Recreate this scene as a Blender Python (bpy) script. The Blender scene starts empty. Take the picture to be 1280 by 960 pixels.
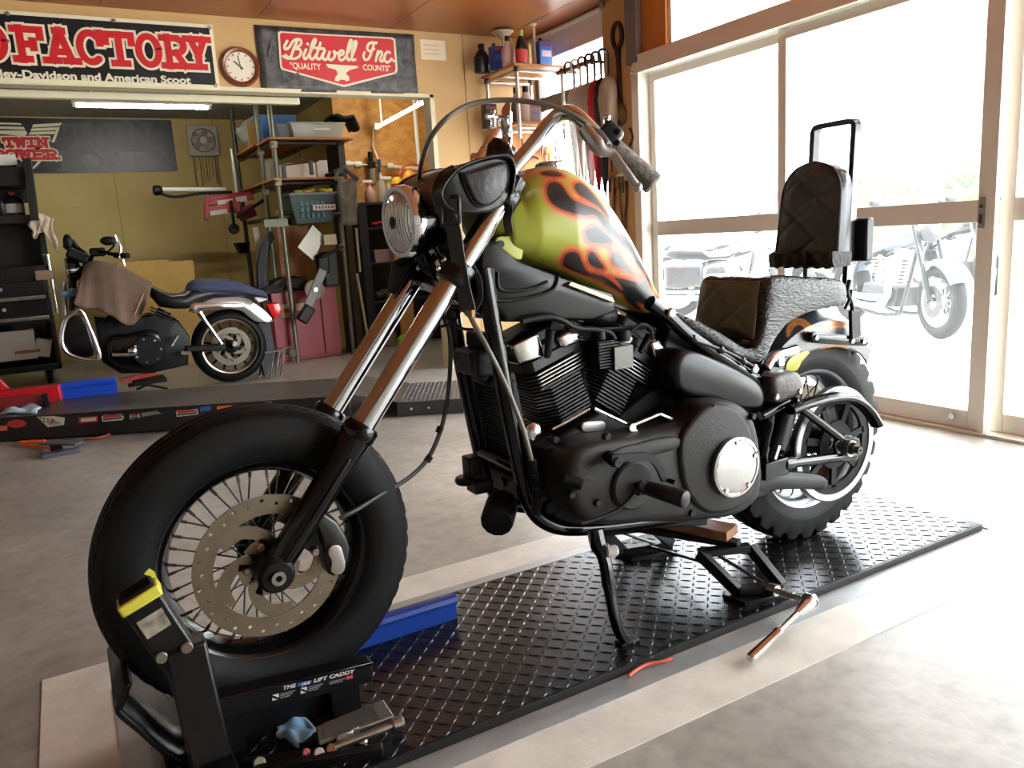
import bpy, bmesh, math, random
from mathutils import Vector, Matrix
from mathutils.bvhtree import BVHTree
random.seed(7)
SC = bpy.context.scene
COL = SC.collection
# ---------------------------------------------------------------- camera
CAMH = 1.0
FPX = 982.15
YAW, PITCH, ROLL = 0.509770077, 0.189325363, -0.0613563454
def _basis():
    f = Vector((math.sin(YAW)*math.cos(PITCH), math.cos(YAW)*math.cos(PITCH), -math.sin(PITCH)))
    r = Vector((math.cos(YAW), -math.sin(YAW), 0)); u = r.cross(f)
    c, s = math.cos(ROLL), math.sin(ROLL)
    return c*r + s*u, -s*r + c*u, f
RR, UU, FF = _basis()
EYE = Vector((0, 0, CAMH))
cam_d = bpy.data.cameras.new('camera'); cam = bpy.data.objects.new('camera', cam_d); COL.objects.link(cam)
cam_d.sensor_fit = 'HORIZONTAL'; cam_d.sensor_width = 36; cam_d.lens = FPX/1280*36
cam_d.clip_start = .02; cam_d.clip_end = 300
cam.matrix_world = Matrix(((RR.x, UU.x, -FF.x, EYE.x), (RR.y, UU.y, -FF.y, EYE.y), (RR.z, UU.z, -FF.z, EYE.z), (0, 0, 0, 1)))
SC.camera = cam
# ---------------------------------------------------------------- world, sun, exposure
SC.view_settings.view_transform = 'Standard'; SC.view_settings.look = 'None'
SC.view_settings.gamma = 1; SC.view_settings.use_curve_mapping = False
SC.view_settings.exposure = 0.45
SKY = 15.0
world = bpy.data.worlds.new('sky'); SC.world = world; world.use_nodes = True
_n = world.node_tree.nodes; _bg = _n['Background']
_bg.inputs[0].default_value = (.93, .97, 1.0, 1); _bg.inputs[1].default_value = SKY
SUNPOW = 14.0
_sd = bpy.data.lights.new('sun', 'SUN'); _so = bpy.data.objects.new('sun', _sd); COL.objects.link(_so)
_sd.energy = SUNPOW; _sd.angle = math.radians(1.0); _sd.color = (1, .97, .92)
_so.rotation_euler = Vector((-.35, .35, -1)).to_track_quat('-Z', 'Y').to_euler()
_so.location = (8, -4, 12)
SC.cycles.max_bounces = 10; SC.cycles.diffuse_bounces = 5; SC.cycles.glossy_bounces = 4
SC.cycles.transparent_max_bounces = 12; SC.cycles.transmission_bounces = 6
SC.cycles.sample_clamp_indirect = 6.0
SC.cycles.caustics_reflective = False; SC.cycles.caustics_refractive = False
# ---------------------------------------------------------------- pixel rays (1280x960 frame) onto real planes
def ray(px, py):
    return RR*((px-640)/FPX) - UU*((py-480)/FPX) + FF
def oX(px, py, X): d = ray(px, py); return EYE + d*(X/d.x)
def oY(px, py, Y): d = ray(px, py); return EYE + d*(Y/d.y)
def oZ(px, py, Z=0): d = ray(px, py); return EYE + d*((Z-CAMH)/d.z)
def on(px, py, p0, n):
    d = ray(px, py); n = Vector(n); return EYE + d*((Vector(p0)-EYE).dot(n)/d.dot(n))
CY = 1.62
def K(px, py, d=0): return oY(px, py, CY+d)
def V(*a): return Vector(a)
# ---------------------------------------------------------------- materials
MATS = {}
def lin(c):
    return tuple((x/255/12.92 if x/255 <= .04045 else ((x/255+.055)/1.055)**2.4) for x in c)
def M(name, rgb=None, rough=.5, metal=0., var=0., vscale=8., bump=0., bscale=60., emit=0., alpha=1., trans=0., coat=0., rgb2=None, stretch=None, detail=4, spec=.5):
    if name in MATS: return MATS[name]
    m = bpy.data.materials.new(name); m.use_nodes = True; MATS[name] = m
    nt = m.node_tree; b = nt.nodes['Principled BSDF']
    c = lin(rgb)
    b.inputs['Base Color'].default_value = (*c, 1); b.inputs['Roughness'].default_value = rough
    b.inputs['Metallic'].default_value = metal
    b.inputs['Specular IOR Level'].default_value = spec
    if coat: b.inputs['Coat Weight'].default_value = coat; b.inputs['Coat Roughness'].default_value = .08
    if trans: b.inputs['Transmission Weight'].default_value = trans
    if alpha < 1: b.inputs['Alpha'].default_value = alpha
    if emit: b.inputs['Emission Color'].default_value = (*c, 1); b.inputs['Emission Strength'].default_value = emit
    if var or rgb2 or bump:
        tc = nt.nodes.new('ShaderNodeTexCoord'); mp = nt.nodes.new('ShaderNodeMapping')
        nt.links.new(tc.outputs['Object'], mp.inputs['Vector'])
        if stretch: mp.inputs['Scale'].default_value = stretch
    if var or rgb2:
        no = nt.nodes.new('ShaderNodeTexNoise'); no.inputs['Scale'].default_value = vscale; no.inputs['Detail'].default_value = detail
        nt.links.new(mp.outputs[0], no.inputs['Vector'])
        rp = nt.nodes.new('ShaderNodeValToRGB'); e = rp.color_ramp.elements
        e[0].position = .3; e[1].position = .7
        c2 = lin(rgb2) if rgb2 else tuple(min(1, x*(1+var)) for x in c)
        c1 = c if rgb2 else tuple(x*(1-var) for x in c)
        e[0].color = (*c1, 1); e[1].color = (*c2, 1)
        nt.links.new(no.outputs[0], rp.inputs[0]); nt.links.new(rp.outputs[0], b.inputs['Base Color'])
    if bump:
        n2 = nt.nodes.new('ShaderNodeTexNoise'); n2.inputs['Scale'].default_value = bscale; n2.inputs['Detail'].default_value = 3
        nt.links.new(mp.outputs[0], n2.inputs['Vector'])
        bp = nt.nodes.new('ShaderNodeBump'); bp.inputs['Strength'].default_value = bump; bp.inputs['Distance'].default_value = .01
        nt.links.new(n2.outputs[0], bp.inputs['Height']); nt.links.new(bp.outputs[0], b.inputs['Normal'])
    return m
# ---------------------------------------------------------------- mesh builder
def frame_of(t, up=None):
    t = t.normalized()
    a = Vector(up) if up is not None else (V(0, 0, 1) if abs(t.z) < .9 else V(1, 0, 0))
    n = (a - t*a.dot(t))
    if n.length < 1e-6: n = V(1, 0, 0) - t*t.x
    n.normalize(); return n, t.cross(n)
def smooth_path(pts, k=6, closed=False):
    P = [Vector(p) for p in pts]; n = len(P); out = []
    rng = range(n if closed else n-1)
    for i in rng:
        if closed: a, b, c, d = P[(i-1) % n], P[i], P[(i+1) % n], P[(i+2) % n]
        else: a, b, c, d = P[max(i-1, 0)], P[i], P[i+1], P[min(i+2, n-1)]
        for j in range(k):
            t = j/k
            out.append(.5*((2*b)+(c-a)*t+(2*a-5*b+4*c-d)*t*t+(3*b-a-3*c+d)*t**3))
    if not closed: out.append(P[-1])
    return out
class G:
    def __init__(s): s.v = []; s.f = []
    def add(s, vs, fs):
        o = len(s.v); s.v += [Vector(p) for p in vs]; s.f += [tuple(i+o for i in f) for f in fs]; return s
    def box(s, a, b):
        a, b = Vector(a), Vector(b)
        lo = V(*(min(a[i], b[i]) for i in range(3))); hi = V(*(max(a[i], b[i]) for i in range(3)))
        vs = [(x, y, z) for x in (lo.x, hi.x) for y in (lo.y, hi.y) for z in (lo.z, hi.z)]
        return s.add(vs, [(0, 1, 3, 2), (4, 6, 7, 5), (0, 4, 5, 1), (2, 3, 7, 6), (0, 2, 6, 4), (1, 5, 7, 3)])
    def cbox(s, c, d, rot=None):
        c = Vector(c); vs = []
        for x in (-.5, .5):
            for y in (-.5, .5):
                for z in (-.5, .5):
                    p = V(x*d[0], y*d[1], z*d[2]); vs.append(c + (rot @ p if rot else p))
        return s.add(vs, [(0, 1, 3, 2), (4, 6, 7, 5), (0, 4, 5, 1), (2, 3, 7, 6), (0, 2, 6, 4), (1, 5, 7, 3)])
    def loft(s, rings, cap=True, closed=True, loop=False):
        n = len(rings[0]); o = len(s.v)
        for r in rings: s.v += [Vector(p) for p in r]
        m = len(rings)
        for i in range(m if loop else m-1):
            i2 = (i+1) % m
            for j in range(n if closed else n-1):
                j2 = (j+1) % n
                s.f.append((o+i*n+j, o+i*n+j2, o+i2*n+j2, o+i2*n+j))
        if cap and not loop and closed:
            s.f.append(tuple(o+j for j in range(n))[::-1]); s.f.append(tuple(o+(m-1)*n+j for j in range(n)))
        return s
    def sweep(s, pts, prof, up=None, closed=False, scale=None):
        P = [Vector(p) for p in pts]; n = len(P); rings = []; pn = None
        for i in range(n):
            a = P[i-1] if (i or closed) else P[i]; b = P[(i+1) % n] if (i < n-1 or closed) else P[i]
            t = (b-a)
            if t.length < 1e-9: t = V(0, 0, 1)
            t.normalize()
            if up is not None: nn, bb = frame_of(t, up)
            elif pn is None: nn, bb = frame_of(t)
            else:
                nn = pn - t*pn.dot(t)
                if nn.length < 1e-6: nn, bb = frame_of(t)
                nn.normalize(); bb = t.cross(nn)
            pn = nn; k = scale[i] if scale else 1
            rings.append([P[i] + nn*(x*k) + bb*(y*k) for x, y in prof])
        return s.loft(rings, loop=closed)
    def tube(s, pts, r, n=10, closed=False):
        rs = r if isinstance(r, (list, tuple)) else None
        return s.sweep(pts, [(math.cos(2*math.pi*j/n)*(1 if rs else r), math.sin(2*math.pi*j/n)*(1 if rs else r)) for j in range(n)], closed=closed, scale=rs)
    def rod(s, a, b, r, n=12, r2=None):
        return s.tube([a, b], [r, r if r2 is None else r2], n)
    def strap(s, pts, w, t, up): # w along up-cross
        return s.sweep(pts, [(-t/2, -w/2), (t/2, -w/2), (t/2, w/2), (-t/2, w/2)], up=up)
    def beam(s, a, b, w, h, up=(0, 0, 1)): # h along up, w across
        return s.sweep([a, b], [(-h/2, -w/2), (h/2, -w/2), (h/2, w/2), (-h/2, w/2)], up=up)
    def lathe(s, prof, c, axis, n=32, mod=None, closed=False, ref=None, a0=0., a1=None):
        c = Vector(c); ax = Vector(axis).normalized(); u, w = frame_of(ax, ref)
        rings = []; full = a1 is None
        A1 = 2*math.pi if full else a1
        m = n if full else n+1
        for i in range(m):
            a = a0 + (A1-a0)*i/n
            dr = u*math.cos(a) + w*math.sin(a)
            rings.append([c + ax*h + dr*(r + (mod(i, k, a) if mod else 0)) for k, (r, h) in enumerate(prof)])
        return s.loft(rings, cap=(not full), closed=closed, loop=full)
    def cyl(s, c, axis, r, h, n=20, r2=None, bev=0):
        r2 = r if r2 is None else r2; b = min(bev, h/2, r*.5)
        pr = [(r-b, 0), (r, b), (r2, h-b), (r2-b, h)] if b else [(r, 0), (r2, h)]
        ax = Vector(axis).normalized(); u, w = frame_of(ax); c = Vector(c)
        return s.loft([[c+ax*hh+(u*math.cos(2*math.pi*i/n)+w*math.sin(2*math.pi*i/n))*rr for i in range(n)] for rr, hh in pr])
    def prism(s, poly, vec):
        P = [Vector(p) for p in poly]; d = Vector(vec)
        return s.loft([P, [p+d for p in P]])
    def prism_b(s, poly, vec, bev=.01, f=.5):
        """extruded outline whose far face is drawn in by bev (rounded edge)"""
        P = [Vector(p) for p in poly]; d = Vector(vec); c = sum(P, V(0, 0, 0))/len(P); L = d.length; dn = d.normalized()
        def sh(k):
            out = []
            for p in P:
                q = p-c; l = q.length; out.append(c + q*max(.05, (l-k)/l))
            return out
        rings = [P, [p+dn*(L-bev) for p in P]]
        for a in (30, 60, 90):
            r = math.radians(a); rings.append([p+dn*(L-bev+bev*math.sin(r)) for p in sh(bev*(1-math.cos(r)))])
        return s.loft(rings)
    def ell(s, c, r, n=16, m=10, rot=None):
        c = Vector(c); rings = []
        for i in range(1, m):
            t = math.pi*i/m
            ring = []
            for j in range(n):
                a = 2*math.pi*j/n
                p = V(r[0]*math.sin(t)*math.cos(a), r[1]*math.sin(t)*math.sin(a), -r[2]*math.cos(t))
                ring.append(c + (rot @ p if rot else p))
            rings.append(ring)
        return s.loft(rings)
def gather(o):
    off = V(0, 0, 0)
    while o is not None: off += o.location; o = o.parent
    return off
def obj(name, g, mat, parent=None, smooth=40, bevel=0., sub=0, solid=0., base=False, bseg=2):
    me = bpy.data.meshes.new(name)
    off = gather(parent) if parent is not None else V(0, 0, 0)
    loc = V(0, 0, 0)
    if parent is None:
        xs = [p.x for p in g.v]; ys = [p.y for p in g.v]; zs = [p.z for p in g.v]
        loc = V((min(xs)+max(xs))/2, (min(ys)+max(ys))/2, min(zs)); off = loc
    me.from_pydata([tuple(p-off) for p in g.v], [], g.f); me.update()
    bm = bmesh.new(); bm.from_mesh(me); bmesh.ops.recalc_face_normals(bm, faces=bm.faces); bm.to_mesh(me); bm.free()
    o = bpy.data.objects.new(name, me); COL.objects.link(o); o.location = loc
    if parent is not None: o.parent = parent
    me.materials.append(mat)
    if smooth is not None:
        me.shade_smooth(); me.set_sharp_from_angle(angle=math.radians(smooth))
    if solid:
        md = o.modifiers.new('s', 'SOLIDIFY'); md.thickness = solid
    if bevel:
        md = o.modifiers.new('b', 'BEVEL'); md.width = bevel; md.segments = bseg; md.limit_method = 'ANGLE'; md.angle_limit = math.radians(40)
        md.harden_normals = False
    if sub:
        md = o.modifiers.new('u', 'SUBSURF'); md.levels = sub; md.render_levels = sub
    return o
def tag(o, label, cat, group=None):
    o['label'] = label; o['category'] = cat
    if group: o['group'] = group
    return o
def thing(name, loc, label, cat, group=None):
    o = bpy.data.objects.new(name, None); COL.objects.link(o); o.location = Vector(loc); o.empty_display_size = .1
    return tag(o, label, cat, group)
def struct(o): o['kind'] = 'structure'; return o
def part_label(o, l): o['label'] = l; return o
def copy_tree(o, parent=None):
    c = o.copy(); COL.objects.link(c)
    if parent is not None: c.parent = parent
    for ch in list(o.children): copy_tree(ch, c)
    return c
# text and strokes on a plane given by origin-mapping functions
def text_mesh(name, s, o, u, v, h, mat, parent=None, width=None, bold=0., depth=.0015, align='LEFT', shear=0., label=None):
    """flat raised lettering: o = baseline start, u = right, v = up (unit), h = cap height; the letters stand out along u x v"""
    cu = bpy.data.curves.new('t', 'FONT'); cu.body = s; cu.size = 1; cu.offset = bold; cu.shear = shear; cu.extrude = 0; cu.align_x = align
    cu.resolution_u = 4
    t = bpy.data.objects.new('t', cu); COL.objects.link(t)
    dg = bpy.context.evaluated_depsgraph_get(); me = bpy.data.meshes.new_from_object(t.evaluated_get(dg))
    bpy.data.objects.remove(t); bpy.data.curves.remove(cu)
    g = G(); o, u, v = Vector(o), Vector(u).normalized(), Vector(v).normalized(); n = u.cross(v)
    xs = [p.co.x for p in me.vertices] or [0, 1]
    k = h/.7; kx = k
    if width: kx = width/(max(xs)-min(xs)); 
    x0 = min(xs) if align == 'LEFT' else (min(xs)+max(xs))/2
    bm = bmesh.new(); bm.from_mesh(me); bmesh.ops.remove_doubles(bm, verts=bm.verts, dist=1e-5)
    r = bmesh.ops.extrude_face_region(bm, geom=bm.faces[:])
    for q in r['geom']:
        if isinstance(q, bmesh.types.BMVert): q.co.z += depth
    bm.verts.index_update()
    g.add([o + u*((q.co.x-x0)*kx) + v*(q.co.y*k) + n*q.co.z for q in bm.verts], [tuple(q.index for q in f.verts) for f in bm.faces])
    bm.free(); bpy.data.meshes.remove(me)
    return obj(name, g, mat, parent, smooth=None)
def stroke(g, pts, w, n, t=.002, square=False):
    """thick line through 3-D points lying in a plane of normal n; pieces step up by a hair so that no two faces coincide"""
    P = [Vector(p) for p in pts]; n = Vector(n).normalized(); w = w/2
    ln = len(P)
    def pz(poly):
        g.k = getattr(g, 'k', 0)+1; g.prism(poly, n*(t+.00012*(g.k % 13)))
    for i in range(ln-1):
        d = (P[i+1]-P[i])
        if d.length < 1e-9: continue
        d.normalize(); sd = d.cross(n)*w; e = d*w if square else d*0
        a = P[i] - (e if i == 0 else d*0); b = P[i+1] + (e if i == ln-2 else d*0)
        pz([a-sd, b-sd, b+sd, a+sd])
        if (i < ln-2) or not square:
            q = d.cross(n); pz([P[i+1]+(d*math.cos(k*math.pi/5)+q*math.sin(k*math.pi/5))*w for k in range(10)])
    if not square:
        u = V(1, 0, 0) if abs(n.x) < .9 else V(0, 1, 0); u = (u-n*u.dot(n)).normalized(); q = u.cross(n)
        pz([P[0]+(u*math.cos(k*math.pi/5)+q*math.sin(k*math.pi/5))*w for k in range(10)])
    return g
# slab letters in a unit box: list of strokes
def _arc(cx, cy, rx, ry, a0, a1, n=10): return [(cx+rx*math.cos(math.radians(a0+(a1-a0)*i/n)), cy+ry*math.sin(math.radians(a0+(a1-a0)*i/n))) for i in range(n+1)]
SLAB = {
 'F': [[(.25, .04), (.25, .96)], [(.05, .93), (.92, .93)], [(.05, .06), (.48, .06)], [(.92, .93), (.92, .72)], [(.25, .5), (.66, .5)], [(.66, .6), (.66, .4)]],
 'A': [[(.2, .06), (.5, .95)], [(.5, .95), (.8, .06)], [(.02, .06), (.38, .06)], [(.62, .06), (.98, .06)], [(.3, .32), (.7, .32)], [(.4, .94), (.6, .94)]],
 'C': [_arc(.55, .5, .38, .44, 50, 310, 14), [(.9, .95), (.9, .64)]],
 'T': [[(.5, .06), (.5, .94)], [(.06, .93), (.94, .93)], [(.06, .93), (.06, .7)], [(.94, .93), (.94, .7)], [(.28, .06), (.72, .06)]],
 'O': [_arc(.5, .5, .38, .44, 0, 360, 20)],
 'R': [[(.24, .04), (.24, .96)], [(.04, .06), (.44, .06)], [(.04, .93), (.55, .93)], _arc(.52, .7, .3, .23, 90, -90, 8), [(.24, .47), (.52, .47)], [(.5, .47), (.8, .06)], [(.66, .06), (1, .06)]],
 'Y': [[(.5, .06), (.5, .42)], [(.5, .42), (.2, .94)], [(.5, .42), (.8, .94)], [(.0, .94), (.36, .94)], [(.64, .94), (1, .94)], [(.28, .06), (.72, .06)]],
 'W': [[(.14, .94), (.3, .08)], [(.3, .08), (.5, .8)], [(.5, .8), (.7, .08)], [(.7, .08), (.86, .94)], [(.0, .94), (.28, .94)], [(.72, .94), (1, .94)]],
 'I': [[(.5, .06), (.5, .94)], [(.2, .93), (.8, .93)], [(.2, .06), (.8, .06)]],
 'N': [[(.2, .06), (.2, .94)], [(.2, .94), (.8, .06)], [(.8, .06), (.8, .94)], [(.05, .06), (.38, .06)], [(.62, .94), (.98, .94)], [(.04, .94), (.2, .94)]],
 'P': [[(.26, .04), (.26, .96)], [(.05, .06), (.5, .06)], [(.05, .93), (.55, .93)], _arc(.54, .68, .32, .25, 90, -90, 8), [(.26, .43), (.54, .43)]],
 'E': [[(.24, .06), (.24, .94)], [(.05, .93), (.9, .93)], [(.05, .06), (.92, .06)], [(.9, .93), (.9, .72)], [(.92, .06), (.92, .28)], [(.24, .5), (.66, .5)]],
 'D': [[(.24, .06), (.24, .94)], [(.05, .93), (.5, .93)], [(.05, .06), (.5, .06)], _arc(.48, .5, .4, .43, 90, -90, 12)],
}
def slab(g, ch, o, u, v, wd, ht, sw, n, t):
    for st in SLAB[ch]:
        stroke(g, [Vector(o)+Vector(u)*(x*wd)+Vector(v)*(y*ht) for x, y in st], sw, n, t, square=len(st) == 2)
# ---------------------------------------------------------------- shared materials
CHROME = M('chrome', (225, 228, 232), .07, 1.)
STEEL = M('brushed_steel', (170, 168, 162), .32, 1., var=.12, vscale=25)
ALU = M('polished_aluminium', (205, 205, 205), .2, 1.)
GLOSSBLACK = M('gloss_black_paint', (7, 7, 8), .14, 0, spec=.45)
SATBLACK = M('satin_black', (11, 11, 12), .42, 0, var=.3, vscale=20, spec=.28)
MATBLACK = M('matt_black', (14, 14, 14), .62, 0, var=.25, vscale=14, spec=.25)
RUBBER = M('black_rubber', (12, 12, 12), .55, 0, var=.25, vscale=9, spec=.25)
CRINKLE = M('crinkle_black', (24, 23, 23), .52, 0, spec=.3, bump=.25, bscale=400, var=.12, vscale=7)
DARKMETAL = M('dark_metal', (60, 58, 56), .4, .8, var=.2, vscale=18)
def sep(name, g, mat, parent, **kw):
    """one object per connected piece of g"""
    par = list(range(len(g.v)))
    def find(a):
        while par[a] != a: par[a] = par[par[a]]; a = par[a]
        return a
    for f in g.f:
        r = find(f[0])
        for i in f[1:]:
            q = find(i)
            if q != r: par[q] = r
    groups = {}
    for f in g.f: groups.setdefault(find(f[0]), []).append(f)
    out = []
    for fs in groups.values():
        h = G(); mp = {}
        for f in fs:
            for i in f:
                if i not in mp: mp[i] = len(h.v); h.v.append(g.v[i])
            h.f.append(tuple(mp[i] for i in f))
        out.append(obj(name, h, mat, parent, **kw))
    return out
# ================================================================ ROOM
XW, YS, ZC = 3.42, 5.5, 2.46           # door wall, sign wall, ceiling
YB, ZB = 9.0, 2.36                     # back room
def mat_floor():
    m = bpy.data.materials.new('concrete'); m.use_nodes = True; nt = m.node_tree; b = nt.nodes['Principled BSDF']
    N = nt.nodes.new; L = nt.links.new
    tc = N('ShaderNodeTexCoord')
    n1 = N('ShaderNodeTexNoise'); n1.inputs['Scale'].default_value = 1.3; n1.inputs['Detail'].default_value = 8; n1.inputs['Roughness'].default_value = .62; n1.inputs['Distortion'].default_value = .6
    n2 = N('ShaderNodeTexNoise'); n2.inputs['Scale'].default_value = 22; n2.inputs['Detail'].default_value = 5
    n3 = N('ShaderNodeTexVoronoi'); n3.inputs['Scale'].default_value = 7
    for n in (n1, n2, n3): L(tc.outputs['Object'], n.inputs['Vector'])
    r = N('ShaderNodeValToRGB'); e = r.color_ramp.elements
    e[0].position = .3; e[0].color = (*lin((132, 128, 121)), 1); e[1].position = .68; e[1].color = (*lin((184, 180, 172)), 1)
    L(n1.outputs[0], r.inputs[0])
    mx = N('ShaderNodeMix'); mx.data_type = 'RGBA'; mx.blend_type = 'MULTIPLY'; mx.inputs[0].default_value = .5
    r2 = N('ShaderNodeValToRGB'); r2.color_ramp.elements[0].position = .3; r2.color_ramp.elements[0].color = (.55, .55, .55, 1); r2.color_ramp.elements[1].position = .6
    L(n2.outputs[0], r2.inputs[0]); L(r.outputs[0], mx.inputs[6]); L(r2.outputs[0], mx.inputs[7]); L(mx.outputs[2], b.inputs['Base Color'])
    rr = N('ShaderNodeMapRange'); rr.inputs[3].default_value = .26; rr.inputs[4].default_value = .5
    L(n1.outputs[0], rr.inputs[0]); L(rr.outputs[0], b.inputs['Roughness'])
    bp = N('ShaderNodeBump'); bp.inputs['Strength'].default_value = .12; bp.inputs['Distance'].default_value = .01
    L(n2.outputs[0], bp.inputs['Height']); L(bp.outputs[0], b.inputs['Normal'])
    return m
CONC = mat_floor()
NEWCONC = M('new_concrete', (216, 212, 202), .45, 0, var=.14, vscale=9, bump=.1, bscale=60, detail=6)
PLY = M('beige_plywood', (204, 165, 108), .5, 0, var=.06, vscale=3, stretch=(1, 1, .3))
YELL = M('yellowed_wall', (190, 166, 100), .6, 0, var=.1, vscale=2.2, detail=5)
CEILM = M('varnished_ceiling_plywood', (160, 92, 48), .34, 0, rgb2=(138, 76, 38), vscale=2.5, stretch=(.4, 1.5, 1), detail=5)
GREYCEIL = M('grey_ceiling', (150, 150, 138), .7)
CREAM = M('cream_trim', (226, 214, 180), .5)
OSB = M('strand_board', (190, 128, 58), .55, 0, rgb2=(222, 166, 92), vscale=13, bump=.15, bscale=40, detail=8, stretch=(1, 1, 1.6))
ANOD = M('champagne_aluminium', (228, 222, 212), .4, .1)  # frame colour raised near white in place of glare around the panes
ORANGEPLY = M('orange_plywood', (206, 132, 62), .5, 0, rgb2=(188, 110, 48), vscale=5)
WHITEM = M('white_plastic', (232, 230, 224), .4)
def gbox(name, a, b, mat, kind='structure', parent=None, bevel=0.):
    g = G(); g.box(a, b); o = obj(name, g, mat, parent, bevel=bevel)
    if kind and parent is None: o['kind'] = kind
    return o
# floor around the lift pit
PX0, PX1, PY0, PY1, PZ = .042, 2.385, 1.315, 1.90, .020    # lift plate
gbox('floor', (-3.2, -3, -.12), (XW+.1, YB+.1, 0), CONC)
# screed strips poured round the pit and the steel pit frame
def ring(name, x0, x1, y0, y1, w, z, mat):
    g = G()
    g.box((x0-w, y0-w, 0), (x1+w, y0, z)); g.box((x0-w, y1, 0), (x1+w, y1+w, z)); g.box((x0-w, y0, 0), (x0, y1, z)); g.box((x1, y0, 0), (x1+w, y1, z))
    return struct(obj(name, g, mat))
ring('trim_1', PX0-.02, PX1+.02, PY0-.012, PY1+.012, .055, .0035, M('galvanised_frame', (168, 172, 174), .45, .5, var=.1, vscale=12))
ring('floor_patch', PX0-.075, PX1+.075, PY0-.067, PY1+.067, .145, .002, NEWCONC)
# ceiling (front room) with plank seams
g = G(); x = -3.2
for i in range(8):
    x1 = x+.91; g.box((x, -3, ZC), (min(x1-.004, XW+.1), YS, ZC+.05)); x = x1
    if x > XW: break
struct(obj('ceiling', g, CEILM))
gbox('ceiling_backing', (-3.2, -3, ZC+.05), (XW+.3, YB+.1, ZC+.12), GREYCEIL)
gbox('ceiling_back', (-3.2, YS+.1, ZB), (XW+.1, YB+.1, ZB+.04), GREYCEIL)
# walls
PALEW = M('pale_grey_wall', (176, 174, 168), .6, 0, var=.05, vscale=2)
gbox('wall_rear', (-3.3, -3.1, 0), (XW+.1, -3, ZC), PALEW)
gbox('wall_left', (-3.3, -3, 0), (-3.2, YB+.1, ZC), PALEW)
gbox('wall_back', (-3.2, YB, 0), (XW+.1, YB+.1, ZB), YELL)
ZL = 2.028
gbox('wall_header', (-3.2, YS, ZL), (2.56, YS+.1, ZC), PLY)
gbox('wall_sign', (2.56, YS, 0), (XW+.08, YS+.1, ZC), PLY)
gbox('trim_2', (-3.2, YS-.012, ZL-.022), (2.56, YS+.11, ZL+.004), CREAM)
gbox('trim_3', (2.53, YS-.012, 0), (2.565, YS+.11, ZL), CREAM)
gbox('wall_east_back', (XW, YS+.1, 0), (XW+.1, YB, ZB), YELL)
for i, xx in enumerate((.62, 1.62)):
    gbox('trim_%d' % (4+i), (xx, YB-.003, 0), (xx+.006, YB, ZB), M('seam', (150, 124, 70), .7))
gbox('trim_6', (2.83, YS-.002, 0), (2.836, YS, ZC), M('seam', (150, 124, 70), .7))
gbox('trim_7', (-3.2, YB-.003, 1.5), (1.7, YB, 1.506), M('seam_light', (176, 160, 110), .7))
OX0 = oY(417, 150, 7.4).x
gbox('wall_strand_board', (OX0, 7.4, 0), (XW, 7.46, ZB), OSB)
gbox('wall_return', (OX0, 7.46, 0), (OX0+.05, YB, ZB), YELL)
# ---------------------------------------------------------------- door wall
YP0, YP1 = 4.19, 4.54   # pillar
gbox('wall_pillar', (XW-.02, YP0+.02, 0), (XW+.12, YP1, ZC), PLY)
gbox('trim_8', (XW-.012, YP1-.012, 0), (XW+.12, YP1+.012, ZC), M('grey_frame', (120, 116, 118), .5))
gbox('trim_9', (XW-.03, YP0-.02, 0), (XW+.12, YP0+.05, 2.0), ANOD)
gbox('wall_transom_panel', (XW, 3.93, 2.06), (XW+.03, YP0+.02, ZC), ORANGEPLY)
g = G(); g.box((XW-.045, YP0-.03, 2.02), (XW+.02, YP0+.08, ZC)); o = obj('trim_10', g, M('grey_frame', (120, 116, 118), .5)); struct(o)
gbox('trim_11', (XW-.04, -3, 1.955), (XW+.12, YP0+.03, 2.065), ANOD, bevel=.004)          # transom beam
gbox('trim_12', (XW-.02, -3, -.01), (XW+.13, YP0, .014), ANOD)       # sill track
def glass_mat():
    m = bpy.data.materials.new('glare_veil_glass'); m.use_nodes = True; nt = m.node_tree
    for n in list(nt.nodes):
        if n.type == 'BSDF_PRINCIPLED': nt.nodes.remove(n)
    out = nt.nodes['Material Output']; N = nt.nodes.new; L = nt.links.new
    t = N('ShaderNodeBsdfTransparent'); t.inputs[0].default_value = (.96, .975, .98, 1)
    d = N('ShaderNodeBsdfTranslucent'); d.inputs[0].default_value = (.9, .95, 1, 1)  # translucent share imitates glare that pales dark things outside
    gl = N('ShaderNodeBsdfGlossy'); gl.inputs['Roughness'].default_value = .02
    mx = N('ShaderNodeMixShader'); mx.inputs[0].default_value = .016
    L(t.outputs[0], mx.inputs[1]); L(d.outputs[0], mx.inputs[2])
    m2 = N('ShaderNodeMixShader'); m2.inputs[0].default_value = .05; L(mx.outputs[0], m2.inputs[1]); L(gl.outputs[0], m2.inputs[2])
    L(m2.outputs[0], out.inputs[0]); return m
GLASS = glass_mat()
LOCKM = M('lock_dark', (60, 52, 50), .5)
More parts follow.
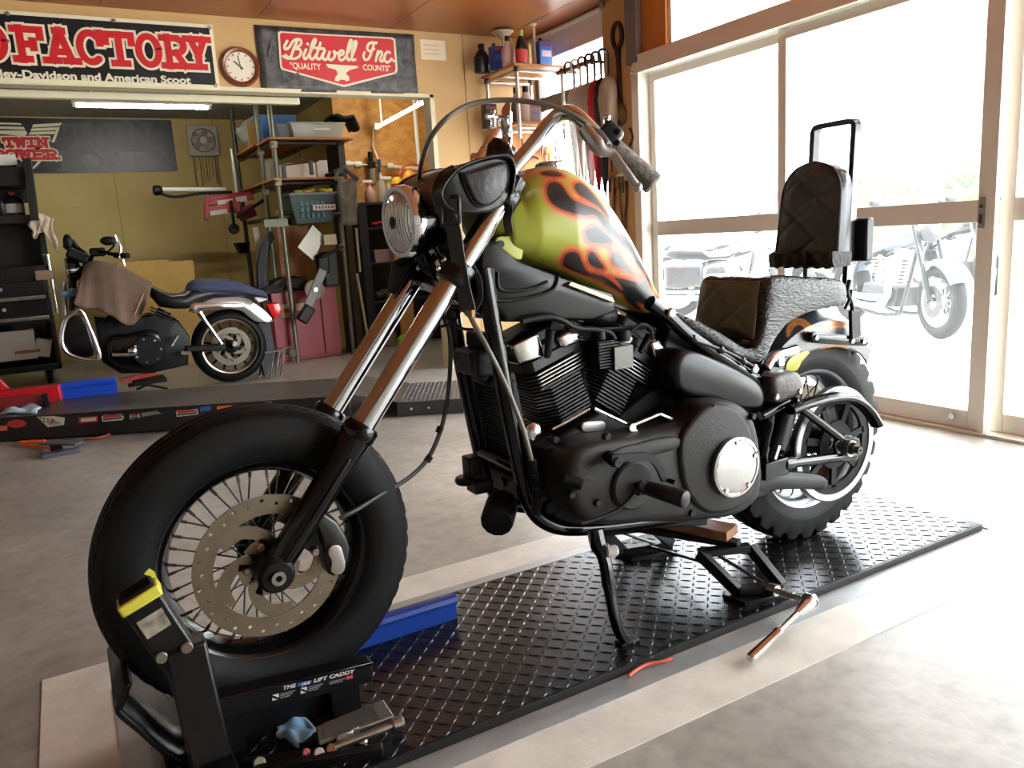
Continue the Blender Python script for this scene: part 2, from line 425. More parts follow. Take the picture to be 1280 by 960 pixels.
def sliding_door(name, y0, y1, x, lock=None, top=1.95, bot=.014, mid=(.925, 1.02), st=.055):
    """y0 < y1; frame of stiles and rails with two panes"""
    t = .035; g = G()
    g.box((x, y0, bot), (x+t, y0+st, top)); g.box((x, y1-st, bot), (x+t, y1, top))
    g.box((x, y0+st, bot), (x+t, y1-st, bot+.085)); g.box((x, y0+st, top-.05), (x+t, y1-st, top)); g.box((x, y0+st, mid[0]), (x+t, y1-st, mid[1]))
    d = struct(obj(name, g, ANOD, bevel=.003))
    for z0, z1 in ((bot+.085, mid[0]), (mid[1], top-.05)):
        p = G(); p.box((x+.016, y0+st, z0), (x+.02, y1-st, z1)); obj('glass_pane', p, GLASS, d, smooth=None)
    if lock is not None:
        l = G(); l.box((x-.006, lock-.014, .9), (x, lock+.014, 1.03)); pl = obj('lock_plate', l, M('lock_plate_grey', (160, 152, 144), .45, .5), d, bevel=.002)
        l = G(); l.box((x-.009, lock-.007, .92), (x-.005, lock+.007, .96)); l.box((x-.009, lock-.007, .985), (x-.005, lock+.007, 1.0)); obj('latch', l, LOCKM, pl)
    l = G(); l.cyl((x-.012, y0+.12, .065), (1, 0, 0), .014, .014, 14); obj('bolt_knob', l, ALU, d)
    return d
sliding_door('door_1', 3.035, 4.17, XW+.055, lock=3.06)
sliding_door('door_2', 1.93, 3.07, XW+.01, lock=1.965)
sliding_door('door_3', .79, 1.91, XW+.055)
sliding_door('door_4', -.35, .83, XW+.01)
sliding_door('door_5', -1.5, -.33, XW+.055)
sliding_door('door_6', -2.65, -1.48, XW+.01)
gbox('trim_14', (XW-.01, 1.9, 0), (XW+.02, 1.93, 1.96), ANOD)
# transom windows
g = G()
for y0 in (-2.9, -1.2, .5, 2.2): g.box((XW+.02, y0-.03, 2.065), (XW+.06, y0+.03, ZC))
g.box((XW+.02, -3, ZC-.03), (XW+.06, 3.93, ZC)); g.box((XW+.02, 3.9, 2.065), (XW+.06, 3.94, ZC))
w = struct(obj('window_1', g, ANOD))
p = G(); p.box((XW+.038, -3, 2.065), (XW+.042, 3.93, ZC)); obj('glass_pane', p, GLASS, w, smooth=None)
# window beyond the pillar
g = G(); WZ0 = .35
g.box((XW+.03, YP1, WZ0), (XW+.07, YS, WZ0+.06)); g.box((XW+.03, YP1, ZC-.04), (XW+.07, YS, ZC))
g.box((XW+.03, YP1+.01, WZ0), (XW+.07, YP1+.05, ZC)); g.box((XW+.03, YS-.05, WZ0), (XW+.07, YS, ZC))
w = struct(obj('window_2', g, M('grey_frame', (120, 116, 118), .5)))
p = G(); p.box((XW+.048, YP1+.05, WZ0+.06), (XW+.052, YS-.05, ZC-.04)); obj('glass_pane', p, GLASS, w, smooth=None)
zr = oX(700, 122, XW).z
p = G(); p.box((XW+.04, YP1+.05, zr-.05), (XW+.06, YS-.05, zr+.05)); obj('window_rail', p, M('grey_rail', (96, 92, 92), .5), w)
gbox('wall_below_window', (XW, YP1, 0), (XW+.1, YS, WZ0), PLY)
zb = oX(752, 46, XW).z
g = G(); g.box((XW-.006, YP1+.02, zb), (XW-.002, YS-.02, ZC-.01)); 
g.cyl((XW-.012, YP1+.02, ZC-.02), (0, 1, 0), .018, YS-YP1-.04, 14); g.cyl((XW-.004, YP1+.02, zb), (0, 1, 0), .008, YS-YP1-.04, 10)
bl = obj('roller_blind', g, M('white_blind', (236, 234, 230), .7))
tag(bl, 'white roller blind pulled part way down over the window by the umbrellas', 'blind')
# light portals in the openings
def portal(x, y0, y1, z0, z1):
    l = bpy.data.lights.new('portal', 'AREA'); o = bpy.data.objects.new('portal', l); COL.objects.link(o)
    l.shape = 'RECTANGLE'; l.size = y1-y0; l.size_y = z1-z0; l.cycles.is_portal = True
    o.matrix_world = Matrix(((0, 0, 1, x), (1, 0, 0, (y0+y1)/2), (0, 1, 0, (z0+z1)/2), (0, 0, 0, 1)))
    # area light shines along local -Z: must point to -X
portal(XW+.125, -3, YP0, 0, ZC); portal(XW+.125, YP1, YS, WZ0, ZC)
gbox('added_sun_eave', (XW+.1, -3.2, ZC+.02), (XW+1.5, YB+.2, ZC+.2), WHITEM)  # unseen eave, added to keep direct sun from entering the doors
gbox('wall_outer_back', (XW+.1, YS+.1, 0), (XW+.14, YB+.2, ZC), WHITEM)
# ---------------------------------------------------------------- ceiling tubes (lamps of the back room)
TUBE = M('tube_glow', (255, 252, 244), .5, emit=1)
def tube_lamp(name, a, b, label, power, r=.014, parent_mat=None, fix=True):
    a, b = Vector(a), Vector(b); t = thing(name, (a+b)/2, label, 'lamp')
    g = G(); g.rod(a, b, r, 14); m = M('tube_glow_%d' % int(power), (255, 250, 240), .5, emit=power); obj('lamp_tube', g, m, t)
    d = (b-a).normalized()
    for p in (a+(b-a)*.12, a+(b-a)*.88):
        g = G(); g.rod(p+V(0, 0, .02), V(p.x, p.y, ZB), .008, 8); obj('hanger_rod', g, WHITEM, t)
    if fix:
        g = G(); g.beam(a-d*.03+V(0, 0, .035), b+d*.03+V(0, 0, .035), .05, .04); obj('batten', g, WHITEM, t, bevel=.004)
    for p, s in ((a, -1), (b, 1)):
        g = G(); g.cbox(p+d*s*.012+V(0, 0, .012), (.026, .026, .05)); obj('lamp_holder', g, WHITEM, t, bevel=.003)
    return t
Yl = 7.1
tube_lamp('tube_light', oY(95, 131.5, Yl), oY(260, 134.5, Yl), 'lit white tube lamp on the back room ceiling above the dark banner', 60)
tube_lamp('tube_light', on(471, 159, oY(500, 143, 6.6), (1, 0, 0)), on(530, 127, oY(500, 143, 6.6), (1, 0, 0)), 'lit slanting tube lamp in front of the strand board wall', 45, fix=False)
# ================================================================ CUSTOM MOTORCYCLE ON THE LIFT
WC = K(342, 714, -.105); WC.y = CY          # front axle
RC = K(1062, 560, -.19); RC.y = CY          # rear axle
bike = thing('motorcycle', (1.1, CY, PZ), 'green flamed chopper motorcycle with a tall quilted backrest clamped on the lift plate', 'motorcycle')
def B(x, d, z): return V(x, CY+d, z)
def at(p, d): return V(p.x, CY+d, p.z)
def KL(pts, d, e=0.):
    out = [K(x, y, d+.75*e) for x, y in pts]
    for p in out: p.y = CY+d
    return out
YAX = V(0, 1, 0)
# ------------------------------------------------ wheels
def tyre_mesh(c, R, hw, rb, kind):
    n = 200 if kind == 'rib' else 168
    if kind == 'rib':
        prof = [(rb-.004, -.036), (rb+.012, -hw*.86), (rb+.04, -hw*1.0), (R-.05, -hw*.98), (R-.028, -hw*.9), (R-.020, -hw*.84), (R-.0175, -hw*.80), (R-.016, -hw*.74), (R-.011, -hw*.66), (R-.008, -hw*.58), (R-.012, -hw*.55), (R-.005, -hw*.5), (R-.003, -hw*.36), (R-.008, -hw*.33), (R-.002, -hw*.28), (R, -hw*.1), (R-.006, -hw*.06)]
        prof = prof + [(r, -h) for r, h in prof[::-1]]
        K1 = {5, 6, 7, 8}; nn = len(prof)
        def mod(i, k, a):
            kk = k if k < nn/2 else nn-1-k
            if kk in (7, 8) and i % 2 == 0: return -.0035
            if kk in (9, 11, 12) and i % 4 == 0: return -.003
            return 0
    else:
        prof = [(rb-.004, -.05), (rb+.012, -hw*.9), (rb+.04, -hw), (R-.06, -hw*1.0), (R-.045, -hw*.98), (R-.030, -hw*.96), (R-.012, -hw*.88), (R-.006, -hw*.74), (R-.006, -hw*.5), (R-.004, -hw*.42), (R, -hw*.12), (R, 0)]
        prof = prof + [(r, -h) for r, h in prof[::-1]][1:]
        nn = len(prof)
        def mod(i, k, a):
            kk = k if k < nn/2 else nn-1-k
            j = i % 6
            if kk in (6, 7, 8): return .012 if j < 4 else -.004
            if kk == 5: return .006 if j < 4 else 0
            if kk in (9, 10, 11): return .010 if (i+3) % 6 < 4 else -.003
            return 0
    g = G(); g.lathe(prof, c, YAX, n, mod, closed=True); return g
def ring_mesh(c, prof, n=72):
    g = G(); g.lathe(prof, c, YAX, n, closed=True); return g
# front wheel
rimp = [(.203, -.044), (.209, -.046), (.211, -.043), (.209, -.04), (.200, -.038), (.197, -.03), (.190, -.02), (.186, 0), (.190, .02), (.197, .03), (.200, .038), (.209, .04), (.211, .043), (.209, .046), (.203, .044), (.196, .036), (.190, .028), (.183, .014), (.180, 0), (.183, -.014), (.190, -.028), (.196, -.036)]
fw = obj('front_wheel', ring_mesh(WC, rimp), GLOSSBLACK, bike)
obj('tyre', tyre_mesh(WC, .32, .064, .205, 'rib'), M('tyre_rubber', (12, 12, 12), .6, 0, var=.18, vscale=6, spec=.22), fw, smooth=35)
g = G(); nsp = 40
for i in range(nsp):
    a = 2*math.pi*i/nsp; side = -1 if i % 2 else 1; sw = 1 if (i//2) % 2 else -1
    b = a + sw*math.radians(38)
    p0 = WC + V(.034*math.cos(b), side*.032, .034*math.sin(b)); p1 = WC + V(.184*math.cos(a), side*.008, .184*math.sin(a)); q = p1+(p0-p1)*.11
    g.tube([p0, q], .0018, 6); g.tube([q, p1], .0034, 6)
obj('spokes', g, M('spoke_steel', (112, 108, 104), .3, 1.), fw, smooth=50)
g = G(); g.lathe([(.012, -.1), (.02, -.1), (.021, -.055), (.042, -.045), (.044, -.03), (.03, -.024), (.026, 0), (.03, .024), (.044, .03), (.042, .045), (.021, .055), (.012, .1)], WC, YAX, 28)
obj('hub', g, SATBLACK, fw)
# brake disc
DISC = M('brake_disc_steel', (150, 140, 122), .34, 1., var=.1, vscale=30)
g = G(); yd = -.074; th = .005; ns = 30
def P2(r, a, y): return WC + V(r*math.cos(a), y, r*math.sin(a))
for s in range(ns):
    a0 = 2*math.pi*s/ns; a1 = 2*math.pi*(s+1)/ns; am = (a0+a1)/2; ri, ro = .108, .147; rh = .137 if s % 2 else .1285; hr = .0042
    bd = [(ro, a0), (ro, am), (ro, a1), (.1335, a1), (.1215, a1), (ri, a1), (ri, am), (ri, a0), (.1215, a0), (.1335, a0)]
    n = len(bd); fr, bk, hf, hb = [], [], [], []
    ctr = (rh, am)
    for r, a in bd:
        p = P2(r, a, yd); c = P2(rh, am, yd); d = (p-c).normalized()
        fr.append(p); bk.append(p+V(0, th, 0)); hf.append(c+d*hr); hb.append(c+d*hr+V(0, th, 0))
    vs = fr+bk+hf+hb; fs = []
    for j in range(n):
        k = (j+1) % n
        fs += [(j, k, 2*n+k, 2*n+j), (n+j, 3*n+j, 3*n+k, n+k), (2*n+j, 2*n+k, 3*n+k, 3*n+j)]
        if j in (0, 1, 5, 6): fs.append((j, n+j, n+k, k))
    g.add(vs, fs)
dk = obj('brake_disc', g, DISC, bike, smooth=30)
g = G()
ca = [(math.radians(72*i)) for i in range(5)]
for a in ca:   # swept carrier arms with slots between
    pts = [P2(.030+.083*t, a+1.15*t**1.2, yd+.0028) for t in [j/7 for j in range(8)]]
    g.sweep(pts, [(-.002, -.013), (.002, -.013), (.002, .013), (-.002, .013)], up=(0, 1, 0))
    pts = [P2(.045+.0*t, a+.3+t*.9, yd+.0028) for t in [j/5 for j in range(6)]]
    g.sweep(pts, [(-.002, -.016), (.002, -.016), (.002, .016), (-.002, .016)], up=(0, 1, 0))
    pts = [P2(.088+.012*t, a+.75+t*.55, yd+.0028) for t in [j/5 for j in range(6)]]
    g.sweep(pts, [(-.0019, -.008), (.0019, -.008), (.0019, .008), (-.0019, .008)], up=(0, 1, 0))
obj('disc_carrier', g, DISC, dk, smooth=30)
g = G()
for a in ca:
    g.cyl(P2(.045, a+.6, yd-.007), YAX, .0075, .01, 12, bev=.002)
sep('disc_bolt', g, STEEL, dk)
# ------------------------------------------------ fork
FT = K(634, 238, -.105); fdir = (FT-at(WC, -.105)); flen = fdir.length; fdir.normalize()
fn = V(-fdir.z, 0, fdir.x)
def FP(t, d): # point on the fork line, t metres from the axle
    q = at(WC, d) + fdir*t; return q
ts = (K(453, 538, -.105)-at(WC, -.105)).length
for sd in (-1, 1):
    d = .105*sd
    g = G(); g.tube([FP(ts-.05, d), FP(flen+.01, d)], .0245, 28)
    fl = obj('fork_tube', g, CHROME, bike)
    g = G()
    g.tube([FP(-.02, d), FP(.0, d), FP(.05, d), FP(ts-.1, d), FP(ts-.05, d), FP(ts-.015, d)], [.02, .027, .029, .030, .033, .035], 24)
    g.tube([FP(ts-.022, d), FP(ts-.016, d), FP(ts+.006, d), FP(ts+.012, d)], [.034, .0375, .0375, .033], 24)
    sl = obj('fork_slider', g, GLOSSBLACK, fl)
    g = G(); g.beam(FP(.03, d*1.27)+fn*0, FP(ts-.06, d*1.27), .010, .014, up=(0, 1, 0)); obj('slider_rib', g, GLOSSBLACK, fl, bevel=.004)
    g = G(); g.cyl(at(WC, d*1.0)+V(0, .033*sd if sd > 0 else -.033, 0)-V(0, 0, 0), (0, sd, 0), .031, .004, 26, bev=.0015); g.cyl(at(WC, d)-V(0, .031, 0), YAX, .036, .062, 28, bev=.006)
    obj('axle_clamp', g, SATBLACK, fl)
    g = G(); g.lathe([(.0065, 0), (.013, 0), (.014, .004), (.014, .012), (.0065, .012)], at(WC, d)+V(0, sd*.033, 0), (0, sd, 0), 18, closed=True); obj('axle_nut', g, STEEL, fl)
    g = G(); g.tube([FP(flen-.005, d), FP(flen+.012, d), FP(flen+.03, d), FP(flen+.036, d)], [.029, .031, .03, .022], 24); obj('fork_cap', g, GLOSSBLACK, fl)
# clamps
tc = (K(572, 345, -.105)-at(WC, -.105)).length
g = G()
for t, hh in ((tc, .052), (flen-.02, .04)):
    for d in (-.105, .105):
        g.tube([FP(t-hh/2, d), FP(t-hh/2+.004, d), FP(t+hh/2-.004, d), FP(t+hh/2, d)], [.034, .037, .037, .034], 24)
    a = FP(t, -.105)+fn*.0; b = FP(t, .105)
    g.sweep([a, FP(t, -.05)-fn*.03, FP(t, 0)-fn*.05, FP(t, .05)-fn*.03, b], [(-hh*.46, -.03), (hh*.46, -.03), (hh*.46, .03), (-hh*.46, .03)], up=fdir)
g.tube([FP(tc-.03, 0)-fn*.06, FP(flen+.02, 0)-fn*.06], .03, 20)
tcl = obj('triple_clamp', g, GLOSSBLACK, bike, bevel=.003)
g = G()
for d in (-.105, .105, 0):
    g.cyl(FP(tc+.01, d)+fn*.036, fn, .007, .008, 10, bev=.002); g.cyl(FP(tc-.012, d)+fn*.036, fn, .006, .008, 10, bev=.002)
sep('clamp_bolt', g, ALU, tcl)
# small parts hanging at the lower clamp: horn button bracket on far fork
g = G(); g.tube([FP(tc+.02, .07)+fn*.03, FP(tc-.02, .075)+fn*.05, FP(tc-.075, .09)+fn*.03], [.018, .024, .012], 12); obj('steering_stop', g, SATBLACK, tcl)
# ------------------------------------------------ caliper
CAL = M('caliper_black', (22, 22, 23), .35)
cy0 = -.098
pl = [(389, 632), (404, 640), (420, 650), (431, 668), (436, 684), (433, 700), (425, 712), (416, 719), (409, 716), (404, 700), (402, 684), (400, 668), (394, 652), (384, 640)]
g = G(); g.prism_b(KL(pl, cy0+.03, -.05), (0, -.05, 0), .008)
g.prism(KL([(368, 655), (392, 640), (408, 668), (388, 690), (372, 680)], cy0+.025, -.02), (0, -.02, 0))
cal = obj('brake_caliper', g, CAL, bike, bevel=.002)
g = G(); pp = smooth_path(KL([(411, 684), (417, 680), (425, 683), (429, 694), (431, 706), (428, 715), (420, 718), (413, 713), (414, 702), (410, 692)], cy0-.024), 3, closed=True); g.prism_b(pp, (0, -.005, 0), .002); obj('caliper_insert', g, ALU, cal)
g = G()
for q in ((391, 687), (415, 653), (400, 645)): g.cyl(K(*q, cy0+.006), (0, -1, 0), .008, .022, 12, bev=.002)
sep('caliper_bolt', g, STEEL, cal)
# brake hose
hp = [(424, 648, -.10), (432, 644, -.10), (448, 636, -.09), (478, 617, -.06), (510, 598, -.03), (535, 573, -.01), (551, 537, 0), (559, 500, 0), (563, 455, 0), (562, 420, -.01), (556, 400, -.02), (548, 385, -.03), (550, 372, -.03)]
g = G(); g.tube(smooth_path([K(*q) for q in hp], 5), .0052, 8); bh = obj('brake_hose', g, M('hose_rubber', (46, 44, 40), .5), bike)
g = G()
for a, b in (((548, 541, 0), (551, 533, 0)), ((533, 577, -.01), (538, 570, -.01))): g.rod(K(*a), K(*b), .0082, 10)
sep('hose_clip', g, SATBLACK, bh)
# ------------------------------------------------ headlight
HC = K(509, 277, -.02); HC.y = CY
hax = V(-1, -.10, -.03).normalized(); hb = -hax
g = G(); g.lathe([(.066, .014), (.075, .014), (.0775, .006), (.0785, -.004), (.076, -.014), (.073, -.016), (.066, .004)], HC, hax, 40, closed=True); hl = obj('headlight', g, CHROME, bike)
g = G(); g.lathe([(.0745, -.012), (.073, -.03), (.066, -.058), (.052, -.084), (.03, -.1), (.002, -.104)], HC, hax, 36); obj('headlight_shell', g, GLOSSBLACK, hl)
LENS = bpy.data.materials.new('fluted_lens'); LENS.use_nodes = True
_b = LENS.node_tree.nodes['Principled BSDF']; _b.inputs['Base Color'].default_value = (.88, .89, .9, 1); _b.inputs['Metallic'].default_value = .85; _b.inputs['Roughness'].default_value = .16; _b.inputs['Coat Weight'].default_value = 1; _b.inputs['Coat Roughness'].default_value = .03
_w = LENS.node_tree.nodes.new('ShaderNodeTexWave'); _w.bands_direction = 'Y'; _w.inputs['Scale'].default_value = 42; _w.inputs['Distortion'].default_value = .3
_t = LENS.node_tree.nodes.new('ShaderNodeTexCoord'); _bp = LENS.node_tree.nodes.new('ShaderNodeBump'); _bp.inputs['Strength'].default_value = .9; _bp.inputs['Distance'].default_value = .004
LENS.node_tree.links.new(_t.outputs['Object'], _w.inputs['Vector']); LENS.node_tree.links.new(_w.outputs[1], _bp.inputs['Height']); LENS.node_tree.links.new(_bp.outputs[0], _b.inputs['Normal'])
g = G(); g.lathe([(.0675, .008), (.06, .016), (.045, .022), (.025, .026), (.001, .028)], HC, hax, 40); obj('lens', g, LENS, hl)
g = G(); g.ell(HC+hax*.0275, (.005, .014, .014), 12, 8); obj('bulb_shield', g, DARKMETAL, hl)
g = G(); pts = [HC+hb*.05-V(0, 0, .07), HC+hb*.04-V(0, 0, .095), HC+hb*.07-V(0, 0, .12)]
g.tube(smooth_path(pts, 4), .011, 12); g.cyl(HC+hb*.035-V(0, 0, .088), (0, 0, 1), .016, .02, 14); obj('headlight_mount', g, GLOSSBLACK, hl)
g = G(); g.lathe([(.001, -.03), (.012, -.028), (.018, -.01), (.019, .01), (.014, .016), (.001, .018)], HC+V(.06, -.01, .065), V(-1, -.15, .1), 18); obj('indicator_bullet', g, CHROME, hl)
g = G()
for k in range(5): g.lathe([(.020-.0006*k, 0), (.024-.0006*k, .003), (.020-.0006*k, .006)], HC+V(.052+.008*k, -.075+.004*k, -.035-.003*k), V(1, .4, -.3), 16)
g.tube(smooth_path([HC+V(.09, -.06, -.05), HC+V(.13, -.07, -.09), HC+V(.16, -.06, -.15)], 4), .014, 10); obj('loom_boot', g, RUBBER, hl)
for s, pts in enumerate(([(536, 330, -.06), (549, 321, -.06), (556, 328, -.06), (549, 337, -.05), (541, 332, -.05)], [(540, 305, -.05), (548, 318, -.05), (553, 333, -.06), (560, 345, -.07)], [(552, 370, -.02), (560, 362, -.05), (572, 372, -.07), (575, 388, -.07), (566, 402, -.05), (552, 408, -.02)], [(546, 395, -.02), (560, 398, -.04), (576, 410, -.06), (592, 412, -.07)])):
    g = G(); g.tube(smooth_path([K(*q) for q in pts], 5), .0035, 7); obj('front_cable', g, RUBBER, bike)
# ------------------------------------------------ handlebar
BARP = [(628, 232, .095), (637, 215, .10), (664, 183, .115), (688, 153, .13), (700, 143, .145), (712, 141, .165), (724, 147, .185), (740, 163, .205), (770, 190, .23), (818, 230, .28)]
lb = [K(x, y, -d) for x, y, d in BARP]
rb_ = [V(p.x, 2*CY-p.y, p.z) for p in lb]
g = G(); ctr = lb[0].copy(); ctr.y = CY
path = [ctr+V(.0, -.04, -.015)] + lb; path2 = [V(p.x, 2*CY-p.y, p.z) for p in path]
g.tube(smooth_path(path2[::-1]+path, 6), .0165, 18); hbz = obj('handlebar', g, CHROME, bike)
g = G()
for d in (-.045, .045): g.tube([B(lb[0].x+.005, d, lb[0].z-.075), B(lb[0].x, d, lb[0].z-.015)], .02, 16); g.cyl(B(lb[0].x, d-.018, lb[0].z-.015), YAX, .027, .036, 20, bev=.004)
sep('riser', g, GLOSSBLACK, hbz)
GRIPM = M('worn_grip_rubber', (168, 166, 160), .7, 0, rgb2=(104, 102, 98), vscale=90, bump=.5, bscale=220)
for mir in (0, 1):
    f = (lambda p: V(p.x, 2*CY-p.y, p.z)) if mir else (lambda p: p)
    a, b = f(K(766, 184, -.225)), f(K(818, 231, -.28)); dr = (b-a).normalized()
    g = G(); g.tube([a, a+dr*.004, a+dr*.02, b-dr*.05, b-dr*.004, b], [.018, .0215, .0215, .0235, .0245, .021], 20); obj('grip', g, GRIPM, hbz)
    # switch housing
    c0 = f(K(762, 178, -.22)); up = V(0, 0, 1); sdv = dr.cross(up).normalized()*(1 if not mir else -1); n2 = sdv.cross(dr)
    rot = Matrix((dr, sdv, dr.cross(sdv))).transposed()
    g = G(); g.cbox(c0+dr*.0+V(0, .004, .012), (.046, .052, .058), rot); sw = obj('switch_housing', g, M('housing_grey', (52, 54, 58), .4), hbz, bevel=.01, bseg=3)
    g = G(); g.cbox(c0+V(0, -.026 if not mir else .026, .018), (.014, .008, .012), rot); g.cbox(c0+V(0, -.026 if not mir else .026, -.004), (.01, .008, .012), rot); sep('switch_button', g, SATBLACK, sw, bevel=.002)
    # perch and lever
    p0, p1 = f(K(736, 160, -.215)), f(K(758, 186, -.25)); 
    g = G(); g.sweep([p0+V(-.012, 0, 0), p0+(p1-p0)*.5, p1], [(-.016, -.018), (.016, -.018), (.018, .012), (.008, .02), (-.012, .016)], scale=[.8, 1, .9]); pe = obj('lever_perch', g, M('perch_grey', (96, 98, 100), .4, .3), hbz, bevel=.004)
    g = G(); lp = smooth_path([f(K(*q)) for q in ((729, 160, -.245), (742, 176, -.262), (752, 188, -.272), (766, 192, -.28), (776, 206, -.29), (788, 222, -.30), (797, 234, -.305))], 5)
    sc = [1.5, 1.5, 1.55, 1.6, 1.6, 1.7, 1.8, 1.75, 1.6, 1.5, 1.4, 1.3, 1.2, 1.15, 1.1, 1.0, 1.0, 1, 1, 1, 1, 1, 1, .95, .95, .9, .9, .9, .9, .9, .9]; sc = (sc+[.9]*60)[:len(lp)]
    g.sweep(lp, [(.0095*math.cos(k*math.pi/6), .0065*math.sin(k*math.pi/6)) for k in range(12)], scale=sc); g.ell(lp[-1], (.0105, .0105, .0105), 14, 10)
    obj('lever', g, M('lever_aluminium', (190, 190, 190), .28, .9), pe)
    g = G(); q = f(K(757, 157, -.21)); g.tube([q-V(0, 0, .02), q+V(.004, 0, .016)], .006, 10); g.ell(q+V(.004, 0, .018), (.009, .009, .007), 12, 8); obj('mirror_bolt', g, CHROME, pe)
# mirror on the far bar
ms = V(lb[6].x, 2*CY-lb[6].y, lb[6].z)
mc = K(637, 151, .2); mb0 = K(617, 172, .17); mb1 = K(617, 147, .17)
g = G(); g.tube([mb0-V(0, 0, .01), mb1], .007, 12); g.tube([mb1+V(-.02, 0, .002), mb1+V(.03, .012, .002)], .0065, 10); g.ell(mb1+V(.0, 0, .014), (.008, .008, .008), 12, 8); 
mi = obj('mirror', g, CHROME, hbz)
g = G(); max_ = V(1, -.62, -.05).normalized()
g.lathe([(.001, -.024), (.03, -.02), (.048, -.006), (.053, .003), (.05, .006)], mc, max_, 32); obj('mirror_shell', g, CHROME, mi)
g = G(); g.lathe([(.05, .0055), (.001, .0055)], mc, max_, 32); obj('mirror_glass', g, M('mirror_glass', (235, 238, 235), .03, 1.), mi)
# gauge between the bars
g = G(); gc = K(625, 192, .0); g.lathe([(.001, -.03), (.02, -.028), (.034, -.01), (.036, .012), (.031, .018), (.001, .02)], gc+V(.0, 0, -.0), V(.75, -.1, .6), 28); obj('speedometer', g, GLOSSBLACK, hbz)
# clutch cable arch
cp = [(749, 166, -.235), (733, 154, -.23), (712, 141, -.215), (688, 132, -.19), (660, 127, -.16), (632, 125, -.13), (605, 127, -.11), (580, 134, -.10), (556, 150, -.10), (538, 173, -.06), (528, 200, -.0), (523, 228, .05), (524, 250, .07), (532, 280, .06), (548, 320, .03), (570, 360, -.03), (590, 400, -.09), (612, 440, -.125), (636, 490, -.14), (655, 540, -.15), (666, 582, -.155), (671, 598, -.155)]
g = G(); g.tube(smooth_path([K(*q) for q in cp], 6), .0056, 10); cc = obj('clutch_cable', g, M('grey_cable', (120, 116, 104), .45), bike)
g = G(); bs = smooth_path([K(*q) for q in ((664, 575, -.155), (669, 600, -.155), (671, 625, -.155), (670, 642, -.15))], 7)
for i in range(0, len(bs)-1): g.lathe([(.0085, 0), (.0125, .003), (.0085, .006)], bs[i], bs[i+1]-bs[i], 12)
g.tube(bs, .0095, 10); obj('cable_boot', g, RUBBER, cc)
# ------------------------------------------------ frame
g = G()
for sd in (-1, 1):
    d = .10*sd
    dt = smooth_path([K(x, y, -.10) for x, y in ((604, 335), (612, 385), (622, 440), (634, 505), (646, 565), (656, 610), (668, 640), (690, 656), (720, 660), (780, 655), (850, 645), (905, 634))], 5)
    g.tube([V(p.x, CY+d, p.z) for p in dt], .0195, 14)
    tr = smooth_path([K(x, y, -.125) for x, y in ((812, 378), (834, 395), (862, 420), (900, 446), (940, 472), (965, 490))], 4)
    g.tube([V(p.x, CY+.125*sd, p.z) for p in tr], .0185, 14)
    sp = smooth_path([K(x, y, -.12) for x, y in ((955, 480), (962, 520), (955, 560), (945, 600), (915, 634))], 4)
    g.tube([V(p.x, CY+.12*sd, p.z) for p in sp], .017, 12)
nk0 = FP(tc-.03, 0)-fn*.06; nk1 = FP(flen, 0)-fn*.06
g.tube([nk0, nk1], .038, 20)
g.tube(smooth_path([nk1-V(-.02, 0, .06), B(1.05, 0, .93), B(1.2, 0, .84), B(1.35, 0, .76)], 5), .028, 14)
g.beam(nk0+V(.03, 0, 0), at(K(610, 380, -.1), 0), .17, .05)
for q in ((650, 585), (905, 634), (760, 656)): p = K(*q, -.1); g.tube([at(p, -.1), at(p, .1)], .016, 12)
fr = obj('frame', g, GLOSSBLACK, bike)
# neck gusset / coil cover under the tank
g = G(); pl = [(596, 308), (612, 300), (640, 324), (700, 346), (762, 368), (766, 388), (738, 400), (660, 402), (628, 402), (606, 372), (594, 335)]
g.prism_b(KL(pl, -.03, -.075), (0, -.075, 0), .012); g.prism_b([V(p.x, CY+.03, p.z) for p in KL(pl, -.03, -.075)], (0, .075, 0), .012); ec = sep('electrics_cover', g, M('cover_black', (10, 10, 11), .28, spec=.35), bike, bevel=.003)[0]
g = G(); rr_ = smooth_path(KL([(615, 336), (618, 366), (624, 376), (660, 372), (690, 362), (698, 345)], -.108), 5); g.tube(rr_, .004, 8)
rr_ = smooth_path(KL([(622, 340), (626, 362), (660, 362), (684, 352)], -.108), 5); g.tube(rr_, .004, 8); sep('cover_ridge', g, SATBLACK, ec)
# ------------------------------------------------ oil cooler
ct = [K(591, 474, -.066), K(650, 626, -.066)]
def cl(p, d, off=0.): return at(p, d) + V(-off, 0, 0)
ca_, cb_ = K(622, 478, -.07), K(650, 622, -.07); cdir = (cb_-ca_).normalized(); cn = V(cdir.z, 0, -cdir.x); cn = cn if cn.x < 0 else -cn
g = G()
for s0, s1, d0, d1 in ((0, 1, -.07, -.055), (0, 1, .055, .07), (-.04, .06, -.07, .07), (.84, 1.04, -.07, .07)):
    p, q = ca_+(cb_-ca_)*s0, ca_+(cb_-ca_)*s1
    g.loft([[at(p, d0), at(p, d1), at(p, d1)-cn*.05, at(p, d0)-cn*.05], [at(q, d0), at(q, d1), at(q, d1)-cn*.05, at(q, d0)-cn*.05]])
oc = obj('oil_cooler', g, CRINKLE, bike, bevel=.006)
g = G(); n = 26
for i in range(n):
    p = ca_+(cb_-ca_)*(.06+.78*(i+.2)/n); q = ca_+(cb_-ca_)*(.06+.78*(i+.75)/n)
    g.loft([[at(p, -.056)-cn*.008, at(p, .056)-cn*.008, at(p, .056)-cn*.04, at(p, -.056)-cn*.04], [at(q, -.056)-cn*.008, at(q, .056)-cn*.008, at(q, .056)-cn*.04, at(q, -.056)-cn*.04]])
obj('cooling_fins', g, MATBLACK, oc, smooth=None)
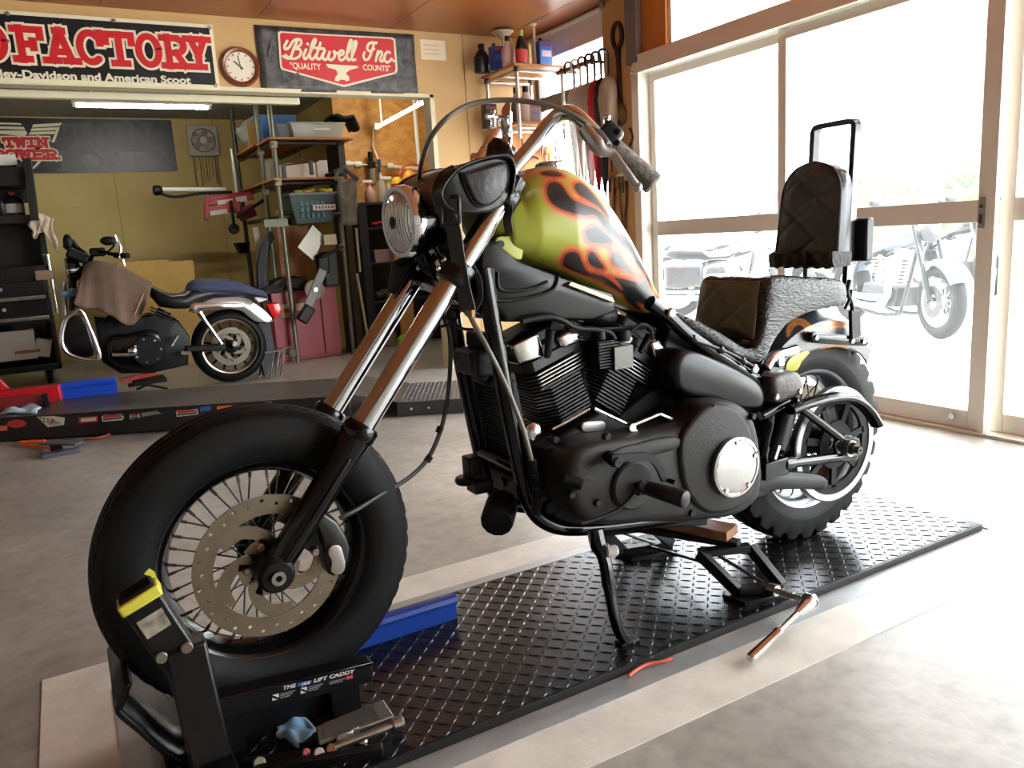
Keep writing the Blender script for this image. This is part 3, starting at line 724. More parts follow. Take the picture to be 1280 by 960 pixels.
g = G(); p = ca_+(cb_-ca_)*.92; g.cyl(at(p, 0), cn, .012, .008, 12); obj('cooler_badge', g, SATBLACK, oc)
# brackets above cooler
g = G(); g.cbox(K(594, 452, 0), (.05, .12, .06)); g.cbox(K(600, 425, .02), (.03, .1, .04)); g.tube(smooth_path(KL([(590, 440), (596, 466), (612, 478)], -.03), 4), .012, 10); sep('regulator_bracket', g, CRINKLE, bike, bevel=.008)
# oil filter and regulator in front
g = G(); fc = K(624, 642, -.06); g.lathe([(.001, -.05), (.034, -.048), (.038, -.04), (.038, .03), (.036, .036), (.001, .04)], fc, V(-.6, -.7, -.25), 24, mod=lambda i, k, a: .0012 if i % 2 else 0); obj('oil_filter', g, MATBLACK, bike)
g = G(); g.cbox(K(590, 582, .02), (.035, .04, .05)); g.cyl(K(582, 600, .02)-V(0, 0, .01), (0, 0, 1), .026, .02, 16, bev=.005); g.cbox(K(600, 606, 0), (.05, .05, .03)); obj('horn_switch', g, SATBLACK, bike, bevel=.006)
g = G(); g.tube([K(665, 540, -.12)+V(0, .06, 0), K(665, 540, -.12)], .024, 18); g.ell(K(665, 540, -.125), (.024, .02, .026), 20, 14); obj('oil_sender', g, CHROME, bike)
# ------------------------------------------------ engine
FINM = M('engine_black_fins', (17, 17, 17), .42); FINE = M('machined_fin_edge', (176, 174, 168), .25, 1.)
eng = obj('engine_case', G().prism_b(KL([(668, 556), (690, 537), (738, 508), (762, 520), (800, 540), (850, 528), (872, 560), (868, 650), (800, 654), (704, 652), (678, 640), (668, 600)], .12, -.235), (0, -.235, 0), .015), CRINKLE, bike, bevel=.004)
def cylinder(Tp, Bp, halfw, nf, cham):
    T, Bq = K(*Tp, -.08), K(*Bp, -.08); T.y = Bq.y = CY
    ax = (T-Bq); L = ax.length; ax.normalize(); sx = V(ax.z, 0, -ax.x)
    g = G(); g.tube([Bq-ax*.02, Bq+ax*(L*.72)], .055, 24)
    def plate(g, t, th, hx, hy, ch):
        ring = [(-hx+ch, -hy), (hx-ch, -hy), (hx, -hy+ch), (hx, hy-ch), (hx-ch, hy), (-hx+ch, hy), (-hx, hy-ch), (-hx, -hy+ch)]
        g.loft([[Bq+ax*t+sx*x+V(0, y, 0) for x, y in ring], [Bq+ax*(t+th)+sx*x+V(0, y, 0) for x, y in ring]])
    e = G()
    for i in range(nf):
        t = L*.05+L*.60*i/nf; hx = halfw*(.86 if i < nf-5 else 1.0)
        plate(g, t, L*.60/nf*.48, hx, .083 if i < nf-5 else .086, .034 if i < nf-5 else .02)
        if i >= nf-4: plate(e, t+L*.60/nf*.12, L*.60/nf*.2, hx*.97, .0875, .022)
    plate(g, L*.66, L*.1, halfw*.96, .082, .02)
    o = obj('cylinder', g, FINM, eng, smooth=30)
    # rocker cover: stepped black box with two bright lugs
    plate_ = G(); plate(plate_, L*.76, L*.12, halfw*1.0, .078, .02); plate(plate_, L*.88, L*.12, halfw*.8, .066, .02); rk = obj('rocker_cover', plate_, SATBLACK, eng, bevel=.005)
    return Bq, ax, sx, L, e
c1 = cylinder((684, 410), (722, 522), .091, 16, 0)
sep('fin_edge', c1[4], FINE, eng, smooth=None)
c2 = cylinder((806, 408), (757, 515), .091, 16, 0)
sep('fin_edge', c2[4], FINE, eng, smooth=None)
ROCK = M('polished_rocker', (190, 188, 184), .18, 1., bump=.08, bscale=30)
for poly in ([(634, 431), (668, 414), (673, 420), (678, 446), (645, 456), (640, 446)], [(692, 421), (706, 411), (720, 416), (724, 426), (701, 436), (696, 432)], [(762, 414), (776, 409), (790, 422), (786, 432), (768, 430)], [(808, 426), (818, 422), (828, 433), (826, 452), (812, 446)]):
    g = G(); g.prism_b(KL(poly, -.03, -.062), (0, -.062, 0), .012); obj('rocker_lug', g, ROCK, eng, bevel=.005)
g = G()
for pts in ([(695, 525), (738, 512)], ): pass
g.tube(KL([(690, 537), (714, 524), (737, 511)], -.135), .0042, 8); g.tube(KL([(743, 511), (762, 520), (783, 530)], -.135), .0042, 8); sep('pushrod_trim', g, ALU, eng)
g = G(); g.prism_b(smooth_path(KL([(727, 531), (733, 527), (752, 526), (757, 530), (756, 536), (750, 539), (732, 540), (727, 537)], -.116, -.006), 3, closed=True), (0, -.006, 0), .003); obj('serial_plate', g, M('serial_plate', (150, 150, 150), .4, .6), eng)
for a, b in (((684, 447, -.1), (688, 412, -.11)), ((800, 440, -.1), (812, 420, -.1))):
    g = G(); g.tube([K(*a), K(*b)], [.008, .0115], 12); g.tube(smooth_path([K(*b), K((a[0]+b[0])/2+8, b[1]-10, -.1), K(735, 412, -.1)], 5), .0042, 8); obj('spark_lead', g, RUBBER, eng)
# coil between the cylinders
xa_, xb_, za_, zb_ = K(743, 440, -.12).x, K(767, 440, -.12).x, K(755, 459, -.12).z, K(755, 426, -.12).z
g = G(); g.box((xa_+.006, CY-.128, za_), (xb_-.002, CY-.05, zb_))
for i in range(9):
    z = za_+(zb_-za_)*(i+.2)/9; g.box((xa_, CY-.14, z), (xb_, CY-.05, z+(zb_-za_)*.055))
co = obj('ignition_coil', g, SATBLACK, bike)
g = G(); pa_, pb_2 = K(766, 446, -.142), K(790, 446, -.142); g.box((pa_.x, CY-.148, K(778, 461, -.142).z), (pb_2.x, CY-.06, K(778, 432, -.142).z)); obj('coil_cover', g, M('coil_plate', (92, 90, 86), .4, .6), co, bevel=.002)
g = G(); g.cyl(K(748, 424, -.11), (0, 0, 1), .018, .02, 16); g.cyl(K(778, 426, -.11), (0, 0, 1), .02, .026, 16); sep('coil_cap', g, RUBBER, co)
g = G(); g.tube(smooth_path(KL([(652, 402), (690, 396), (720, 410), (744, 412), (762, 416), (768, 424)], -.12), 5), .007, 10); g.tube(smooth_path(KL([(786, 418), (800, 406), (812, 410), (816, 424)], -.12), 5), .005, 8); sep('plug_wire', g, RUBBER, co)
# fuel / carb clutter under the tank
g = G(); g.ell(K(745, 395, -.02), (.06, .05, .035), 16, 10); g.cyl(K(728, 390, -.04), YAX, .03, .05, 18, bev=.005); obj('throttle_body', g, SATBLACK, bike)
g = G(); g.cbox(K(744, 374, -.06), (.02, .03, .03)); g.tube(KL([(742, 366), (740, 382)], -.07), .006, 8); obj('fuel_valve', g, STEEL, bike, bevel=.004)
g = G(); g.prism_b(KL([(760, 520), (800, 486), (838, 466), (862, 490), (866, 530), (840, 545), (790, 548)], .08, -.15), (0, -.15, 0), .01); obj('transmission_case', g, CRINKLE, bike, bevel=.004)
# primary cover
PRIM = M('primary_crinkle', (33, 31, 30), .5, 0, spec=.3, bump=.25, bscale=500, var=.1, vscale=5)
pl = smooth_path(KL([(703, 585), (710, 565), (730, 553), (760, 548), (800, 543), (834, 535), (862, 520), (880, 504), (905, 500), (926, 508), (940, 528), (947, 562), (948, 600), (941, 625), (915, 643), (870, 650), (800, 653), (740, 655), (714, 640), (704, 615)], -.135, -.095), 4, closed=True)
g = G(); g.prism_b(pl, (0, -.095, 0), .03); pr = obj('primary_cover', g, PRIM, bike)
pl = smooth_path(KL([(852, 545), (880, 512), (905, 506), (926, 516), (940, 545), (944, 590), (938, 622), (912, 640), (880, 640), (858, 615), (850, 580)], -.225, -.016), 4, closed=True)
g = G(); g.prism_b(pl, (0, -.016, 0), .012); obj('clutch_dome', g, PRIM, pr)
pl = smooth_path(KL([(764, 565), (800, 553), (846, 546), (848, 560), (800, 574), (768, 582)], -.222, -.014), 3, closed=True); g = G(); g.prism_b(pl, (0, -.014, 0), .01); obj('cover_rib', g, PRIM, pr)
g = G(); g.cyl(K(788, 606, -.228), (0, -1, 0), .058, .014, 36, bev=.005); obj('alternator_boss', g, PRIM, pr)
g = G()
for q in ((755, 545), (711, 617), (888, 509), (937, 520), (744, 627), (861, 640)): g.cyl(K(*q, -.222), (0, -1, 0), .009, .016, 12, bev=.002)
sep('cover_bolt', g, SATBLACK, pr)
dcn = K(917, 583, -.244)
g = G(); g.lathe([(.066, 0), (.076, 0), (.0775, -.006), (.076, -.012), (.07, -.014), (.066, -.011)], dcn, YAX, 48, closed=True); dc = obj('derby_cover', g, CHROME, pr)
g = G(); g.lathe([(.067, -.0115), (.05, -.0135), (.001, -.0145)], dcn, YAX, 48); obj('derby_face', g, M('brushed_face', (172, 170, 164), .3, 1., var=.06, vscale=4), dc)
g = G()
for k in range(5): a = math.radians(90+72*k); g.cyl(dcn+V(.064*math.cos(a), -.011, .064*math.sin(a)), (0, -1, 0), .006, .005, 10)
sep('derby_bolt', g, STEEL, dc)
# lower front engine lumps
g = G(); g.cyl(K(700, 580, -.13), (0, -1, 0), .018, .03, 14, bev=.003); g.tube([K(700, 590, -.14), K(726, 593, -.16)], .014, 12); g.cyl(K(690, 560, -.11), (0, -1, 0), .02, .03, 14); g.cyl(K(683, 632, -.1), (0, -1, 0), .014, .02, 12); g.tube([K(706, 598, -.21), K(728, 606, -.235)], .013, 12)
for q in ((687, 547), (681, 560), (728, 600)): g.cyl(K(*q, -.12), (0, -1, 0), .008, .03, 10)
sep('engine_mount', g, CRINKLE, bike)
# shift lever, linkage, peg
g = G(); g.tube([K(760, 570, -.235), K(768, 577, -.27)], .014, 12); sh = smooth_path(KL([(764, 574), (790, 571), (812, 572), (823, 583), (831, 600)], -.275), 5); g.sweep(sh, [(-.004, -.009), (.004, -.009), (.004, .009), (-.004, .009)], up=(0, 1, 0)); g.cyl(K(766, 576, -.262), (0, -1, 0), .013, .022, 14, bev=.003); g.cyl(K(834, 600, -.27), (0, -1, 0), .006, .03, 10); g.cyl(K(828, 609, -.27), (0, -1, 0), .005, .02, 10)
obj('shift_lever', g, SATBLACK, bike)
g = G(); g.tube(KL([(788, 533), (800, 528), (824, 518)], -.17), .005, 8); g.tube(KL([(824, 518), (838, 524), (846, 527)], -.17), .006, 8); g.tube(KL([(786, 533), (800, 545)], -.17), .007, 8); g.cyl(K(786, 533, -.165), (0, -1, 0), .01, .016, 12); g.cyl(K(803, 546, -.165), (0, -1, 0), .008, .02, 12); obj('shift_linkage', g, STEEL, bike)
pa, pb = K(803, 608, -.25), K(803, 608, -.25)+V(.03, -.115, -.008)
g = G(); dr = (pb-pa).normalized(); g.tube([pa, pa+dr*.005, pb-dr*.012, pb-dr*.003, pb], [.013, .0165, .0205, .019, .014], 18); pg = obj('foot_peg', g, M('peg_rubber', (26, 26, 27), .5), bike)
g = G(); g.cbox(K(800, 609, -.242), (.03, .03, .03)); g.tube(smooth_path(KL([(797, 609), (788, 622), (772, 637), (748, 648), (726, 655)], -.25), 5), .0045, 8); g.cyl(K(801, 606, -.262), (0, -1, 0), .012, .01, 12); obj('peg_mount', g, SATBLACK, pg, bevel=.004)
# kick stand
g = G(); ks = [K(744, 662, -.16), K(748, 680, -.17), K(757, 705, -.185), K(762, 740, -.2), K(769, 775, -.215), K(776, 795, -.22), K(790, 806, -.222)]
g.sweep(smooth_path(ks, 4), [(.013*math.cos(k*math.pi/5), .016*math.sin(k*math.pi/5)) for k in range(10)], scale=[1.5]*6+[1.15]*6+[.95]*6+[.9]*4+[.8, .7, .6]); kd = obj('kick_stand', g, GLOSSBLACK, bike)
g = G(); g.cyl(K(757, 690, -.19), V(1, -.3, 0), .014, .03, 12, bev=.004); obj('bump_stop', g, M('white_rubber', (196, 192, 184), .6), kd)
g = G(); p = ks[-1].copy(); p.z = PZ+.004; g.cbox(p+V(-.014, .0, 0), (.055, .03, .008)); obj('stand_foot', g, SATBLACK, kd, bevel=.003)
# side cover
g = G(); pl = smooth_path(KL([(838, 452), (845, 440), (860, 437), (890, 447), (920, 462), (946, 480), (953, 496), (948, 508), (925, 510), (890, 502), (858, 495), (842, 488), (837, 470)], -.09, -.075), 4, closed=True); g.prism_b(pl, (0, -.075, 0), .022); obj('side_cover', g, M('side_cover_black', (13, 13, 15), .32, 0, spec=.35), bike)
g = G(); pl = KL([(840, 392), (865, 418), (950, 470), (955, 520), (900, 515), (838, 500), (830, 430)], .1, -.25); g.prism(pl, (0, -.19, 0)); obj('battery_box', g, SATBLACK, bike, bevel=.006)
g = G(); g.tube(smooth_path(KL([(834, 392), (848, 406), (868, 424), (885, 431), (902, 437), (925, 448), (948, 462)], -.147), 4), .004, 8)
for q in ((868, 424), (902, 437), (929, 451)): g.rod(K(q[0]-2, q[1]-3, -.148), K(q[0]+2, q[1]+3, -.148), .008, 8)
ln = obj('wiring_loom', g, M('loom_brown', (52, 44, 40), .4), bike)
g = G()
for q in ((837, 391), (941, 461)): g.cyl(K(*q, -.142), (0, -1, 0), .013, .012, 14, bev=.004)
sep('frame_bolt', g, ALU, fr)
g = G(); g.tube(smooth_path(KL([(834, 468), (842, 485), (843, 510), (838, 535)], -.06), 4), .014, 12); obj('vent_pipe', g, MATBLACK, bike)
# ------------------------------------------------ fuel tank with flame paint
def interp(c, x):
    if x <= c[0][0]: return c[0][1]
    for (a, b), (e, f) in zip(c, c[1:]):
        if x <= e: return b+(f-b)*(x-a)/(e-a)
    return c[-1][1]
def curve(pts, d): return [(p.x, p.z) for p in sorted(smooth_path([K(x, y, d) for x, y in pts], 6), key=lambda q: q.x)]
ttop = curve([(637, 236), (647, 224), (664, 215), (685, 210), (705, 211), (730, 224), (752, 247), (772, 277), (790, 308), (806, 340), (818, 366), (823, 384)], -.045)
tbot = curve([(638, 300), (642, 318), (660, 324), (690, 335), (720, 349), (750, 364), (780, 378), (812, 391), (826, 394)], -.10)
x0, x1 = .845, 1.372
hwc = [(x0, .085), (x0+.03, .108), (x0+.09, .128), (x0+.18, .136), (x0+.28, .13), (x0+.36, .112), (x0+.44, .084), (x0+.49, .06), (x1, .04)]
def flame_attr(o, polys, d, cfun, rad):
    """signed distance (m) to the painted licks, in the panel's own coordinates (x, unrolled height)"""
    me = o.data; off = gather(o); bvh = BVHTree.FromPolygons([v.co+off for v in me.vertices], [tuple(p.vertices) for p in me.polygons])
    def uv(p):
        zc, sc = cfun(p.x); return (p.x, math.atan2(p.z-zc, max(.002, abs(p.y-CY))*sc)*rad)
    P2_ = []
    for poly in polys:
        q = []
        for x, y in smooth_path([V(x, y, 0) for x, y in poly], 4, closed=True) and [(v.x, v.y) for v in smooth_path([V(x, y, 0) for x, y in poly], 4, closed=True)]:
            dr = ray(x, y); h = bvh.ray_cast(EYE, dr.normalized()); p = h[0] if h[0] is not None else K(x, y, d); q.append(uv(p))
        P2_.append(q)
    at_ = me.attributes.new('paint_edge', 'FLOAT', 'POINT'); vals = []
    for v in me.vertices:
        ux, uy = uv(v.co+off); best = 9
        for q in P2_:
            ins = False; dm = 9; n = len(q)
            for i in range(n):
                ax, ay = q[i]; bx, by = q[(i+1) % n]
                if (ay > uy) != (by > uy) and ux < (bx-ax)*(uy-ay)/(by-ay)+ax: ins = not ins
                ex, ey = bx-ax, by-ay; l2 = ex*ex+ey*ey or 1e-12; t = max(0, min(1, ((ux-ax)*ex+(uy-ay)*ey)/l2))
                dd = (ax+ex*t-ux)**2+(ay+ey*t-uy)**2
                if dd < dm: dm = dd
            s = math.sqrt(dm)*(-1 if ins else 1)
            if s < best: best = s
        vals.append(best)
    at_.data.foreach_set('value', vals)
def flame_mat(name, inner, base, edge1, edge2, sc=1., rough=.33):
    m = bpy.data.materials.new(name); m.use_nodes = True; nt = m.node_tree; b = nt.nodes['Principled BSDF']
    a = nt.nodes.new('ShaderNodeAttribute'); a.attribute_name = 'paint_edge'
    mr = nt.nodes.new('ShaderNodeMapRange'); mr.inputs[1].default_value = -.02*sc; mr.inputs[2].default_value = .03*sc
    r = nt.nodes.new('ShaderNodeValToRGB'); nt.links.new(a.outputs['Fac'], mr.inputs[0]); nt.links.new(mr.outputs[0], r.inputs[0])
    e = r.color_ramp.elements; e[0].position = .34; e[0].color = (*lin(inner), 1); e[1].position = .8; e[1].color = (*lin(base), 1)
    for p, c in ((.40, edge1), (.47, edge1), (.52, edge2), (.60, tuple((x*.45+y*.55) for x, y in zip(edge2, base)))):
        k = r.color_ramp.elements.new(p); k.color = (*lin(c), 1)
    nt.links.new(r.outputs[0], b.inputs['Base Color']); b.inputs['Roughness'].default_value = rough; b.inputs['Coat Weight'].default_value = .4; b.inputs['Coat Roughness'].default_value = .22
    n = nt.nodes.new('ShaderNodeTexNoise'); n.inputs['Scale'].default_value = 9; mx = nt.nodes.new('ShaderNodeMapRange'); mx.inputs[3].default_value = rough-.06; mx.inputs[4].default_value = rough+.1
    nt.links.new(n.outputs[0], mx.inputs[0]); nt.links.new(mx.outputs[0], b.inputs['Roughness'])
    return m
g = G(); rings = []; NS, NR = 120, 100
xs = [x0-.012, x0-.008, x0] + [x0+(x1-x0)*i/NS for i in range(1, NS+1)] + [x1+.006, x1+.010]
for i, x in enumerate(xs):
    k = {0: .55, 1: .85, len(xs)-2: .8, len(xs)-1: .45}.get(i, 1)
    zt, zb = interp(ttop, x), interp(tbot, x); hw = interp(hwc, x)
    zc = zb+(zt-zb)*.42
    ring = []
    for j in range(NR):
        a = 2*math.pi*j/NR; c, s = math.cos(a), math.sin(a); up = s > 0
        n = 2.15 if up else 3.2
        yy = hw*math.copysign(abs(c)**(2/n), c); zz = (zt+.006-zc if up else zc-zb)*math.copysign(abs(s)**(2/n), s)
        if not up: yy *= 1-.12*abs(s)**2
        ring.append(V(x, CY+yy*k, zc+zz*k))
    rings.append(ring)
g.loft(rings)
tank = obj('fuel_tank', g, flame_mat('flame_paint', (30, 31, 34), (172, 178, 66), (196, 84, 48), (226, 122, 70)), bike, smooth=60)
def zoomp(pts, ox, oy, s): return [(ox+x/s, oy+y/s) for x, y in pts]
FL = [[(680, 410), (686, 386), (706, 374), (735, 380), (755, 405), (785, 443), (840, 465), (890, 488), (935, 540), (965, 575), (1005, 600), (1040, 650), (1000, 612), (945, 592), (905, 548), (880, 514), (830, 512), (775, 500), (722, 478), (690, 447)],
      [(790, 395), (802, 378), (828, 383), (862, 415), (900, 462), (940, 520), (985, 570), (1030, 640), (1000, 600), (955, 555), (915, 505), (880, 470), (845, 450), (808, 425)],
      [(655, 342), (680, 330), (720, 332), (752, 350), (725, 356), (690, 353)],
      [(545, 350), (575, 340), (610, 335), (600, 345), (560, 358)],
      [(832, 590), (845, 560), (878, 552), (908, 572), (950, 600), (1010, 612), (1055, 690), (1090, 745), (1050, 715), (1010, 650), (960, 625), (900, 625), (850, 618)],
      [(845, 680), (855, 654), (875, 656), (898, 692), (920, 722), (900, 727), (872, 718), (852, 704)],
      [(938, 680), (950, 652), (975, 662), (1003, 702), (1050, 745), (1085, 765), (1040, 755), (985, 727), (950, 712)],
      [(745, 705), (755, 665), (785, 652), (812, 662), (828, 700), (850, 735), (900, 748), (945, 772), (975, 800), (1040, 860), (900, 775), (830, 748), (770, 725)],
      [(985, 805), (960, 770), (930, 752), (985, 760), (1060, 775), (1095, 760), (1125, 820), (1135, 900), (1080, 900), (1000, 850)],
      [(1020, 590), (1060, 650), (1100, 735), (1135, 830), (1120, 700), (1060, 590), (1000, 500), (960, 460), (985, 530)]]
flame_attr(tank, [zoomp(p, 470, 110, 3.2) for p in FL], -.12, lambda x: (interp(tbot, x)+(interp(ttop, x)-interp(tbot, x))*.42, 1.), .13)
g = G(); fc = K(688, 213, 0); fc = V(fc.x, CY, interp(ttop, fc.x)+.002); g.lathe([(.03, -.012), (.034, 0), (.034, .012), (.03, .017), (.001, .02)], fc, V(-.05, 0, 1), 40, mod=lambda i, k, a: .0015 if (i % 2 and k in (1, 2)) else 0); obj('filler_cap', g, CHROME, tank)
GREENT = M('green_tab_paint', (168, 174, 62), .4)
g = G(); g.prism_b(smooth_path(KL([(617, 305), (621, 297), (630, 295), (651, 299), (652, 324), (640, 322), (622, 314)], -.085, -.012), 2, closed=True), (0, -.012, 0), .003); g.prism(KL([(648, 297), (656, 299), (656, 326), (648, 324)], .08), (0, -.165, 0)); tab = sep('tank_mount', g, GREENT, tank, bevel=.002)[0]
g = G(); g.cyl(K(625, 305, -.098), (0, -1, 0), .008, .006, 12); obj('mount_bolt', g, SATBLACK, tab)
g = G(); g.prism(KL([(708, 352), (760, 372), (762, 378), (705, 356)], -.1), (0, -.02, 0)); obj('tank_seam', g, M('aged_steel', (150, 140, 118), .4, .7), tank)
# ------------------------------------------------ rear wheel
rimr = [(r*1.0 + (.004 if r > .2 else 0), h*1.25) for r, h in rimp]
rw = obj('rear_wheel', ring_mesh(RC, rimr), M('painted_rim_grey', (112, 118, 126), .25, .8), bike)
obj('tyre', tyre_mesh(RC, .309, .068, .207, 'knob'), M('knobbly_rubber', (17, 16, 15), .62, 0, var=.2, vscale=6, spec=.25), rw, smooth=35)
g = G()
for i in range(40):
    a = 2*math.pi*i/40; side = -1 if i % 2 else 1; b = a+(1 if (i//2) % 2 else -1)*math.radians(36)
    g.tube([RC+V(.04*math.cos(b), side*.04, .04*math.sin(b)), RC+V(.186*math.cos(a), side*.01, .186*math.sin(a))], .0024, 6)
obj('spokes', g, SATBLACK, rw)
g = G(); g.lathe([(.012, -.12), (.03, -.11), (.045, -.06), (.05, -.04), (.035, 0), (.05, .04), (.045, .06), (.03, .11), (.012, .12)], RC, YAX, 28); obj('hub', g, SATBLACK, rw)
# belt pulley with bright edge
pc = RC+V(0, -.14, 0)
g = G(); g.lathe([(.150, -.004), (.168, -.005), (.172, -.002), (.172, .016), (.150, .014)], pc, YAX, 72, closed=True); bp = obj('belt_pulley', g, M('pulley_edge', (176, 176, 178), .3, .9), bike)
g = G(); g.lathe([(.152, -.001), (.122, -.001), (.118, .006), (.122, .01), (.152, .01)], pc, YAX, 60, closed=True); g.lathe([(.03, -.004), (.07, -.004), (.074, .006), (.03, .012)], pc, YAX, 40, closed=True)
for k in range(7):
    a = 2*math.pi*k/7+.2; g.beam(pc+V(.066*math.cos(a), .004, .066*math.sin(a)), pc+V(.13*math.cos(a), .004, .13*math.sin(a)), .02, .01, up=(0, 1, 0))
obj('pulley_web', g, MATBLACK, bp, smooth=35)
# swing arm
g = G()
for sd in (-1, 1):
    f = lambda p: p if sd < 0 else V(p.x, 2*CY-p.y, p.z)
    a = K(990, 502, -.165); b = K(1052, 549, -.175); c = K(978, 580, -.165); d = K(1050, 571, -.175)
    g.tube([f(a), f(a+(b-a)*.1), f(a+(b-a)*.16), f(b)], [.017, .017, .0125, .0125], 14); g.tube([f(c), f(c+(d-c)*.12), f(c+(d-c)*.2), f(d)], [.02, .02, .0145, .0145], 14)
    g.cbox(f(K(963, 584, -.155)), (.09, .05, .05)); g.tube([f(K(950, 520, -.14)), f(K(985, 500, -.15))], .016, 12)
    g.prism([f(p) for p in KL([(1040, 552), (1054, 542), (1071, 548), (1074, 566), (1066, 576), (1044, 577)], -.172)], (0, -.01 if sd < 0 else .01, 0))
swa = sep('swing_arm', g, GLOSSBLACK, bike, bevel=.003)[0]
g = G(); ac = K(1062, 560, -.185); g.lathe([(.008, .012), (.034, .012), (.036, .008), (.034, .004), (.024, .003), (.024, -.008), (.008, -.008)], ac, YAX, 28, closed=True); an = obj('axle_washer', g, STEEL, swa)
g = G(); g.lathe([(.009, 0), (.019, 0), (.019, -.018), (.009, -.018)], ac+V(0, -.004, 0), YAX, 6, closed=True); g.lathe([(.004, 0), (.011, 0), (.011, -.026), (.004, -.026)], ac+V(0, -.01, 0), YAX, 18, closed=True); obj('axle_nut', g, M('dark_nut', (96, 94, 90), .35, .9), an)
# upper belt guard arch and lower guard
g = G(); bg_ = smooth_path(KL([(984, 512), (1000, 506), (1030, 498), (1055, 496), (1072, 503), (1084, 515), (1093, 530)], -.175), 5)
g.sweep(bg_, [(.012*math.cos(k*math.pi/6)+.0, .026*math.sin(k*math.pi/6)) for k in range(7)]+[(-.006, -.02), (-.006, .02)][::-1], up=(0, 1, 0)) if False else g.sweep(bg_, [(-.004, -.013), (.016, -.013), (.026, -.008), (.03, 0), (.026, .008), (.016, .013), (-.004, .013)], up=(0, -1, 0))
obj('belt_guard', g, GLOSSBLACK, bike, smooth=60)
g = G(); g.prism_b(smooth_path(KL([(938, 590), (960, 588), (1000, 590), (1024, 594), (1034, 602), (1028, 612), (1006, 611), (950, 613), (940, 612)], -.15, -.02), 3, closed=True), (0, -.02, 0), .006); obj('lower_guard', g, M('guard_black', (20, 20, 21), .45, spec=.3), bike)
# shock body, clutter
g = G(); g.tube([K(985, 503, -.13), K(982, 512, -.13), K(968, 560, -.13)], [.028, .031, .031], 20); g.tube([K(968, 560, -.13), K(964, 578, -.13)], .012, 12); sk = obj('shock_absorber', g, SATBLACK, bike)
g = G(); g.beam(K(972, 556, -.165), K(966, 574, -.165), .018, .012); obj('shock_bracket', g, STEEL, sk, bevel=.002)
for q in ((975, 548, -.08), (990, 556, -.06), (978, 520, -.05), (958, 530, -.09)):
    g = G(); g.ell(K(*q), (.04, .03, .05), 14, 8); obj('linkage_lump', g, SATBLACK, bike)
g = G(); g.cbox(K(925, 600, -.07), (.10, .15, .09)); g.cbox(K(950, 590, -.03), (.09, .12, .10)); obj('gearbox', g, CRINKLE, bike, bevel=.02)
# ------------------------------------------------ leather strut cover
g = G(); lp = [(963, 471), (985, 464), (997, 466), (1002, 478), (1002, 491), (985, 499), (968, 503), (964, 490)]
g.prism_b(smooth_path(KL(lp, -.13, -.045), 3, closed=True), (0, -.045, 0), .016); lc = obj('leather_cover', g, M('brown_black_leather', (64, 58, 55), .42, 0, var=.15, vscale=12, bump=.15, bscale=90), bike)
g = G()
for q in ((968, 496), (997, 489)): g.cyl(K(*q, -.168), (0, -1, 0), .009, .012, 14, bev=.003)
sep('snap', g, STEEL, lc)
# ------------------------------------------------ rear fender
ft = smooth_path([V(x, y, 0) for x, y in ((946, 462), (957, 446), (972, 426), (992, 406), (1014, 393), (1037, 388), (1060, 393), (1078, 406), (1091, 424))], 6)
fb = smooth_path([V(x, y, 0) for x, y in ((960, 480), (972, 470), (986, 455), (1004, 444), (1024, 437), (1045, 434), (1062, 437), (1076, 444), (1084, 456))], 6)
rings = []
for a, b in zip(ft, fb):
    T = K(a.x, a.y, -.085); Bm = K(b.x, b.y, -.095); T.y = Bm.y = CY; up = (T-Bm).normalized(); L = (T-Bm).length
    prof = [(-.095, 0)]+[(-.095, L*.55*k/8) for k in range(1, 9)]+[(-.094+.0*k, L*(.55+.45*k/7)) if k < 4 else (-.094+.012*(k-3), L*(.55+.45*k/7)) for k in range(1, 8)]+[(-.03, L+.008), (0, L+.011)]
    prof = prof+[(-y, z) for y, z in prof[::-1]][1:]
    rings.append([Bm+up*z+V(0, y, 0) for y, z in prof])
g = G(); g.loft(rings, cap=False, closed=False)
ftop = [(K(a.x, a.y, -.085).x, K(a.x, a.y, -.085).z) for a in ft]; ftop.sort()
fnd = obj('rear_fender', g, flame_mat('fender_flame_paint', (196, 120, 62), (56, 60, 66), (222, 150, 84), (190, 110, 66), .35, .3), bike, smooth=60, solid=.003)
FF2 = [zoomp(p, 880, 180, 3.309) for p in ([(345, 800), (350, 755), (385, 725), (425, 735), (440, 765), (470, 775), (510, 745), (560, 740), (620, 745), (660, 770), (560, 752), (500, 770), (460, 790), (430, 785), (410, 750), (380, 745), (360, 770)], [(480, 850), (540, 838), (600, 845), (540, 850)], [(655, 790), (690, 770), (700, 800), (680, 830), (670, 800)])]
flame_attr(fnd, FF2, -.095, lambda x: (RC.z+.2, 1.), .12)
fg_ = G(); fg_.prism_b(smooth_path(KL([(982, 462), (988, 447), (1006, 439), (1012, 441), (1002, 452), (996, 463)], -.096, -.003), 2, closed=True), (0, -.003, 0), .001); obj('green_flame_patch', fg_, M('fender_green', (178, 176, 56), .35), fnd)
g = G(); g.tube(smooth_path(KL([(956, 462), (966, 446), (984, 440), (996, 436)], -.1), 4), [.016]*13, 12); g.cbox(K(972, 452, -.1), (.03, .03, .03)); obj('fender_bracket', g, CHROME, fnd, bevel=.006)
g = G(); g.prism_b(smooth_path(KL([(1014, 424), (1013, 418), (1018, 414), (1050, 418), (1080, 421), (1085, 426), (1081, 432), (1050, 431), (1020, 429)], -.1, -.018), 2, closed=True), (0, -.018, 0), .005); fs = obj('fender_strut', g, GLOSSBLACK, fnd)
g = G()
for q in ((1019, 422), (1064, 426), (1078, 427)): g.cyl(K(*q, -.116), (0, -1, 0), .008, .008, 12, bev=.002)
sep('strut_bolt', g, ALU, fs)
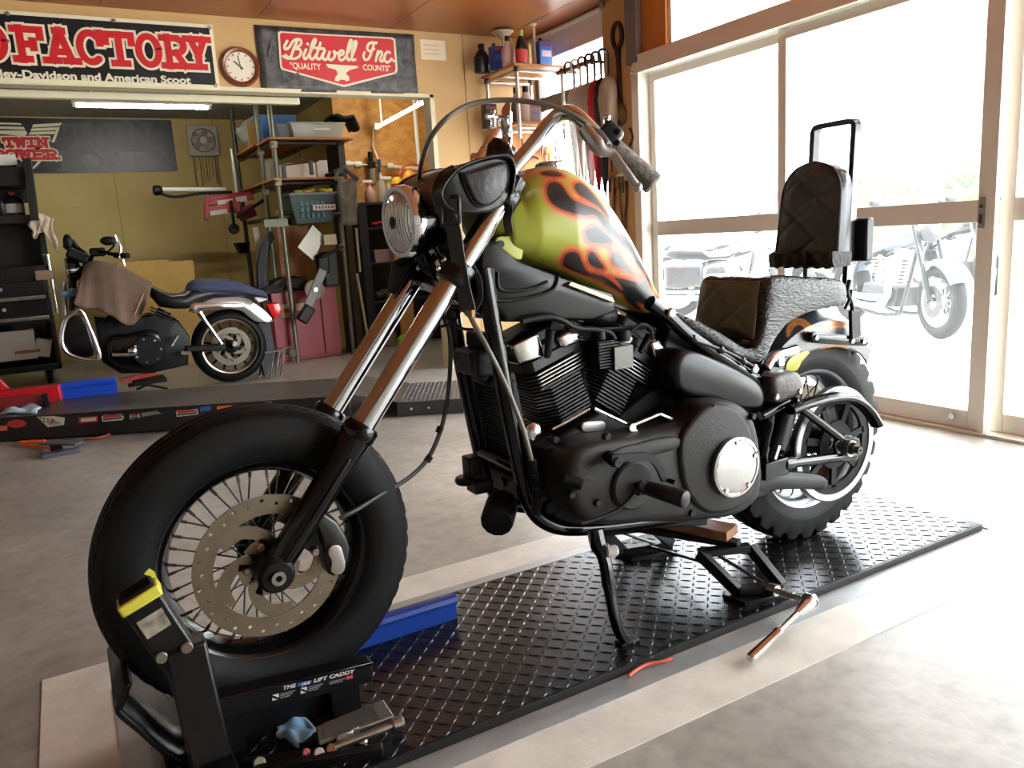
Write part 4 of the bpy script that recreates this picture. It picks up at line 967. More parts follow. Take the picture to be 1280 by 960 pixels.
g = G(); g.prism(KL([(1060, 388), (1072, 388), (1072, 420), (1061, 424)], -.115), (0, -.012, 0)); g.tube(smooth_path(KL([(1062, 350), (1059, 365), (1064, 378), (1066, 392)], -.11), 4), .007, 8); g.tube(smooth_path(KL([(1056, 386), (1062, 374), (1064, 362)], -.11), 4), .006, 8); obj('sissy_bracket', g, SATBLACK, fnd, bevel=.002)
# ------------------------------------------------ seat
SEATL = M('cracked_seat_leather', (18, 17, 17), .26, 0, bump=.55, bscale=70, stretch=(1, 1, 3))
st = [((838, 384), (836, 392), .05), ((850, 387), (850, 400), .085), ((872, 398), (872, 415), .11), ((905, 416), (900, 433), .125), ((930, 433), (925, 447), .13), ((942, 430), (943, 455), .132), ((949, 408), (958, 446), .134), ((953, 378), (968, 427), .134), ((958, 353), (977, 414), .134), ((966, 345), (986, 404), .134), ((985, 344), (1005, 393), .134), ((1015, 346), (1025, 387), .132), ((1045, 347), (1050, 383), .13), ((1058, 352), (1060, 382), .125)]
rings = []
for t, b, hw in st:
    T = K(*t, -.125); Bm = K(*b, -.13); T.y = Bm.y = CY; up = (T-Bm); L = up.length; up.normalize()
    pr_ = [(-.94, 0), (-1, .18*L), (-1.0, .6*L), (-.97, .86*L), (-.9, .97*L), (-.78, L), (-.5, L-.012 if L < .1 else L-.003), (0, L-.018 if L < .1 else L), (.5, L-.012 if L < .1 else L-.003), (.78, L), (.9, .97*L), (.97, .86*L), (1.0, .6*L), (1, .18*L), (.94, 0)]
    rings.append([Bm+up*z+V(0, y*hw, 0) for y, z in pr_])
# refine lengthwise
dens = []
for j in range(len(rings[0])):
    dens.append(smooth_path([r[j] for r in rings], 4))
rings = [[dens[j][i] for j in range(len(dens))] for i in range(len(dens[0]))]
g = G(); g.loft(rings); seat = obj('seat', g, SEATL, bike, smooth=50)
QB = M('brown_quilted_leather', (80, 70, 69), .5, 0, bump=.2, bscale=120)  # leather colour lightened to stand in for window glare
QK = M('black_quilted_leather', (54, 54, 59), .4, 0, bump=.2, bscale=140)  # black leather, likewise lifted towards grey for the glare
def quilt(u, v, nu, nv):
    a = abs(((u*nu+v*nv) % 1)-.5)*2; b = abs(((u*nu-v*nv) % 1)-.5)*2
    return min(1-abs(a)**6, 1-abs(b)**6)
# quilted front face of the passenger hump
fa, fb2 = K(946, 425, -.125), K(957, 352, -.125); g = G(); rows = []
nrm = (fb2-fa).cross(V(0, 1, 0)).normalized(); nrm = nrm if nrm.x < 0 else -nrm
for i in range(41):
    v = i/40; row = []
    for j in range(41):
        u = j/40; w = .118-.012*v
        ed = min(1, 6*min(u, 1-u, v+.02, 1.02-v)); p = fa+(fb2-fa)*v+V(0, 0, 0); p.y = CY+(u*2-1)*w
        row.append(p+nrm*(.004+.016*ed*(.55+.45*quilt(u, v, 1.5, 1.2))))
    rows.append(row)
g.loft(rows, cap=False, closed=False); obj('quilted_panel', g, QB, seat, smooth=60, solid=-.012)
g = G()
for t in ((905, 410, -.02), (913, 406, .02), (922, 412, -.03)): g.strap([K(*t), K(t[0]+14, t[1]-2, t[2]-.02), K(t[0]+26, t[1]+4, t[2]-.05)], .012, .003, (0, 0, 1))
obj('torn_leather', g, M('torn_leather', (70, 56, 44), .7), seat)
# ------------------------------------------------ backrest and sissy bar
b0 = K(1048, 322, -.105); bx = b0.x; z0 = b0.z; zt = K(1036, 203, 0).z; lean = .03
hw0 = .112
def brow(v, inset=0.): # half width of the tombstone at height v
    t = max(0, (v-.62)/.38); return (hw0-inset-.012*v)*math.sqrt(max(0, 1-t**2.6))
g = G(); rows = []
N = 56
def bpnt(v, y, off): return V(bx-.01+lean*v-off, CY+y, z0+(zt-z0)*v)
for i in range(N+1):
    v = i/N; v = min(v, .997); w = brow(v); row = []
    for j in range(49):
        u = j/48; y = (u*2-1)*w
        ed = min(1, 5*min(u, 1-u)*w/hw0+.0, 7*(v+.03), 7*(1.03-v)); ed = max(0, ed)
        row.append(bpnt(v, y, .020*ed**.5*(.6+.4*quilt(u*w/hw0+(1-w/hw0)/2, v, 1.5, 2.4)) if ed > 0 else 0))
    rows.append(row)
g.loft(rows, cap=False, closed=False)
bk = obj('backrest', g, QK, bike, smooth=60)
g = G(); ol = [(brow(min(i/30, .999)), i/30) for i in range(31)]; out = [(-w, v) for w, v in ol]+[(w, v) for w, v in ol[::-1]]
g.loft([[bpnt(v, y*1.0, .0) for y, v in out], [bpnt(v, y*1.03, -.012) for y, v in out], [bpnt(v, y*1.03, -.042) for y, v in out], [bpnt(v, y*.96, -.05) for y, v in out]]); obj('backrest_shell', g, M('shiny_black_vinyl', (26, 27, 30), .22), bk, smooth=60)
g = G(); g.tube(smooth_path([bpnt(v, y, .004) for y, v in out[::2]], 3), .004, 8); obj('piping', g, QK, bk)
g = G(); rows = []
for i in range(25):
    u = i/24; y = (u*2-1)*.118
    rows.append([bpnt(-.03, y, .03+.006*math.sin(u*37)), bpnt(.06+.015*math.sin(u*29+1), y, .034+.006*math.sin(u*23)), bpnt(.05+.01*math.sin(u*31), y, -.05), bpnt(-.09+.012*math.sin(u*17), y, -.05), bpnt(-.10+.015*math.sin(u*41), y, .02)])
g.loft(rows); obj('ragged_base_strap', g, M('torn_black_leather', (38, 33, 33), .6, 0, bump=.6, bscale=80), bk, smooth=30)
BARM = M('sissy_bar_black', (18, 19, 24), .25, 0, coat=.4)
sa, sb = K(1071, 150, -.072), K(1058, 370, -.072)
def sp_(t, y): p = sa+(sb-sa)*t; return V(p.x, CY+y, p.z)
g = G(); pth = [sp_(1, -.072), sp_(.03, -.072), sp_(.006, -.066), sp_(0, -.054), sp_(0, .054), sp_(.006, .066), sp_(.03, .072), sp_(1, .072)]
g.sweep(pth, [(-.015, -.008), (.015, -.008), (.015, .008), (-.015, .008)], up=(1, 0, .12)); g.rod(sp_(.42, -.07), sp_(.42, .07), .007, 8); sb_ = obj('sissy_bar', g, BARM, bike, bevel=.002)
g = G(); q = K(1073, 300, -.085); g.cbox(q+V(.02, .05, 0), (.035, .15, .125)); obj('plate_box', g, M('plate_box_black', (22, 23, 26), .4), sb_, bevel=.006)
# tail lamp under the fender tip
g = G(); g.ell(K(1080, 432, -.04)+V(.02, .03, 0), (.025, .03, .022), 16, 10); obj('tail_lamp', g, M('smoked_red', (90, 20, 18), .2), fnd)
# ================================================================ LEATHER TOOL BAG (tied across the fork)
BAGM = M('black_bag_leather', (22, 21, 22), .34, 0, var=.2, vscale=9, bump=.12, bscale=70)
bag = thing('leather_bag', K(600, 270, 0), 'black leather roll bag strapped across the chrome fork under the handlebar', 'bag')
ep = [(560, 222), (574, 210), (597, 201), (622, 196), (634, 199), (640, 213), (638, 236), (630, 256), (612, 265), (590, 268), (566, 266), (553, 256), (549, 240)]
def bagsec(d, k=1.): 
    P = smooth_path([K(x, y, -.135) for x, y in ep], 3, closed=True); c = sum(P, V(0, 0, 0))/len(P)
    return [V(c.x+(p.x-c.x)*k, CY+d, c.z+(p.z-c.z)*k) for p in P]
g = G(); g.loft([bagsec(-.142, .9), bagsec(-.136, .98), bagsec(-.125, 1.), bagsec(0, 1.03), bagsec(.125, 1.), bagsec(.137, .97), bagsec(.142, .88)]); obj('bag_body', g, BAGM, bag, smooth=50)
def bagarc(d, i0, i1, k): return [p for p in bagsec(d, k)][i0:i1]
g = G(); rows = []
for d in [-.15, -.146, -.12, -.06, 0, .06, .12, .146, .15]:
    s = bagsec(d, 1.02); rows.append([s[i % len(s)] for i in range(-9, 20)])
rows = [[p+(V(0, 0, .004) if k in (0, 8) else V(0, 0, 0)) for p in r] for k, r in enumerate(rows)]
g.loft(rows, cap=False, closed=False); obj('bag_flap', g, BAGM, bag, smooth=60, solid=.004)
g = G(); tri = smooth_path(KL([(577, 219), (584, 216), (622, 204), (630, 207), (632, 226), (624, 246), (608, 257), (596, 256), (588, 246)], -.146), 3, closed=True); g.prism_b(tri, (0, -.01, 0), .006); ep_ = obj('end_panel', g, BAGM, bag, smooth=50)
g = G(); g.tube(tri, .0035, 7, closed=True); obj('end_piping', g, M('worn_edge_leather', (70, 62, 60), .6), ep_)
STR = M('dark_strap_leather', (40, 38, 38), .5, 0, bump=.15, bscale=80)
for px, dn, ln in ((565, -.12, 0), ):
    s = [K(578, 216, -.118), K(562, 226, -.118), K(556, 244, -.118), K(560, 262, -.12), K(566, 285, -.13), K(572, 320, -.135), K(578, 355, -.138), K(586, 388, -.138)]
    s = [p+V(-.012, 0, .004) if i < 4 else p for i, p in enumerate(s)]
    g = G(); g.sweep(smooth_path(s, 5), [(-.002, -.016), (.002, -.016), (.002, .016), (-.002, .016)], up=(-.75, -.6, .1)); so = obj('strap', g, STR, bag)
    g = G(); bc = K(563, 264, -.14); u, w = V(.62, -.75, 0).normalized(), V(0.06, 0, 1).normalized()
    pts = [bc+u*a+w*b for a, b in ((-.018, .028), (.018, .028), (.02, .022), (.02, -.022), (.018, -.028), (-.018, -.028), (-.02, -.022), (-.02, .022))]; g.tube(pts, .0042, 8, closed=True); g.rod(bc+w*.0-u*.002, bc+w*.03, .003, 8); obj('buckle', g, DARKMETAL, so)
g = G(); s = [K(633, 245, -.13), K(636, 262, -.135), K(634, 275, -.14), K(637, 293, -.14)]; g.sweep(smooth_path(s, 4), [(-.002, -.009), (.002, -.009), (.002, .009), (-.002, .009)], up=(-.7, -.7, .1)); obj('strap', g, STR, bag)
g = G(); s = [K(588, 330, -.12), K(598, 348, -.12), K(600, 372, -.12), K(592, 388, -.125)]; g.sweep(smooth_path(s, 4), [(-.002, -.006), (.002, -.006), (.002, .006), (-.002, .006)], up=(-.7, -.7, .1)); obj('strap', g, STR, bag)
g = G(); g.cbox(K(589, 390, -.13), (.008, .02, .02)); obj('strap_tip', g, M('raw_tan_leather', (186, 140, 96), .6), bag)
# ================================================================ LIFT PLATE AND WHAT STANDS ON IT
TREAD = M('tread_plate_black', (58, 61, 66), .27, .9, rgb2=(74, 74, 76), vscale=5, detail=5)
lift = thing('lift_platform', (1.2, CY, 0), 'black diamond tread lift plate set in the floor under the green motorcycle', 'lift')
g = G(); g.box((PX0, PY0, -.02), (PX1, PY1, PZ)); obj('platform', g, M('lift_side_black', (20, 20, 21), .45), lift, smooth=None)
g = G(); g.box((PX0+.002, PY0+.006, PZ), (PX1-.006, PY1-.004, PZ+.0012))
s = .029; nx = int((PX1-PX0)/s); ny = int((PY1-PY0)/s); lx, ly = .0165, .0036
for i in range(nx):
    for j in range(ny):
        x, y = PX0+.014+i*s, PY0+.016+j*s
        if y > PY1-.016 or x > PX1-.016: continue
        ca_ = (1, 1) if (i+j) % 2 else (1, -1); a = math.radians(45)*ca_[1]; u = V(math.cos(a), math.sin(a), 0); w = V(-u.y, u.x, 0); c = V(x, y, PZ+.0012)
        g.add([c-u*lx, c-w*ly, c+u*lx, c+w*ly, c-u*lx*.45+V(0, 0, .0019), c+u*lx*.45+V(0, 0, .0019)], [(0, 1, 4), (1, 5, 4), (1, 2, 5), (2, 3, 5), (3, 4, 5), (3, 0, 4)])
obj('tread_plate', g, TREAD, lift, smooth=None)
# ---------------- wheel cradle box under the front tyre
BOXB = M('cradle_black', (13, 13, 14), .36, spec=.3)
cr = thing('wheel_cradle', (.28, CY-.09, PZ), 'low black box rail with white lettering beside the foot of the front tyre', 'wheel cradle')
q0, q1 = K(466, 828, -.112), K(310, 865, -.112); uu = (q1-q0).normalized(); nn = V(0, -1, 0); up = V(-uu.z, 0, uu.x); up = up if up.z > 0 else -up
q0 = q0-up*.046
def cq(a, n, z): return q0+uu*a+nn*n+up*z
Lc = .37
g = G(); g.loft([[cq(0, 0, 0), cq(0, 0, .046), cq(0, -.042, .046), cq(0, -.042, 0)], [cq(Lc, 0, 0), cq(Lc, 0, .046), cq(Lc, -.042, .046), cq(Lc, -.042, 0)]]); obj('cradle_box', g, BOXB, cr, bevel=.003)
g = G(); g.loft([[cq(0, .003, .040), cq(0, .003, .049), cq(0, -.004, .049), cq(0, -.004, .040)], [cq(Lc, .003, .040), cq(Lc, .003, .049), cq(Lc, -.004, .049), cq(Lc, -.004, .040)]]); obj('rolled_edge', g, GLOSSBLACK, cr, bevel=.002)
g = G(); pa2, pb2 = cq(.03, 0, 0), cq(.34, 0, 0); g.loft([[V(p.x, CY-.080, PZ), V(p.x, CY-.080, p.z), V(p.x, CY-.074, p.z), V(p.x, CY-.074, PZ)] for p in (pa2, pb2)]); obj('cradle_shade_web', g, BOXB, cr)  # black wall added so that the gap under the box looks shaded
for a_ in (.06, .30):
    p = cq(a_, -.02, 0); g = G(); g.box((p.x-.03, p.y-.016, PZ), (p.x+.03, p.y+.016, p.z+.004)); obj('cradle_foot', g, BOXB, cr)
LW = M('sticker_white', (206, 206, 200), .5); LBL = M('sticker_blue', (40, 92, 170), .5); LRD = M('sticker_red', (190, 60, 48), .5)
o0 = cq(.19, .0015, .034); u_ = -uu
text_mesh('lettering', 'THE', o0+u_*.0, u_, up, .0085, LW, cr, width=.026, bold=.02, shear=.2)
text_mesh('lettering', 'LIFT CADDY', o0+u_*.062, u_, up, .0085, LW, cr, width=.088, bold=.02, shear=.2)
def patch(name, o, u, v, w, h, mat, parent, n=None, t=.0008, slant=0.):
    n = n or u.cross(v); g = G(); g.prism([o, o+u*w, o+u*w+v*h+u*slant, o+v*h+u*slant], n*t); return obj(name, g, mat, parent, smooth=None)
lg = patch('blue_logo', o0+u_*.028-up*.0005, u_, up, .028, .010, LBL, cr, slant=.004)
text_mesh('lettering', 'J&S', o0+u_*.036+nn*.001, u_, up, .0055, LW, lg, width=.018, bold=.01)
for k, x in enumerate((-.022, .035)): 
    patch('sticker', cq(.19-x, .0015, .016), u_, up, .013, .012, LW, cr); g = G(); stroke(g, [cq(.19-x, .0025, .026), cq(.19-x-.012, .0025, .018)], .004, nn, .0005); obj('sticker_mark', g, BOXB, cr, smooth=None)
    for r in range(3): patch('small_print', cq(.19-x-.016, .0015, .025-.004*r), u_, up, .03-.005*r, .0016, M('print_grey', (130, 130, 128), .5), cr)
for r in range(2): patch('small_print', cq(.19-.095, .0015, .025-.004*r), u_, up, .034-.006*r, .0016, MATS['print_grey'], cr)
patch('sticker_red', cq(.19-.131, .0015, .0225), u_, up, .014, .007, LRD, cr)
g = G(); g.box((.17, CY-.05, PZ), (.40, CY+.05, PZ+.031)); obj('cradle_tray', g, BOXB, cr, bevel=.003)
# ---------------- wheel clamp: leaning arm with yellow taped end
CLB = M('clamp_black', (15, 15, 15), .32, 0, var=.4, vscale=10, spec=.35)
ck = thing('wheel_clamp', (.12, 1.47, PZ), 'black wheel clamp with yellow taped arm end in front of the front tyre', 'wheel clamp')
A0, A1, A2 = oY(172, 742, 1.47), oY(238, 840, 1.455), oY(262, 945, 1.45); A2.z = max(A2.z, PZ+.012)
def arm(g, pts, w, t): g.sweep(pts, [(-t/2, -w/2), (t/2, -w/2), (t/2, w/2), (-t/2, w/2)], up=(0, 1, 0))
g = G(); arm(g, [A0, A1], .066, .05); obj('upper_arm', g, CLB, ck, bevel=.006)
g = G(); arm(g, [A1+(A1-A2)*.35, A2], .072, .058); obj('lower_arm', g, CLB, ck, bevel=.006)
d0 = (A1-A0).normalized(); w0 = V(d0.z, 0, -d0.x)
g = G(); arm(g, [A0-d0*.004, A0+d0*.018], .074, .058); obj('yellow_tape', g, M('yellow_tape', (208, 200, 66), .5, 0, var=.12, vscale=20), ck, bevel=.004)
g = G(); g.cbox(A0-d0*.006, (.062, .045, .012), Matrix((w0, V(0, 1, 0), w0.cross(V(0, 1, 0)))).transposed()); obj('end_pad', g, RUBBER, ck, bevel=.004)
g = G(); g.strap([A0+V(.03, .02, 0), A0+V(.028, .025, .02), A0+V(.02, .02, .03)], .012, .003, (0, 1, 0)); obj('tape_end', g, MATS['yellow_tape'], ck)
lb0 = A0+d0*.035
g = G(); g.prism([lb0-w0*.022+V(0, -.0255, 0), lb0+w0*.024+V(0, -.0255, 0), lb0+w0*.024+d0*.036+V(0, -.0255, 0), lb0-w0*.02+d0*.036+V(0, -.0255, 0)], (0, -.0012, 0)); obj('worn_label', g, M('worn_label', (168, 160, 140), .7, 0, rgb2=(96, 88, 76), vscale=55), ck, smooth=None)
g = G()
for s in (-.02, .022): g.cyl(A0+d0*.118+w0*s+V(0, -.026, 0)-d0*s*.25, (0, -1, 0), .011, .007, 14, bev=.002)
sep('clamp_rivet', g, M('rivet_grey', (120, 112, 100), .45, .6), ck)
g = G(); fl = [V(.115, 0, .026), V(.06, 0, .05), V(.0, 0, .145), V(-.026, 0, .19), V(-.02, 0, .21), V(-.002, 0, .245)]
rows = [[V(p.x, CY-.125, p.z), V(p.x, CY+.13, p.z)] for p in smooth_path(fl, 3)]
g.loft(rows, cap=False, closed=False); obj('stop_plate', g, CLB, ck, solid=.012)
g = G(); g.box((.06, CY-.2, PZ), (.16, CY-.1, PZ+.02)); g.beam(A2+V(0, 0, .01), V(.10, CY-.12, .05), .05, .04); obj('clamp_foot', g, CLB, ck, bevel=.004)
g = G(); g.cyl(V(.085, 1.5, .15), (0, -1, 0), .012, .01, 12); obj('clamp_bolt', g, STEEL, ck)
# ---------------- blue side rail
BLU = M('blue_enamel', (24, 62, 150), .32, 0, coat=.3, var=.1, vscale=6)
g = G(); Yb = CY+.15; xr = .772
prof = [(Yb-.02, PZ), (Yb-.02, .062), (Yb-.03, .066), (Yb-.034, .076), (Yb-.03, .086), (Yb-.02, .09), (Yb-.008, .088), (Yb, .08), (Yb, PZ)]
g.loft([[V(.2, y, z) for y, z in prof], [V(xr, y, z) for y, z in prof]]); o = obj('ramp_rail', g, BLU, smooth=30); tag(o, 'blue enamelled steel rail behind the front tyre on the lift plate', 'rail')
# ---------------- foot pedal
PDM = M('pedal_grey', (136, 132, 124), .38, .75, var=.15, vscale=30)
pd = thing('foot_pedal', (.39, 1.42, PZ), 'grey ribbed foot pedal with a roller hinge beside the blue rag', 'pedal')
p00, p01, p11, p10 = oZ(395, 908, .062), oZ(399, 928, .05), oZ(493, 895, .05), oZ(479, 874, .062)
g = G(); g.loft([[p00, p01, p01-up*.008, p00-up*.008], [p10, p11, p11-up*.008, p10-up*.008]]); pad = obj('tread_pad', g, PDM, pd, bevel=.002)
g = G()
for i in range(24):
    a, b = p00+(p10-p00)*(.1+.74*i/24), p01+(p11-p01)*(.1+.74*i/24); g.beam(a+(b-a)*.06+up*.001, a+(b-a)*.92+up*.001, .0026, .004)
sep('pad_rib', g, PDM, pad)
h0, h1 = oZ(455, 920, .04), oZ(492, 906, .042); hd = (h1-h0).normalized()
g = G(); g.rod(h0-hd*.06, h1, .0085, 14); g.tube([h1-hd*.004, h1-hd*.001, h1+hd*.018, h1+hd*.022], [.01, .0135, .0135, .008], 18); obj('roller', g, STEEL, pd)
g = G(); q = oZ(438, 925, .035); g.cbox(q+V(-.01, .0, .0), (.035, .006, .04)); g.cbox(q+V(.012, .006, .01), (.02, .006, .02)); obj('hinge_bracket', g, PDM, pd, bevel=.003)
g = G(); g.cyl(q+V(.02, -.012, -.018), (0, 0, 1), .011, .018, 14, bev=.003); obj('hinge_bolt', g, ALU, pd)
b0_, b1_ = oZ(318, 965, .03), oZ(479, 937, .03)
g = G(); g.beam(b0_, b1_, .018, .022); g.beam(b0_+V(-.01, .045, -.004), b0_+(b1_-b0_)*.6+V(0, .03, -.004), .02, .012); obj('base_bar', g, CLB, pd, bevel=.003)
for (x, y, c, r) in ((398, 943, (176, 168, 158), .011), (413, 938, (128, 84, 56), .011), (382, 942, (196, 104, 120), .008), (324, 955, (150, 146, 130), .012)):
    g = G(); g.cyl(oZ(x, y, .034), (0, -.7, .7), r, .012, 16, bev=.003); obj('fitting', g, M('fitting_%d' % c[0], c, .4, .5), pd)
g = G(); g.cyl(oZ(394, 930, .02), (.3, -.3, 1), .012, .02, 12); obj('spring_seat', g, DARKMETAL, pd)
# ---------------- blue shop rag
def rag(name, quad, z, label, cat, mat, amp=.012, seed=1, parent=None, n=18):
    rnd = random.Random(seed); ph = [rnd.uniform(0, 6.3) for _ in range(6)]; g = G(); rows = []
    for i in range(n):
        row = []
        for j in range(n):
            u, v = i/(n-1), j/(n-1); p = quad[0]*(1-u)*(1-v)+quad[1]*u*(1-v)+quad[2]*u*v+quad[3]*(1-u)*v
            e = min(1, 6*min(u, 1-u, v, 1-v)+.35)
            p = p+V(.008*math.sin(9*v+ph[0])*(1 if u in (0, 1) else .3), .008*math.sin(8*u+ph[1])*(1 if v in (0, 1) else .3), 0)
            row.append(V(p.x, p.y, z+.003+amp*e*(1+.6*math.sin(7*u+5*v+ph[2])+.5*math.sin(11*u-9*v+ph[3])+.3*math.sin(17*v+ph[4]))))
        rows.append(row)
    g.loft(rows, cap=False, closed=False); o = obj(name, g, mat, smooth=60, solid=.003); return tag(o, label, cat)
RAGB = M('pale_blue_paper', (132, 178, 214), .85, 0, var=.08, vscale=15)
rag('shop_rag', [oZ(341, 915, .03), oZ(368, 932, .03), oZ(397, 908, .03), oZ(368, 882, .03)], PZ+.002, 'crumpled pale blue paper rag on the lift plate beside the foot pedal', 'rag', RAGB, .0055, 3)
# ---------------- lifting jack, wood block, ratchet, hose
JB = M('jack_black', (14, 14, 15), .35)
jk = thing('scissor_jack', (1.44, CY-.05, PZ), 'black scissor jack standing on the lift plate under the engine', 'jack')
z1, z0_ = .118, PZ+.022
for nm, tops, bots in (('n', (V(1.395, 1.515, z1), V(1.53, 1.46, z1)), (V(1.425, 1.405, z0_), V(1.535, 1.355, z0_))), ('f', (V(1.285, 1.80, z1), V(1.42, 1.745, z1)), (V(1.35, 1.795, z0_), V(1.50, 1.75, z0_)))):
    for t, b in zip(tops, bots):
        g = G(); g.beam(t, b, .022, .03); obj('jack_arm', g, JB, jk, bevel=.002)
    g = G(); g.beam(tops[0], tops[1], .03, .02); obj('top_channel', g, JB, jk, bevel=.002)
    g = G(); g.beam(bots[0], bots[1], .03, .022); c = (bots[0]+bots[1])/2; g.prism([V(c.x-.085, c.y+.05, PZ), V(c.x+.06, c.y+.0, PZ), V(c.x+.075, c.y-.05, PZ), V(c.x-.075, c.y-.02, PZ)], (0, 0, .012)); obj('jack_foot', g, JB, jk, bevel=.002)
    g = G(); g.rod(tops[0]+(tops[1]-tops[0])*.25, bots[0]+(bots[1]-bots[0])*.75, .005, 8); obj('brace', g, JB, jk)
g = G(); g.beam(V(1.42, 1.76, .05), V(1.41, 1.50, .09), .006, .008); obj('link_rod', g, JB, jk)
g = G(); g.beam(V(1.5, 1.47, .132), V(1.36, 1.74, .132), .035, .018); obj('lifting_bar', g, DARKMETAL, jk, bevel=.002)
rh = oZ(1012, 752, .06); js = V(1.49, 1.345, .05)
g = G(); d = (rh-js).normalized(); g.rod(js-d*.05, rh, .008, 12); g.tube([js-d*.01, js+d*.015], .015, 14)
for k in range(5): g.tube([js+d*(.03+.008*k), js+d*(.034+.008*k)], .0105, 12)
obj('jack_screw', g, STEEL, jk)
WOOD = M('reddish_wood', (122, 80, 58), .6, 0, rgb2=(156, 108, 82), vscale=9, stretch=(6, 1.2, 6), bump=.1, bscale=30)
g = G(); a, b = V(1.497, 1.492, .157), V(1.40, 1.745, .157); g.beam(a, b, .075, .028); o = obj('wood_block', g, WOOD, bevel=.003); tag(o, 'reddish wood block lying on the jack under the engine', 'block')
rt = thing('ratchet_wrench', (rh.x, rh.y, .02), 'chrome ratchet wrench fitted on the jack screw beside the lift plate', 'ratchet')
he = oZ(937, 824, .018); hd = (he-rh).normalized(); u2 = hd.cross(V(0, 0, 1)).normalized(); n3 = u2.cross(hd)
g = G(); g.cyl(rh-d*.014, d, .021, .028, 22, bev=.004); g.tube([rh, rh+hd*.04, rh+hd*.06], [.019, .014, .009], 16); obj('ratchet_head', g, CHROME, rt)
g = G(); g.cyl(rh+d*.0135, d, .009, .004, 16); obj('drive_button', g, DARKMETAL, rt)
L = (he-rh).length
g = G(); g.tube([rh+hd*x for x in (.05, L*.52, L*.53, L*.56, L*.57, L*.97, L)], [.0075, .0075, .0115, .0115, .0095, .0125, .009], 16); obj('handle', g, CHROME, rt)
g = G(); hs = [oZ(x, y, .012) for x, y in ((786, 845), (796, 837), (810, 830), (828, 827), (840, 823))]; g.tube(smooth_path(hs, 4), .004, 8); o = obj('air_hose', g, M('orange_hose', (206, 84, 50), .45)); tag(o, 'short loop of orange air hose at the near edge of the lift plate', 'hose')
# ================================================================ SIGNS ON THE FRONT PARTITION
SX, SZ, SN = V(1, 0, 0), V(0, 0, 1), V(0, -1, 0)
def bx(px0, py0, px1, py1, Y, dp):
    """corners of a box whose front face fills the pixel rectangle on the plane Y"""
    ym, xm = (py0+py1)/2, (px0+px1)/2
    return V(oY(px0, ym, Y).x, Y, oY(xm, py1, Y).z), V(oY(px1, ym, Y).x, Y+dp, oY(xm, py0, Y).z)
SIGNB = M('sign_black', (22, 22, 28), .3); SCREAM = M('sign_cream', (236, 226, 196), .45); SRED = M('sign_red', (206, 26, 34), .4)
def SP(x, y, Y): return oY(x, y, Y)
# --- shop sign
Y0 = YS-.02
zt, zb = oY(265, 31, Y0).z, oY(274, 111, Y0).z; x1 = oY(270, 70, Y0).x
sg = thing('shop_sign', ((x1-1.6)/2, YS, zb), 'long black shop sign with big red letters above the back room opening', 'sign')
g = G(); g.box((-1.6, Y0, zb), (x1, YS-.002, zt)); obj('sign_border', g, SCREAM, sg, smooth=None)
g = G(); g.box((-1.58, Y0-.004, zb+.022), (x1-.022, Y0, zt-.022)); obj('sign_panel', g, SIGNB, sg, smooth=None)
yl = Y0-.0045
tl, tr, bl_, br = SP(13, 33, yl), SP(259, 47.5, yl), SP(17, 76, yl), SP(256.5, 86.5, yl)
zT, zBt = (tl.z+tr.z)/2, (bl_.z+br.z)/2; xa, xb = tl.x, tr.x; W_ = xb-xa; H_ = zT-zBt
fr_ = {'F': (0, .145), 'A': (.142, .165), 'C': (.292, .145), 'T': (.44, .155), 'O': (.598, .145), 'R': (.738, .155), 'Y': (.875, .13)}
gr, gc_ = G(), G()
for i, (ch, (o, w)) in enumerate(list(fr_.items())):
    oo = V(xa+W_*o, yl, zBt); ww = W_*w*.97
    slab(gc_, ch, oo, SX, SZ, ww, H_, .064, SN, .0025)
    slab(gr, ch, oo-V(0, .0045, 0), SX, SZ, ww, H_, .038, SN, .0022)
slab(gc_, 'O', V(xa-W_*.165, yl, zBt), SX, SZ, W_*.14, H_, .064, SN, .0025); slab(gr, 'O', V(xa-W_*.165, yl-.0045, zBt), SX, SZ, W_*.14, H_, .038, SN, .0022)
obj('letter_outline', gc_, SCREAM, sg, smooth=None); obj('red_lettering', gr, SRED, sg, smooth=None)
a, b = SP(1, 98, yl), SP(239, 104, yl)
text_mesh('cream_lettering', 'ley-Davidson and American Scoot', V(a.x, yl, b.z-.004), SX, SZ, .042, SCREAM, sg, width=b.x-a.x, bold=.035)
for x, y in ((9, 17), (142, 26), (262, 35), (270, 107)):
    g = G(); g.cyl(SP(x, y, Y0-.004), SN, .012, .006, 14, bev=.002); obj('sign_screw', g, ALU, sg)
# --- clock
cc_ = SP(301, 83, YS-.03); cr_ = (SP(326, 83, YS-.03).x-SP(277, 83, YS-.03).x)/2
ck2 = thing('wall_clock', (cc_.x, YS, cc_.z-cr_), 'round wooden wall clock between the shop sign and the red shield banner', 'clock')
c0 = V(cc_.x, YS-.003, cc_.z)
g = G(); g.lathe([(cr_*.74, .0), (cr_, .0), (cr_*.99, .02), (cr_*.9, .034), (cr_*.80, .03), (cr_*.76, .016), (cr_*.74, .016)], c0, SN, 48, closed=True); obj('clock_frame', g, M('clock_wood', (128, 58, 30), .3, coat=.4), ck2)
g = G(); g.cyl(c0, SN, cr_*.77, .015, 40); obj('clock_face', g, M('clock_face', (236, 226, 204), .4), ck2)
INK = M('clock_ink', (60, 56, 50), .5)
g = G()
for k in range(12):
    a = math.radians(30*k); d = V(math.sin(a), 0, math.cos(a)); g.beam(c0+SN*.016+d*cr_*.6, c0+SN*.016+d*cr_*.69, .007, .001, up=SN)
sep('hour_mark', g, INK, ck2, smooth=None)
